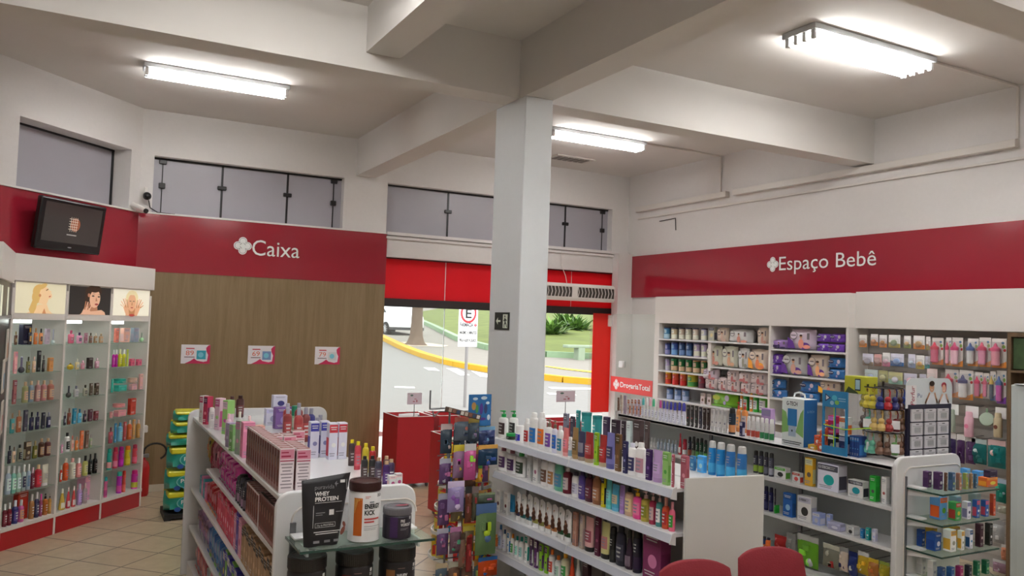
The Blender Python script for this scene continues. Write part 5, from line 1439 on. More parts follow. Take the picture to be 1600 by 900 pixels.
# ------------------------------------------------------------------ red promotion bins near the entrance
BR = mat('b8232c', .45)
def bin_(x0, x1, y0, y1, h, label, fill=None):
    o = thing('promotion_bin', label, 'bin', ((x0+x1)/2, (y0+y1)/2, 0), 0); w_, d_ = (x1-x0)/2, (y1-y0)/2; t = .018
    MB().box(-w_, w_, -d_, -d_+t, .05, h).box(-w_, w_, d_-t, d_, .05, h).box(-w_, -w_+t, -d_+t, d_-t, .05, h).box(w_-t, w_, -d_+t, d_-t, .05, h).build('side_boards', BR, parent=o)
    MB().box(-w_-.001, w_+.001, -d_-.001, -d_+t, h, h+.004).box(-w_, w_, d_-t, d_, h, h+.004).box(-w_, -w_+t, -d_, d_, h, h+.004).box(w_-t, w_, -d_, d_, h, h+.004).build('edge_banding', LAM, parent=o)
    MB().box(-w_+t, w_-t, -d_+t, d_-t, h-.14, h-.12).build('inner_tray', LAM, parent=o)
    for sx in (-1, 1):
        for sy in (-1, 1): MB().tube((sx*(w_-.05)-.012, sy*(d_-.05), .025), (sx*(w_-.05)+.012, sy*(d_-.05), .025), .025, 12).build('caster', mat('6a6a6a', .4), parent=o)
    return o
bin_(3.42, 3.885, 9.10, 9.62, .842, 'tall red promotion bin with a small card sign by the entrance glass')
bin_(3.96, 4.42, 9.12, 9.62, .842, 'red promotion bin just right of the one with the card sign')
bin_(3.32, 3.75, 7.38, 7.86, .846, 'nearest red promotion bin holding a pink pack beside toy rack')
put('k', 3.62, 7.62, .735, 20, .24, .12, .17, 'eac:d48:fde', 'pink soft pack lying in the nearest red bin', 'loose goods', 'wipes_pack')
put('k', 3.66, 9.36, .73, 10, .3, .1, .13, 'eee:ddd:dcc', 'white soft pack inside the bin with the card sign', 'loose goods', 'wipes_pack')
def stand_sign(x, y, z0, zc, w_, h_, label, c='d9ccd8'):
    o = thing('card_sign', label, 'card sign', (x, y, z0), 0)
    MB().tube((0, 0, 0), (0, 0, zc-h_/2-z0), .005).build('stem', STEEL, parent=o)
    MB().cbox(-w_/2, w_/2, -.004, .0, zc-h_/2-z0, zc+h_/2-z0, .002).build('card', paper(c), parent=o)
    mb = MB(); z = zc-z0
    mb.ell(-w_*.2, z+h_*.28, w_*.1, h_*.08, -.005, mi=0).rect(-w_*.02, w_*.12, z-.01, z, -.005, mi=1).rect(w_*.1, w_*.2, z-h_*.3, z-h_*.12, -.005, mi=1).rect(-w_*.12, w_*.02, z-h_*.3, z-h_*.2, -.005, mi=1)
    mb.build('print', [paper('4a6a60'), paper('b06a7a')], parent=o)
stand_sign(3.70, 9.30, .722, 1.04, .19, .14, 'small lilac card sign on a stem in the left red bin')
stand_sign(5.35, 9.35, .7, 1.06, .24, .15, 'small lilac card sign seen right behind the column')
stand_sign(5.88, 9.30, .7, 1.04, .3, .15, 'wider lilac card sign behind the teal cartons')
bin_(5.15, 5.55, 9.12, 9.6, .72, 'red promotion bin hidden behind the lotion gondola'); bin_(5.65, 6.1, 9.12, 9.6, .72, 'red promotion bin nearest the red strip, mostly hidden')

# ------------------------------------------------------------------ red chairs
def chair(x, y, rz, label):
    o = thing('chair', label, 'chair', (x, y, 0), rz, 'red upholstered chairs')
    RD = mat('8e2430', .75, bump=.25, var=.06, scale=120); mb = MB(); nx, nz = 12, 10; G = []
    for s_ in (0, 1):
        for j in range(nz+1):
            for i in range(nx+1):
                u = -1+2*i/nx; v = j/nz
                wd = .205*(1-.10*v)
                z = .52+.40*v*(1-.10*abs(u)**3.0)
                xx = u*wd; yy = -.035*(1-u*u)-.05*(v-.2)+.02
                G.append((xx, yy+(.055*(1-.55*abs(u)**6)*(1-.5*v**6) if s_ else 0), z))
    q = (nx+1)*(nz+1)
    for j in range(nz):
        for i in range(nx):
            a = j*(nx+1)+i; mb.f += [(a, a+1, a+nx+2, a+nx+1), (q+a+1, q+a, q+a+nx+1, q+a+nx+2)]
    for i in range(nx): mb.f += [(i+1, i, q+i, q+i+1), (nz*(nx+1)+i, nz*(nx+1)+i+1, q+nz*(nx+1)+i+1, q+nz*(nx+1)+i)]
    for j in range(nz): a = j*(nx+1); b = a+nx; mb.f += [(a, a+nx+1, q+a+nx+1, q+a), (b+nx+1, b, q+b, q+b+nx+1)]
    mb.v = G; mb.m = [0]*len(mb.f); b_ = mb.build('backrest', RD, parent=o, sharp=80)
    bevel(b_, .012, 3)
    bevel(MB().box(-.23, .23, .02, .45, .43, .50).build('seat', RD, parent=o), .03, 4)
    for sx in (-1, 1):
        MB().path([(sx*.2, .03, .42), (sx*.21, -.04, 0)], .012, 10).build('leg', mat('1c1c1c', .35), parent=o)
        MB().path([(sx*.2, .42, .42), (sx*.21, .46, 0)], .012, 10).build('leg', mat('1c1c1c', .35), parent=o)
        MB().path([(sx*.16, .03, .43), (sx*.16, .0, .6)], .012, 10).build('back_support', mat('1c1c1c', .35), parent=o)
chair(3.115, 2.96, 168, 'red upholstered chair back at bottom centre, right one of the pair')
chair(2.60, 2.93, 168, 'red upholstered chair back at bottom centre, left one of the pair')

# ------------------------------------------------------------------ goods on the measured shelves
WHERE = {}
for b, bn in ((1, 'left'), (2, 'middle'), (3, 'right')):
    for k, nm in enumerate(('base', 'sixth', 'fifth', 'fourth', 'third', 'second', 'top')):
        WHERE['p%d%d' % (b, k)] = (nm+' shelf, %s perfume bay' % bn, 'perfumes on the %s shelf of the %s bay' % (nm, bn))
WHERE.update(l4=('on top lotion shelf', 'lotions on the top shelf'), l4b=('behind last front tube on top lotion shelf', 'lotions on the top shelf'), l3=('on second lotion shelf', 'lotions on the second shelf'),
    l2=('on third lotion shelf', 'hair creams on the third shelf'), l1=('on fourth lotion shelf', 'goods on the fourth lotion shelf'), lb=('in back row of lotion gondola top', 'cartons in the back row'),
    lc=('on near back corner of lotion gondola', 'cans in the back row'), r4=('on deodorant gondola top', 'deodorants on the gondola top'), r4b=('in back row, deodorant gondola top', 'bottles behind the sprays'),
    r3a=('on far second deodorant shelf', 'deodorants on the second shelf'), r3=('on near second deodorant shelf', 'monitors and sprays on the second shelf'), r2=('on third deodorant shelf', 'small boxes on the third shelf'),
    w1=('on top tin shelf', 'tins on the top shelf'), w1r=('on right part of top baby shelf', 'baby packs on the top shelf'), w2=('on second tin shelf', 'tins on the second shelf'), w2r=('on second baby shelf', 'diaper packs on the second shelf'),
    w3=('on third tin shelf', 'tins on the third shelf'), w4=('on fourth tin shelf', 'tins on the fourth shelf'), w4r=('in lower wipes row', 'wipes packs in two rows'), w4s=('in upper wipes row', 'wipes packs in two rows'),
    w5=('on lowest visible baby shelf', 'baby goods on the lowest shelf'), v1=('on top diaper shelf', 'diaper packs on the top shelf'), v1s=('stacked atop top diaper shelf row', 'diaper packs on the top shelf'),
    v2=('on middle diaper shelf', 'diaper packs on the middle shelf'), v2s=('stacked on middle diaper shelf row', 'diaper packs on the middle shelf'), v3=('on lower diaper shelf', 'diaper packs on the lower shelf'),
    v3s=('stacked on lower diaper shelf row', 'diaper packs on the lower shelf'),
    e1=('on top endcap glass', 'cartons on the top endcap glass'), e1b=('at back of top endcap glass', 'cartons on the top endcap glass'), e2=('on second endcap glass', 'cartons on the second endcap glass'),
    e2b=('at back of second endcap glass', 'cartons on the second endcap glass'), e3=('on third endcap glass', 'cartons on the third endcap glass'), e3b=('at back of third endcap glass', 'cartons on the third endcap glass'), e4=('on lowest endcap glass', 'cartons on the lowest endcap glass'))
shelf_rows(SHELFDATA, WHERE)

# ------------------------------------------------------------------ readable names on the bigger boxes
def side_box(x, y, z, rz, w_, d_, h, c, label, front, name='carton', cat='box', group=None, side=None):
    o = thing(name, label, cat, (x, y, z), rz, group)
    MB().cbox(-w_/2, w_/2, -d_/2, d_/2, 0, h, .003).build('carton_body', [paper(c)], parent=o)
    front(o, w_, d_, h); return o
def gt_front(o, w_, d_, h):
    y = -d_/2-.001; mb = MB()
    mb.rect(-w_/2*.97, w_/2*.97, .004, h-.004, y, mi=0); mb.poly([(-w_/2*.97, h*.25), (-w_*.1, h*.3), (-w_*.3, h*.7), (-w_/2*.97, h*.75)], y-.0004, mi=1).poly([(w_/2*.97, h*.2), (w_*.15, h*.3), (w_*.35, h*.7), (w_/2*.97, h*.8)], y-.0004, mi=1)
    mb.rect(-w_*.22, w_*.2, h*.42, h*.78, y-.0012, mi=2).rect(-w_*.18, w_*.16, h*.2, h*.42, y-.0012, mi=3).rect(-w_*.04, w_*.02, h*.3, h*.34, y-.0018, mi=4)
    lines(mb, -w_*.45, w_*.42, h*.03, h*.11, y-.0018, 2, 4)
    # blue right-hand side (faces the viewer) and handle
    mb.add([(w_/2+.001, -d_/2, .003), (w_/2+.001, d_/2, .003), (w_/2+.001, d_/2, h-.003), (w_/2+.001, -d_/2, h-.003)], [(0, 1, 2, 3)], 5)
    mb.build('printed_front', [paper('e6eeee'), paper('8cc070'), paper('2a80c4'), paper('b4c8dc'), paper('20303c'), paper('1c6cb4')], parent=o)
    text('G-TECH', 'lettering', -w_*.28, w_*.22, h*.85, y-.002, paper('28303c'), o, h=.028, bold=.02)
    t = text('G-TECH', 'side_lettering', -.035, .035, h*.72, 0, paper('9cc4e4'), o, h=.016); t.rotation_euler[2] = R(90); t.location = (w_/2+.002, 0, 0)
    MB().path([(-.05, 0, h), (-.045, 0, h+.03), (0, 0, h+.042), (.045, 0, h+.03), (.05, 0, h)], .006).build('handle', paper('e8eef0'), parent=o)
side_box(4.575, 4.12, 1.2005, -90, .2, .13, .335, 'dfe8ea', 'big blue and white dispenser box with carry handle on deodorant gondola', gt_front)
# small boxes and stacks on the same board
put('X', 4.55, 3.955, 1.2005, -90, .07, .06, .03, 'da3:cb4:eee', 'thin yellow box lying right of the big blue dispenser box', 'flat boxes')
for i, (yy, zz, xx) in enumerate(((3.955, .031, 4.56), (3.90, 0, 4.53), (3.90, .07, 4.55), (3.90, .14, 4.57))):
    put('X', xx, yy-.03, 1.2005+zz+(0.0 if i else .0), -90, .05, .05, .068, 'e63:d52:fff', ('orange box beside the yellow one', 'orange box at bottom of the stack', 'orange box in the middle of the stack', 'orange box on top of the stack')[i]+', left of blue display frame', 'orange boxes')
fd = thing('gadget_display', 'blue cardboard display frame with four windows and lime elastic strings', 'display', (4.50, 3.75, 1.2), -90)
BL = paper('2c86bc'); mb = MB(); mb.box(-.10, -.085, -.006, .006, .0, .42).box(.085, .10, -.006, .006, .0, .42).box(-.085, .085, -.006, .006, 0, .05).box(-.085, .085, -.006, .006, .31, .42).box(-.005, .003, -.002, .006, .05, .31)
mb.box(-.085, .085, -.0, .006, .172, .18).build('frame', BL, parent=fd)
MB().poly([(-.075, .345), (-.075, .40), (-.03, .372)], -.007).poly([(-.068, .357), (-.068, .389), (-.042, .372)], -.008, mi=1).ell(0, .375, .022, .018, -.007, mi=2).ell(.02, .345, .018, .015, -.007, mi=3).ell(-.02, .34, .016, .014, -.007, mi=4).rect(.03, .09, .37, .376, -.007, mi=4).rect(.035, .09, .355, .361, -.007, mi=4).build('printed_logo', [paper('28285c'), paper('e8e8f0'), paper('58c0d8'), paper('8cc85c'), paper('9cc4dc')], parent=fd)
LM = mat('c8f028', .4)
MB().path([(-.085, -.008, .19), (.085, -.008, .175), (.28, -.0, .21)], .003).path([(0, -.009, .05), (0, -.009, .31)], .0025).path([(-.085, -.008, .118), (.04, -.008, .112)], .003).build('elastic_string', LM, parent=fd)
for i, (dx, dz, c) in enumerate(((-.045, .19, 'c26:e8e:3a8'), (.045, .19, 'eee:e73:ccc'), (-.045, .06, '223:eee:aaa'), (.045, .06, '236:aac:447'))):
    put('X', 4.55, 3.75-dx, 1.2005+(.126 if dz > .1 else 0), -90, .065, .05, .125, c, 'boxed gadget seen through the %s window of blue display frame' % ('upper left', 'upper right', 'lower left', 'lower right')[i], 'gadgets behind the frame')
cs = thing('acrylic_case', 'clear acrylic display case holding small gadgets behind the blue frame', 'display case', (4.70, 3.68, 1.2), -90)
mb = MB().box(-.12, .10, -.09, -.086, 0, .40).box(-.12, .10, .086, .09, 0, .4).box(-.12, -.116, -.086, .086, 0, .4).box(.096, .10, -.086, .086, 0, .4).box(-.12, .10, -.09, .09, .4, .405).box(-.116, .096, -.086, .086, .2, .204)
mb.build('case_body', CLEAR, parent=cs)
yb = side_box(4.69, 3.70, 1.607, -90, .17, .12, .115, 'c8c838', 'yellow box with a phone picture on top of the acrylic case', lambda o, w_, d_, h:
    (MB().rect(-.0, .045, .02, .1, -d_/2-.001).rect(.005, .04, .03, .092, -d_/2-.0015, mi=1).poly([(-.08, .0), (-.05, .045), (-.02, .03), (.02, .01), (.03, 0)], -d_/2-.001, mi=2).build('printed_front', [paper('2a3a44'), paper('b8dce8'), paper('4a5a30')], parent=o),
     MB().add([(w_/2+.001, -.05, .02), (w_/2+.001, -.03, .02), (w_/2+.001, -.03, .07), (w_/2+.001, -.05, .07), (w_/2+.001, .02, .02), (w_/2+.001, .035, .02), (w_/2+.001, .035, .07), (w_/2+.001, .02, .07)], [(0, 1, 2, 3), (4, 5, 6, 7)]).build('side_print', paper('3c4418'), parent=o)))
for i in range(4):
    put('X', 4.58, 3.655-.0185*i, 1.2005, -90, .016, .08, .135, '248:37b:59c', 'upright blue carton, %s from left beside the key ring stand' % ORD[i], 'blue cartons behind the frame')
# second-shelf G-TECH lettering boxes
def letter_on(x, y, z, w_, h, s, c='2a3440', name='front_print', label=''):
    pass
def label_box(shelf, idx, s, fx0, fx1, fz, hh, c='2a3440'):
    """adds lettering to the idx-th item of a shelf"""
    (_, ox, oy, an, z), its = SHELVES[shelf]; v = its[idx]; u, off, w_, d_, h_ = map(float, v[1:6]); zo = float(v[7]) if len(v) > 7 else 0
    a = R(an); oc = off+d_/2; X_, Y_ = ox+math.cos(a)*u-math.sin(a)*oc, oy+math.sin(a)*u+math.cos(a)*oc
    best = min((o for o in C.objects if 'label' in o.keys() and o.type == 'EMPTY'), key=lambda o: (o.location-Vector((X_, Y_, z+zo))).length)
    text(s, 'lettering', w_*fx0, w_*fx1, h_*fz, -d_/2*1.03-.0025, paper(c), best, h=hh, bold=.02)
def idx_of(shelf, cols): return [i for i, v in enumerate(SHELVES[shelf][1]) if v[6] == cols]
for i in idx_of('r3', 'eef:556:2bb'): label_box('r3', i, 'G-TECH', -.42, .1, .82, .018, 'd8dce4')
for i in idx_of('r3', 'eee:445:2ab'): label_box('r3', i, 'G-TECH', -.1, .42, .78, .014, 'd8dce4')
for i in idx_of('r2', 'eee:ccd:333'): label_box('r2', i, 'G-TECH', -.35, .15, .80, .014)
for s_ in ('v1', 'v1s', 'v2', 'v2s', 'v3', 'v3s'):
    for i, v in enumerate(SHELVES[s_][1]):
        if v[6].startswith(('74b', '37b', 'ccc', 'dcb:639')): label_box(s_, i, 'Babysec', -.42, -.12, .585, min(.02, float(v[5])*.12), 'e8e8f4')

# ------------------------------------------------------------------ hanging goods
def hang_item(kind, x, y, zb, w_, h, cols, rz, label, group):
    c = cols.split(':'); c += c[-1:]*2
    nm = dict(P='pacifier_card', B='bottle_card', S='flask_card', O='hand_mirror', K='hanging_pack')[kind]
    cat = dict(P='pacifier pack', B='baby bottle pack', S='flask', O='mirror', K='hanging pack')[kind]
    o = thing(nm, label, cat, (x, y, zb), rz, group); r = w_/2
    if kind == 'P':
        MB().cbox(-r, r, -.001, .001, 0, h, .0005).poly([(-r, 0), (r, 0), (r, h*.3), (-r, h*.42)], -.0015, mi=1).build('card', [paper(c[0]), paper(c[1])], parent=o)
        MB().sphere((0, -.012, h*.38), min(r*.62, h*.3), 12, 8, 1, .5, .8).build('pacifier', plastic(c[2]), parent=o)
        MB().cbox(-r*.86, r*.86, -.03, -.002, h*.06, h*.72, .01).build('blister', CLEAR, parent=o)
    elif kind == 'B':
        MB().cbox(-r, r, -.001, .001, 0, h, .0005).poly([(-r, 0), (r, 0), (r, h*.22), (0, h*.12), (-r, h*.3)], -.0016, mi=1).ell(r*.6, h*.72, r*.25, h*.06, -.0016, mi=2).ell(r*.75, h*.6, r*.2, h*.05, -.0016, mi=3).ell(r*.5, h*.85, r*.22, h*.04, -.0016, mi=4).build('card', [paper('e8e4e0'), paper(c[2]), paper('88b848'), paper('c83c3c'), paper('4888b8')], parent=o)
        q = min(r*.62, .036)
        MB().lathe([(q*.8, h*.08), (q, h*.12), (q*.9, h*.3), (q, h*.48), (q*.9, h*.56)], 14, cx=-r*.15, cy=-q-.004).build('bottle', mat(c[0], .25), parent=o)
        MB().lathe([(q*1.1, h*.56), (q*1.1, h*.66), (q*.5, h*.72), (q*.3, h*.8), (q*.12, h*.84)], 14, cx=-r*.15, cy=-q-.004).build('cap', plastic(c[1]), parent=o)
        MB().cbox(-r*.95, r*.75, -2*q-.012, -.002, h*.04, h*.88, .012).build('blister', CLEAR, parent=o)
    elif kind == 'S':
        MB().cbox(-r, r, -.001, .001, h*.62, h, .0006).build('card', paper(c[0]), parent=o)
        q = min(r*.75, .038)
        MB().lathe([(q*.9, 0), (q, h*.03), (q, h*.6), (q*.8, h*.66)], 16, cy=-q-.004).build('flask', mat(c[1], .3), parent=o)
        MB().lathe([(q*.75, h*.66), (q*.75, h*.78), (q*.6, h*.82)], 14, cy=-q-.004).build('cap', plastic(c[1]), parent=o)
        MB().ell(0, h*.35, q*.5, q*.5, -2*q-.006).build('emblem', paper(c[2]), parent=o)
    elif kind == 'O':
        MB().lathe([(r*.9, -.01), (r, 0), (r*.9, .012)], 24).build('mirror_shell', mat(c[0], .2), parent=o).rotation_euler = (R(80), 0, R(20))
        o.children[0].location = (0, 0, h/2); MB().cbox(-.008, .008, -.004, .004, h*.9, h*1.15, .002).build('strap', plastic(c[1]), parent=o)
    else:
        mb = MB(); mb.cbox(-r, r, -.0015, .0015, h*.78, h, .0006); mb.build('header_card', paper(c[2]), parent=o)
        mb = MB(); nx, nz = 6, 6; G = []
        for s in (-1, 1):
            for j in range(nz+1):
                for i in range(nx+1):
                    u = -1+2*i/nx; v = -1+2*j/nz; e = ((1-u**4)*(1-v**4))**.5
                    G.append((r*u, s*.022*e*(1+.25*math.sin(u*6+v*5+s)), h*.41+h*.41*v))
        q = (nx+1)*(nz+1)
        for j in range(nz):
            for i in range(nx): a = j*(nx+1)+i; mb.f += [(a, a+1, a+nx+2, a+nx+1), (q+a+1, q+a, q+a+nx+1, q+a+nx+2)]
        mb.v = G; mb.m = [0]*len(mb.f); mb.build('bag', mat(c[0], .15, glass=.25) if w_ > .07 else mat(c[0], .2), parent=o, sharp=70)
        rs = random.Random(int(1000*(x+y*3+zb*7))); mb = MB()
        for k in range(4):
            px, pz = rs.uniform(-.5, .5)*r, h*rs.uniform(.15, .65)
            mb = MB()
            if k % 2: mb.sphere((px, -.012, pz), min(r*.38, h*.14), 10, 6, 1, .7, 1, mi=k % 3)
            else: mb.cbox(px-r*.3, px+r*.3, -.028, .0, pz-h*.09, pz+h*.09, .004, mi=k % 3)
            mb.build('toy_part', [plastic(c[1]), plastic(c[2]), plastic(c[0])], parent=o)
    return o
def hook(o, y0, z, l=.16): MB().tube((0, -.01, z), (0, l, z+.01), .0025, 6).build('hook', STEEL, parent=o)
ROWN = dict(p1='top row', p2='second row', p3='third row', p4='fourth row', p5='fifth row', p6='column at lower right')
KN = dict(P='pacifier card', B='baby bottle card', S='flask card', O='hand mirror', K='hanging pack')
cur = None; n_ = 0
ROWS = {}
for ln in HANGDATA.strip().split('\n'):
    if ln[0] == '@': cur = ln[1:]; ROWS[cur] = []; continue
    v = ln.split(); ROWS[cur].append((v[0], *map(float, v[1:6]), v[6]))
for rn in ('p1', 'p2', 'p3', 'p4', 'p5', 'p6'):
    its = ROWS[rn]
    if rn != 'p6': its = sorted(its, key=lambda v: -v[2])
    for i, (k, x, y, zb, w_, h, cols) in enumerate(its):
        cc = cols.split(':'); base = cname(cc[0] if k in 'KO' else cc[1] if k != 'P' else cc[2])
        o = hang_item(k, x, y, zb, w_, h, cols, -90, '%s %s, %s %s, pegboard %s' % (base, KN[k], ORD[i], 'from left' if rn != 'p6' else 'from top', ROWN[rn]), 'hanging baby goods, pegboard '+ROWN[rn])
        MB().tube((0, .0, h*.97), (0, .19 if x > 7.01 else .2, h*.97+.008), .0025, 6).build('hook', STEEL, parent=o)
for i, (k, x, y, zb, w_, h, cols) in enumerate(ROWS['p7']):
    o = hang_item(k, x, y, zb, w_, h, cols, -90, '%s hanging toy pack, %s from left under third deodorant shelf' % (cname(cols.split(':')[0]), ORD[i]), 'hanging packs under the third shelf')
    MB().tube((0, 0, h*.97), (0, .19, h*.97+.008), .0025, 6).build('hook', STEEL, parent=o)
for i, (yy, c, k, nm) in enumerate(((4.41, '236:222:c63', 'f', 'dark blue bottle'), (4.37, 'e73:223:d62', 'f', 'orange bottle with dark cap'), (4.315, '9aa:677:eee', 'j', 'grey-lidded jar'))):
    put(k, 4.56, yy, .372, -90, .05, .04, .12 if k == 'f' else .11, c, nm+' on the bottom deodorant shelf behind the right chair', 'goods on the bottom shelf')
MB2 = MB().cbox(4.47, 4.74, 3.285, 6.15, .352, .3715, .003).build('shelf_board', SHELF, parent=g3)
# toy rack
tr_ = thing('toy_rack', 'silver wire rack hung with toys and party goods left of the column', 'rack', (2.42, 5.12, 0), 0)
mb = MB()
for x in (-.12, .15): mb.path([(x, 0, 0), (x, 0, 1.38)], .008)
for i in range(14): mb.tube((-.2, 0, .08+.1*i), (.2, 0, .08+.1*i), .004, 6)
mb.path([(-.12, 0, 1.38), (-.16, -.02, 1.405), (-.29, -.05, 1.405), (-.29, -.05, 1.53)], .006).path([(-.2, 0, 1.38), (-.28, -.1, 1.36), (-.29, -.1, 1.40)], .005)
mb.path([(-.25, -.2, .01), (-.25, .15, .01)], .012).path([(.25, -.2, .01), (.25, .15, .01)], .012).path([(-.25, 0, .01), (.25, 0, .01)], .012)
mb.build('wire_frame', STEEL, parent=tr_)
for i, (k, x, y, zb, w_, h, cols) in enumerate(ROWS['toy']):
    cc = cols.split(':')
    o = hang_item(k, x, y-.0, zb, w_, h, cols, 0, '%s and %s hanging toy pack, %s from top on wire toy rack' % (cname(cc[0]), cname(cc[1]), ORD[i]), 'toy packs on the wire rack')
    MB().tube((0, 0, h*.97), (0, 5.12-y, h*.97+.005), .0025, 6).build('hook', STEEL, parent=o)
rs_ = random.Random(5)
for i in range(20):
    r_, c_ = divmod(i, 4); h = .17+rs_.random()*.05; cc = ['678:a56:cb9', '865:d95:ccb', '577:9a5:c95', '758:c7a:bbc', '986:b43:dc5', '456:68a:cbb'][rs_.randrange(6)].split(':')
    hang_item('K', 2.265+c_*.096, 5.085, 1.30-r_*.235-h, .085, h, ':'.join(cc), 0, '%s back-row toy pack on wire rack, row %s, %s from left' % (cname(cc[0]), ORD[r_], ORD[c_]), 'toy packs on the wire rack')
hc = thing('header_card', 'blue picture card with clouds and cartoon shapes topping the wire toy rack', 'card', (2.50, 5.06, 1.28), 4)
MB().cbox(-.09, .09, -.003, .003, 0, .22, .001).build('card_sheet', paper('2c74b4'), parent=hc)
mb = MB()
for x, z, rx, rz, m in ((-.04, .19, .02, .01, 0), (.03, .195, .025, .012, 0), (.06, .16, .015, .01, 0), (-.05, .14, .018, .028, 1), (-.025, .12, .012, .03, 2), (.01, .12, .014, .04, 3), (.045, .12, .014, .035, 4), (.07, .06, .012, .02, 0), (-.04, .06, .03, .012, 5), (.02, .05, .03, .01, 3)):
    mb.ell(x, z, rx, rz, -.004, mi=m, n=12)
mb.build('printed_shapes', [paper(c) for c in ('d8e8f0', 'c89858', '4a9858', '5a3c98', '384878', '205888')], parent=hc)
mb = MB().cbox(-.16, .10, -.02, .02, 0, .035, .003); ct = mb.build('card_tray', paper('5a4438'), loc=(2.37, 5.0, 1.355)); ct.rotation_euler[1] = R(14)
for i in range(8): MB().rect(-.15+i*.031, -.127+i*.031, .006, .03, -.0212).build('printed_card', paper(('b8a898', '8c5c4c', '384c6c', 'd8d4cc')[i % 4]), parent=ct)
tag(ct, 'sloping row of small cards along the top edge of the toy rack', 'card row')
# round tiered tower of snack bags
tw = thing('tiered_display', 'white round tiered display tower of snack packs beside the red bin', 'display', (2.71, 5.70, 0), 0)
MB().lathe([(.16, .0), (.16, .05)], 20).build('foot', DARK, parent=tw); MB().tube((0, 0, .05), (0, 0, 1.02), .02).build('pole', STEEL, parent=tw)
TIER = ((.20, .265), (.385, .25), (.56, .23), (.735, .21), (.91, .19), (1.07, .12))
for z, r_ in TIER: MB().lathe([(r_-.02, z), (r_, z+.004), (r_, z+.03), (r_-.008, z+.03), (r_-.012, z+.012), (.03, z+.012)], 28).build('tier_tray', mat('dcdcd8', .35), parent=tw)
k = 0
for ti, (z, r_) in enumerate(TIER[:-1]):
    n_t = 9
    for j in range(n_t):
        a = 2*math.pi*j/n_t+ti*.3
        if math.sin(a) > .55: continue
        c = (('d33:ec3:39c'), ('ec3:d43:36a'), ('dc4:c33:e93'))[(j+ti) % 3]
        rr = r_-.045
        o = put('x', 2.71+rr*math.cos(a), 5.70+rr*math.sin(a), z+.0135, math.degrees(a)+90, .10, .035, .14, c, 'snack packet on the round white tower, tier %s from bottom, packet %s from right' % (ORD[ti], ORD[j]), 'snack packets on the round tower', 'snack_packet')
# key ring spinner
ks = thing('key_ring_stand', 'black three-tier spinner stand for key ring charms beside blue display', 'stand', (4.73, 3.56, 1.2), 0)
mb = MB().tube((0, 0, .02), (0, 0, .50), .008)
for a in range(3): A = a*2.094+.4; mb.tube((0, 0, .02), (.15*math.cos(A), .15*math.sin(A), .008), .008)
mb.build('post', DARK, parent=ks)
for z in (.17, .32, .46):
    mb = MB(); n = 16
    mb.path([(.12*math.cos(2*math.pi*i/n), .12*math.sin(2*math.pi*i/n), z) for i in range(n+1)], .004, 6)
    for a in range(4): mb.tube((0, 0, z), (.12*math.cos(a*1.57), .12*math.sin(a*1.57), z), .003, 6)
    mb.build('ring', DARK, parent=ks)
def charm(x, y, z, c, label, tagc=False):
    o = thing('key_ring_charm', label, 'key ring', (x, y, z), random.uniform(-60, -10), 'key ring charms on the spinner')
    m1, m2 = plastic(c), mat('b89048', .3, metal=.8)
    MB().lathe([(.004, -.135), (.024, -.13), (.03, -.11), (.022, -.09), (.012, -.082)], 12).sphere((0, 0, -.068), .02).tube((-.01, 0, -.09), (-.024, -.004, -.104), .005, 6).tube((.01, 0, -.09), (.024, -.004, -.104), .005, 6).tube((-.006, 0, -.118), (-.012, -.008, -.132), .006, 6).tube((.006, 0, -.118), (.012, -.008, -.132), .006, 6).build('charm_body', m1, parent=o)
    MB().path([(.009, .004, -.06), (.012, .006, -.02), (.006, 0, 0)], .005, 6).build('strap', m1, parent=o)
    MB().path([(0, 0, 0), (.006, 0, -.012), (0, 0, -.024), (-.006, 0, -.012), (0, 0, 0)], .0018, 6).build('metal_ring', m2, parent=o)
    if tagc: MB().cbox(-.026, .026, -.034, -.032, -.115, -.06, .0008).build('price_tag', paper('e8e8ec'), parent=o)
CH = {.46: ('3a68a8', 'd0c030', 'e0d050', 'c8b838', '283888', 'b82830', '282c70', '402020', '2848a0'), .32: ('6a4838', '5c4034', '58b098', 'd8b870', 'e0c078', 'a83838', '701c24', '6a4a38', 'a08048'),
      .17: ('5c4438', 'd8d4cc', '70c0a8', '6ab89c', '7c5844', '6c4c3c', '588c48', '84604c', '6a4838')}
for tn, z in (('top', .46), ('middle', .32), ('bottom', .17)):
    for i, c in enumerate(CH[z]):
        a = math.pi*(.66+i*.125)+(.08 if z == .32 else 0); r_ = .118
        charm(4.73+r_*math.cos(a), 3.56+r_*math.sin(a), 1.2+z-.004, c, '%s key ring charm, %s from left on %s spinner ring' % (cname(c[0]+c[2]+c[4]), ORD[i], tn), (i in (2, 6)) and z < .4)
# ear care card rack
pr_ = thing('card_rack', 'dark counter rack of small white cards with Perfur header and smiling couple', 'display rack', (4.99, 3.42, 1.2), 0)
MB().cbox(-.215, .235, -.012, .012, 0, .36, .002).box(.215, .235, .0, .08, 0, .34).build('backboard', paper('25233c'), parent=pr_)
hd = MB().poly(rounded_panel(-.235, .245, .195, .06), 0, .004).build('header_board', paper('d8e0e6'), parent=pr_, loc=(0, -.01, .335))
MB().rect(-.235, -.13, .004, .15, -.0008).build('white_strip', paper('e8e6ea'), parent=hd)
text('Perfur', 'lettering', 0, .125, 0, 0, paper('b8385c'), hd, h=.042, ital=.2)
lt = [c for c in hd.children if c.name.startswith('lettering')][0]; lt.rotation_euler = (0, R(-90), 0); lt.location = (-.15, -.002, .02)
text('Pu', 'lettering', -.118, -.075, .07, -.0012, paper('385888'), hd, h=.028)
SK, SK2, HR, SH_ = 'c89878', 'e0b098', '3a2418', 'e4e8f0'; mb = MB()
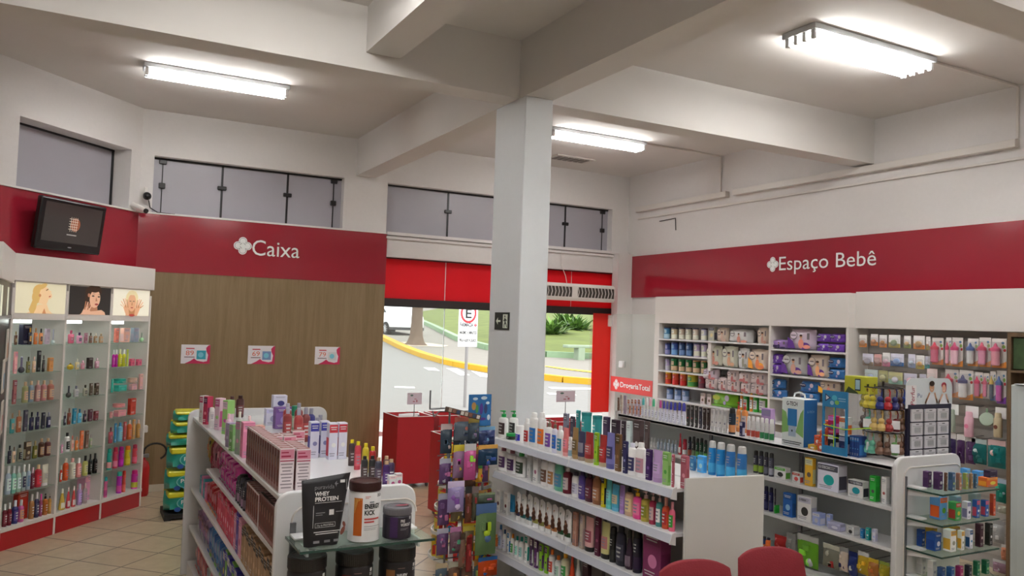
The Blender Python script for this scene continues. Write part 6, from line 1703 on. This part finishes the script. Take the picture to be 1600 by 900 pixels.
mb.poly([(-.03, 0), (-.02, .07), (.0, .095), (.055, .095), (.075, .07), (.085, 0)], -.001, mi=3).poly([(.10, 0), (.11, .06), (.13, .085), (.18, .085), (.195, .06), (.205, 0)], -.001, mi=3)
mb.ell(.028, .135, .024, .032, -.0016, mi=0).ell(.028, .16, .027, .018, -.002, mi=2).ell(.155, .125, .02, .028, -.0016, mi=1).ell(.155, .148, .027, .02, -.0014, mi=4).ell(.172, .13, .01, .028, -.0014, mi=4)
for x0_, z0_, x1_, z1_, m in ((-.025, .06, -.04, .03, 0), (-.04, .03, .005, .1, 0), (.075, .06, .085, .03, 0), (.085, .03, .055, .1, 0), (.11, .05, .10, .03, 1), (.10, .03, .14, .09, 1), (.195, .05, .205, .03, 1), (.205, .03, .175, .09, 1)):
    v = Vector((x1_-x0_, z1_-z0_)).normalized(); n = Vector((-v.y, v.x))*.007; mb.poly([(x0_-n.x, z0_-n.y), (x1_-n.x, z1_-n.y), (x1_+n.x, z1_+n.y), (x0_+n.x, z0_+n.y)], -.0024, mi=m)
mb.ell(.02, .138, .003, .002, -.0022, mi=2).ell(.036, .138, .003, .002, -.0022, mi=2).rect(.02, .036, .118, .121, -.0022, mi=3).rect(.148, .162, .112, .115, -.0022, mi=3)
mb.build('couple_picture', [paper(c) for c in (SK, SK2, HR, SH_, 'a83848')], parent=hd)
for r_ in range(4):
    for c_ in range(3):
        o = tag(MB().cbox(-.058, .058, -.012, -.0, -.08, .0, .002).build('earring_card', paper('d4d2d8'), loc=(4.85+c_*.135, 3.405-.0, 1.2+.33-r_*.088)), 'small white card pack, row %s, column %s of the dark counter rack' % (ORD[r_], ORD[c_]), 'card pack', 'white card packs on the counter rack')
        MB().rect(-.015, .015, -.012, -.007, -.0125).rect(-.03, .03, -.06, -.03, -.0125, mi=1).rect(-.045, .045, -.024, -.02, -.0125, mi=1).build('print', [paper('3c3c44'), paper('a8a8b0')], parent=o)
        MB().cbox(-.03, .03, -.02, -.0121, -.068, -.026, .004).build('blister', CLEAR, parent=o)

# ------------------------------------------------------------------ gondola one: goods on top
g = 'goods on top of the left gondola'; Z = 1.2005
T = lambda k, x, y, w_, d_, h, c, l, rz=0, z=Z, gr=g: put(k, x, y, z, rz, w_, d_, h, c, l, gr)
T('s', .87, 5.97, .038, .038, .146, 'eee:fff:ddd', 'slim white roll bottle at far left edge of gondola top')
T('x', .875, 6.19, .045, .05, .20, 'b35:624:e9a', 'tall red and purple carton at the far left corner of gondola top', -60)
T('x', .865, 6.33, .04, .05, .19, 'ddd:b46:caa', 'pale tall carton beside the red and purple one on gondola top', -60)
T('x', .91, 5.88, .05, .05, .215, 'dbc:b58:9c7', 'tall floral pink and white carton on gondola top', -60)
T('x', .93, 5.66, .05, .06, .225, '9c7:dbc:c5a', 'tall green and pink carton on gondola top', -60)
T('b', .885, 5.37, .037, .037, .17, 'dbc:ebc:c9a', 'pale pink cylinder bottle on gondola top', 0)
T('b', .945, 5.33, .037, .037, .185, 'ccc:ddc:bbb', 'pale grey cylinder bottle behind the pink one on gondola top', 0)
T('b', 1.0, 5.3, .04, .04, .16, 'dbb:ecc:b9a', 'third pale cylinder bottle in the row on gondola top', 0)
T('x', .86, 5.11, .04, .05, .146, '98a:a9b:bbc', 'lilac grey carton on the left edge of gondola top', -70)
T('x', .86, 4.96, .04, .06, .152, '7a6:9b8:cdc', 'green carton on the left edge of gondola top', -70)
T('x', .875, 4.83, .05, .06, .19, '9a9:c8a:d9b', 'grey green tall carton before the pink ones on gondola top', -70)
T('x', .885, 4.72, .066, .07, .195, 'd8a:e9b:fcd', 'pink carton with orange edge on gondola top, nearer one', 0)
T('x', .99, 4.98, .07, .07, .14, 'da9:ebb:fcd', 'pink carton with orange edge on gondola top, farther one', 0)
T('f', 1.16, 6.55, .06, .04, .17, '533:311:744', 'brown bottle with dark cap at far end of gondola top'); T('f', 1.09, 6.5, .05, .04, .17, '433:533:744', 'darker brown bottle left of the other at far gondola end')
def dye(x, y, z, rz, w_, d_, h, label, gr, dark=False):
    """hair dye carton: dark red top, wavy hair picture on the long side, pink and grey print on the end"""
    o = thing('hair_dye_box', label, 'hair dye box', (x, y, z), rz, gr); r = w_/2
    key = ('dye', w_, d_, h, dark)
    if key not in PROTO:
        b = MB().cbox(-r, r, -d_/2, d_/2, 0, h, .0015).mesh('carton_body', paper('e6dadc' if not dark else '8a6a68'))
        f = MB(); y_ = -d_/2-.0006; x_ = -r-.0006
        f.rect(-r*.94, r*.94, h*.76, h*.97, y_, mi=0); lines(f, -r*.8, r*.8, h*.08, h*.68, y_, 8, 1); f.rect(-r*.94, r*.94, h*.705, h*.73, y_, mi=2)
        f.rect(-r*.8, r*.5, h*.80, h*.84, y_-.0003, mi=2).rect(-r*.8, r*.2, h*.89, h*.92, y_-.0003, mi=2)
        # hair picture on the left side
        a = d_*.46
        def sd(pts, k, mi): f.add([(x_-k*.0003, -yy, zz) for yy, zz in pts], [tuple(range(len(pts)))], mi)
        sd([(-a*.9, h*.04), (a*.9, h*.04), (a*.9, h*.95), (-a*.9, h*.95)], 0, 3)
        sd([(-a, h*.2), (-a*.3, h*.25), (-a*.5, h*.5), (-a*.1, h*.75), (-a*.4, h*.93), (-a, h*.95)], 1, 4); sd([(a*.2, h*.2), (a*.8, h*.25), (a*.6, h*.5), (a*.95, h*.75), (a*.5, h*.93), (a*.1, h*.9), (a*.3, h*.5)], 1, 4)
        sd([(a*.0, h*.5), (a*.35, h*.55), (a*.3, h*.78), (-a*.05, h*.75)], 2, 5); sd([(-a, h*.04), (a, h*.04), (a, h*.14), (-a, h*.14)], 2, 6)
        f.add([(-r*.92, -d_*.44, h+.0005), (r*.92, -d_*.44, h+.0005), (r*.92, d_*.44, h+.0005), (-r*.92, d_*.44, h+.0005)], [(0, 1, 2, 3)], 7)
        f.add([(-r*.5, -d_*.2, h+.001), (r*.5, -d_*.2, h+.001), (r*.4, d_*.3, h+.001), (-r*.6, d_*.3, h+.001)], [(0, 1, 2, 3)], 6)
        fm = f.mesh('printed_panels', [paper('d88ca0' if not dark else 'a06c68'), paper('9a8c92'), paper('a8284c'), paper('8a4440'), paper('54241c'), paper('d8a890'), paper('b88c90'), paper('8c5a54' if not dark else '2a1614')])
        PROTO[key] = []
        for n, me in (('carton_body', b), ('printed_panels', fm)):
            c = bpy.data.objects.new(n, me); C.objects.link(c); c.parent = o; PROTO[key].append(c)
    else:
        for ch in PROTO[key]: c = ch.copy(); C.objects.link(c); c.parent = o
    return o
for i in range(14): dye(.875, 4.48-i*.0565, Z, 0, .066, .053, .20, 'tall hair dye carton in the left-edge row, %s from far end' % ORD[i], 'hair dye cartons on the gondola top')
for i, (x, y, h, nm) in enumerate(((.952, 4.40, .17, 'far'), (.952, 4.33, .17, 'second'), (1.03, 4.44, .165, 'third'), (1.11, 4.50, .17, 'rightmost'), (1.03, 4.36, .165, 'low pink'))):
    dye(x, y, Z, 0, .066, .053, h, 'shorter hair dye carton in the %s place behind the nearest row' % nm, 'hair dye cartons on the gondola top')
for i in range(5): dye(.955, 3.99-i*.0565, Z, 0, .066, .053, .19, 'hair dye carton in the second row, %s from far end' % ORD[i], 'hair dye cartons on the gondola top')
T('X', 1.30, 6.05, .10, .07, .12, 'dde:cce:99b', 'white carton left of two dark green ones on gondola top'); T('X', 1.375, 6.02, .042, .06, .12, '462:351:ccb', 'dark green carton under the small white box, left one'); T('X', 1.42, 6.02, .042, .06, .12, '462:351:ccb', 'dark green carton under the small white box, right one')
T('X', 1.345, 6.04, .10, .07, .095, 'dde:dde:448', 'small white box with blue print stacked on green cartons', 0, Z+.1215)
T('X', 1.36, 5.82, .055, .06, .135, 'dde:99b:778', 'white and lilac carton behind the red bottles on gondola top')
for i, (x, y, c, h) in enumerate(((1.31, 5.62, 'a44:aab:c66', .2), (1.37, 5.55, '944:99a:c66', .21), (1.26, 5.10, 'a44:aab:b55', .225), (1.33, 5.2, '844:99a:b55', .215), (1.39, 5.3, '448:99a:66a', .2), (1.25, 5.35, '944:aab:b55', .2), (1.37, 5.0, '635:99a:857', .19), (1.30, 4.8, '645:99a:857', .20))):
    T('b', x, y, .055, .055, h, c, '%s mouthwash bottle with grey cap, %s of the cluster on gondola top' % (cname(c[:3]), ORD[i]))
T('j', 1.40, 5.75, .06, .06, .17, '9b9:286:ccb', 'bottle with teal green cap at far right of gondola top')
T('X', 1.33, 5.85, .12, .05, .15, '86a:759:a9c', 'purple flat carton lying behind the bottles on gondola top', 10)
for i, (x, y, k) in enumerate(((1.225, 4.60, 0), (1.29, 4.62, 0), (1.31, 4.52, 1), (1.367, 4.53, 1))):
    T('x', x, y, .05, .055, .205, ('dde:44a:88b' if not k else 'dde:c34:eee'), ('white carton with purple top', 'white carton with red top')[k]+', %s one on gondola top' % ('left', 'right')[i % 2])
for i, (x, y, k, h, c, nm) in enumerate(((1.355, 4.29, 'f', .142, '433:dc2:544', 'dark bottle with yellow cap'), (1.35, 4.17, 'f', .148, 'c45:dc2:d67', 'red bottle with yellow cap'), (1.36, 4.07, 'f', .15, 'cb3:dc2:dc5', 'yellow bottle with yellow cap'), (1.36, 3.96, 'f', .15, 'b33:dc2:c55', 'darker red bottle with yellow cap'),
        (1.30, 3.90, 'f', .116, '333:222:544', 'black ridged bottle'), (1.34, 3.90, 'f', .116, '333:222:544', 'second black ridged bottle'), (1.345, 3.82, 'f', .12, '445:ca8:656', 'dark bottle with gold cap'), (1.395, 3.85, 'f', .12, '644:ca8:755', 'brown bottle with gold cap'), (1.395, 3.78, 'f', .115, '546:ca8:657', 'plum bottle with gold cap'), (1.355, 3.735, 'f', .118, '426:ca8:648', 'purple bottle with gold cap'), (1.40, 3.69, 'X', .062, 'ddd:ecc:b58', 'small white carton with pink print'), (1.36, 3.67, 'X', .06, 'ddd:ecc:b58', 'small white carton with mauve print'))):
    T(k, x, y, .036 if k == 'f' else .034, .026 if k == 'f' else .03, h, c, nm+' on the right edge of gondola top', 0)
# left side shelves of gondola one
def G1p(u, o): return .857-.0145*u+o, 6.655-u
def left(kind, u0, u1, n, z, d_, h, cols, where, gr, o=.02, rnd=True):
    st = (u1-u0)/n
    for i in range(n):
        u = u0+st*(i+.5); x, y = G1p(u, o+d_/2); c = cols[i % len(cols)]
        lab = '%s %s, %s from far end %s' % (cname(c[:3]), NOUN[kind][1], ORD[i], where)
        put(kind, x, y, z+.0008, -90.8, st*.93, d_ if kind not in 'bs' else st*.93, h*(1+.06*((i*5) % 3-1)), c, lab, gr)
s2 = 'on upper left-side gondola shelf'; s3 = 'on middle left-side gondola shelf'; s4 = 'on lower left-side gondola shelf'; s5 = 'on bottom left-side gondola shelf'
left('k', 1.2, 1.82, 6, .945, .12, .10, ('c29:a18:e6b', 'd3a:b28:e8c'), s2, 'magenta packs on the upper left shelf'); left('k', 1.2, 1.82, 6, .945+.102, .11, .09, ('c29:a18:e6b', 'd4a:b28:e8c'), s2+', stacked', 'magenta packs on the upper left shelf')
left('s', 1.84, 2.15, 5, .945, .05, .15, ('223:445:767', '334:222:a8a'), s2, 'dark cans on the upper left shelf')
for i in range(6): x, y = G1p(2.20+i*.057, .06); dye(x, y, .9455, 0, .075, .053, .165, 'red hair dye carton under the top board, %s from far end' % ORD[i], 'hair dye cartons on the upper left shelf')
for i in range(8): x, y = G1p(2.58+i*.057, .055); dye(x, y, .9455, 0, .07, .053, .185, 'dark hair dye carton under the top board, %s from far end' % ORD[i], 'hair dye cartons on the upper left shelf', True)
left('x', .25, .62, 4, .675, .1, .13, ('3ab:49b:8cd', 'e8b:d6a:fbd'), s3, 'packs on the middle left shelf'); left('k', .62, 1.15, 5, .675, .14, .18, ('c23:e64:e9b', 'd34:ea5:fbc'), s3, 'red packs on the middle left shelf')
left('x', 1.17, 1.82, 8, .675, .14, .20, ('d46:e58:fac', 'e57:c45:fbd', 'd36:e79:fcd'), s3, 'pink cartons on the middle left shelf'); left('x', 1.83, 2.08, 3, .675, .13, .21, ('eac:fbd:c58', '53a:42c:98d'), s3, 'purple cartons on the middle left shelf')
left('x', 2.1, 3.07, 14, .675, .14, .20, ('a86:211:ca8', 'b97:211:db9'), s3, 'brown cartons on the middle left shelf')
left('k', .25, .82, 5, .39, .14, .2, ('b9c:a8b:ccd', 'c9c:b8c:99c'), s4, 'lilac packs on the lower left shelf'); left('k', .82, 1.5, 6, .39, .14, .21, ('37c:26b:9cd', '48c:8c4:ace'), s4, 'blue packs on the lower left shelf')
left('x', 1.5, 2.1, 7, .39, .13, .2, ('33a:ccd:dc4', '7b5:44c:eee', '44b:ddd:9bd'), s4, 'blue cartons on the lower left shelf'); left('x', 2.1, 3.07, 9, .39, .13, .2, ('333:a57:ccb', '88a:ddd:445'), s4, 'dark cartons on the lower left shelf')
left('k', .22, .8, 4, .121, .16, .2, ('d78:c56:eaa', 'c67:b45:fbb'), s5, 'red packs on the bottom left shelf'); left('x', .85, 3.0, 12, .121, .15, .18, ('ccc:aac:779', 'd9a:c79:eee'), s5, 'cartons on the bottom left shelf')
for i, (u, c, h) in enumerate(((.33, 'ca7:c43:eee', .24), (.42, 'a94:332:dca', .26), (.52, '833:b25:422', .30), (.62, 'b78:a56:ccb', .26), (.72, 'a67:856:dbc', .28), (.84, 'b57:d9a:533', .24), (.95, '967:a48:dbb', .26), (1.06, 'b68:956:eee', .22))):
    x, y = G1p(u, .08); o = hang_item('K', x, y, 1.155-h, .07, h, c, -90.8, 'hanging %s pack of brushes, %s from far end of left gondola side' % (cname(c[:3]), ORD[i]), 'hanging packs on the left gondola side')
    MB().tube((0, 0, h*.97), (0, .17, h*.97+.005), .0025, 6).build('hook', STEEL, parent=o)

# ------------------------------------------------------------------ protein goods on the near glass shelves
po = thing('protein_pouch', 'black whey protein stand-up pouch on the near glass shelf', 'pouch', (.938, 3.315, 1.0675), 4)
mb = MB(); nx, nz = 12, 14; G = []
for s in (-1, 1):
    for j in range(nz+1):
        for i in range(nx+1):
            u = -1+2*i/nx; v = j/nz; hw = .072+.033*v; ed = (1-abs(u)**3.5)
            dp = (.034*(1-v)**.8+.004)*max(0, ed)**.6*(1+.06*math.sin(u*5+v*7)) if v < .97 else .0015
            bow = -.006*math.sin(v*3)+.004*u*v
            G.append((u*hw+.012*v*v-.006, s*dp+bow, .276*v+.006*u*v*v*1.5+(.006*math.cos(u*2)*(1-v))))
q = (nx+1)*(nz+1)
for j in range(nz):
    for i in range(nx): a = j*(nx+1)+i; mb.f += [(a, a+1, a+nx+2, a+nx+1), (q+a+1, q+a, q+a+nx+1, q+a+nx+2)]
for i in range(nx): mb.f += [(i+1, i, q+i, q+i+1), (nz*(nx+1)+i, nz*(nx+1)+i+1, q+nz*(nx+1)+i+1, q+nz*(nx+1)+i)]
for j in range(nz): a = j*(nx+1); b = a+nx; mb.f += [(a, a+nx+1, q+a+nx+1, q+a), (b+nx+1, b, q+b, q+b+nx+1)]
mb.v = G; mb.m = [0]*len(mb.f); mb.build('pouch_body', mat('232226', .42), parent=po, sharp=75)
PW = paper('e4e4e4'); PG = paper('8c8c90'); yy = -.047
pt = MB().rect(-.052, .062, .178, .1796, yy+.006).rect(-.05, .035, .098, .0992, yy+.001).rect(-.05, .035, .081, .0822, yy).rect(-.05, -.0488, .081, .099, yy).rect(.034, .035, .081, .099, yy)
pt.rect(.008, .028, .128, .15, yy+.002, mi=0).rect(.06, .08, .25, .262, yy+.028, mi=0).rect(-.048, -.01, .138, .141, yy+.001, mi=1).rect(-.048, -.02, .130, .1325, yy+.001, mi=1).rect(.036, .07, .138, .141, yy+.001, mi=1)
pt.rect(-.058, -.0565, .08, .17, yy+.004, mi=0).rect(.088, .0892, .22, .262, yy+.030, mi=0)
lines(pt, -.055, .055, .052, .068, yy-.002, 2, 0); pt.rect(-.055, -.03, .02, .03, yy-.003, mi=1).rect(-.01, .015, .02, .03, yy-.003, mi=1).rect(.03, .052, .02, .03, yy-.003, mi=1)
pt.ell(.068, .06, .008, .018, yy+.001, mi=2, rot=-.4).ell(.074, .085, .006, .012, yy+.004, mi=2, rot=.3).build('printed_marks', [PW, PG, paper('8a4c3c')], parent=po)
text('puravida', 'brand_lettering', -.052, .03, .232, yy+.014, PG, po, h=.018)
MB().poly([(.032, .25), (.042, .262), (.040, .252), (.05, .25), (.041, .246), (.04, .236), (.036, .246)], yy+.018).build('bird_emblem', PG, parent=po)
text('WHEY', 'lettering', -.053, .008, .207, yy+.008, PW, po, h=.0165, bold=.035); text('PROTEIN', 'lettering', -.052, .046, .186, yy+.005, PW, po, h=.0165, bold=.035)
text('21g de PROTEÍNA', 'small_lettering', -.043, .028, .0865, yy-.0005, PW, po, h=.007)
def jar(x, y, z, r, h, capc, bodyc, name, label, lidh=.16, rz=0):
    o = thing(name, label, 'jar', (x, y, z), rz)
    MB().lathe([(r*.9, 0), (r, h*.02), (r, h*(1-lidh)*.93), (r*.94, h*(1-lidh)*.985), (r*.9, h*(1-lidh))], 36).build('jar_body', mat(bodyc, .3), parent=o)
    lid = MB().lathe([(r*.99, h*(1-lidh)), (r*1.0, h*(1-lidh)+.002), (r*1.0, h-.004), (r*.96, h), (r*.8, h-.001), (r*.78, h-.004)], 40)
    lid.build('lid', mat(capc, .35), parent=o)
    mb = MB()
    for i in range(60): a = i*math.pi/30; mb.tube((r*math.cos(a), r*math.sin(a), h*(1-lidh)+.004), (r*math.cos(a), r*math.sin(a), h-.006), .0009, 4)
    mb.build('lid_ribs', mat(capc, .4), parent=o)
    return o
def curve_text(s, name, r, a0, a1, z, hgt, m, parent, bold=.02):
    o = text(s, name, 0, 1, z, 0, m, parent, h=hgt, bold=bold)
    for v in o.data.vertices:
        a = a0+(a1-a0)*v.co.x; v.co = (r*math.sin(a), -r*math.cos(a), v.co.z)
    return o
ek = jar(1.117, 3.33, 1.0675, .067, .25, '3a1a1c', 'e8e8ea', 'supplement_jar', 'white energy drink powder jar with dark maroon lid on near glass shelf')
W_ = .134
mb = MB(); mb.wrap(W_, W_, .03, .185, a=.28, k=1.006, n=6, mi=0)
for i, v in enumerate(mb.v): a = math.atan2(v[0], -v[1])-.72; mb.v[i] = (math.sin(a)*.0675, -math.cos(a)*.0675, v[2])
nb = len(mb.v)
for k in range(5):
    a0_ = -.98+k*.11; st = .0679
    mb.add([(math.sin(-.95)*st, -math.cos(-.95)*st, .12), (math.sin(a0_)*st, -math.cos(a0_)*st, .182), (math.sin(a0_+.05)*st, -math.cos(a0_+.05)*st, .182)], [(0, 1, 2)], 1)
mb.build('orange_panel', [paper('c8641c'), paper('ecc468')], parent=ek)
curve_text('ENERGY', 'lettering', .0684, -.30, .78, .142, .019, paper('1c1c1e'), ek, .04); curve_text('KICK', 'lettering', .0684, -.30, .38, .116, .019, paper('1c1c1e'), ek, .04)
curve_text('DUX', 'brand_lettering', .0684, .55, .95, .188, .012, paper('2c2c30'), ek, .03)
mb = MB()
for a0_, a1_, z, t, m in ((-.28, .05, .19, .002, 0), (-.28, -.05, .184, .002, 0), (-.3, .75, .095, .007, 0), (-.3, .35, .083, .007, 0), (-.3, .85, .068, .0016, 1), (-.3, .6, .060, .0012, 1), (-.3, .5, .054, .0012, 1), (.0, .3, .166, .004, 1)):
    n = 8; P = [(math.sin(a0_+(a1_-a0_)*i/n)*.0681, -math.cos(a0_+(a1_-a0_)*i/n)*.0681, zz) for zz in (z, z+t) for i in range(n+1)]; mb.add(P, [(i, i+1, n+2+i, n+1+i) for i in range(n)], m)
mb.build('printed_lines', [paper('c8504c'), paper('5a6a70')], parent=ek)
pw = jar(1.262, 3.32, 1.0675, .061, .132, '6e6c72', '2c2634', 'supplement_jar', 'small dark purple pre workout jar with grey lid on near glass shelf', .24)
curve_text('PRE', 'lettering', .0622, -.1, .22, .073, .012, PW, pw, .03); curve_text('WORKOUT', 'lettering', .0622, -.1, .72, .057, .012, PW, pw, .03)
mb = MB(); n = 10
for a0_, a1_, z, t, m in ((-.85, -.3, .01, .085, 0), (-.1, .5, .046, .0016, 1), (-.1, .35, .041, .0016, 1), (.62, .8, .083, .012, 2)):
    P = [(math.sin(a0_+(a1_-a0_)*i/n)*.0617, -math.cos(a0_+(a1_-a0_)*i/n)*.0617, zz) for zz in (z, z+t) for i in range(n+1)]; mb.add(P, [(i, i+1, n+2+i, n+1+i) for i in range(n)], m)
mb.build('printed_marks', [paper('402458'), PG, PW], parent=pw)
ls_ = MB().ell(.02, 0, .03, .012, 0).build('lid_sticker', paper('a84058'), parent=pw); ls_.rotation_euler = (R(-90), 0, 0); ls_.location = (0, 0, .1325)
for i, (x, c) in enumerate(((.885, '3a1414'), (1.085, '6a1c14'), (1.275, '8a5a30'))):
    o = jar(x, 3.335, .7575, .078, .272, '181618', '1d1a1c', 'protein_tub', 'large black protein tub under the glass shelf, %s of three' % ('leftmost', 'middle', 'rightmost')[i], .20)
    if i: curve_text('WHEY', 'lettering', .0795, -.35, .25, .148, .021, PW, o, .04); curve_text('PROTEIN', 'lettering', .0795, -.35, .62, .118, .021, PW, o, .04)
    curve_text('DUX', 'brand_lettering', .0795, .62, .9, .175, .012, PW, o, .03)
    mb = MB()
    for a0_, a1_, z, t, m in ((-.95, -.45, .03, .155, 0), (-.85, -.55, .06, .09, 1), (-.3, .1, .19, .0025, 2), (-.3, .4, .1, .002, 2), (.66, .86, .19, .014, 3)):
        P = [(math.sin(a0_+(a1_-a0_)*i_/n)*.0789, -math.cos(a0_+(a1_-a0_)*i_/n)*.0789, zz) for zz in (z, z+t) for i_ in range(n+1)]; mb.add(P, [(i_, i_+1, n+2+i_, n+1+i_) for i_ in range(n)], m)
    mb.build('printed_marks', [paper(c), paper('c85c20' if i < 2 else 'a8702c'), paper('8a6a60'), PW], parent=o)
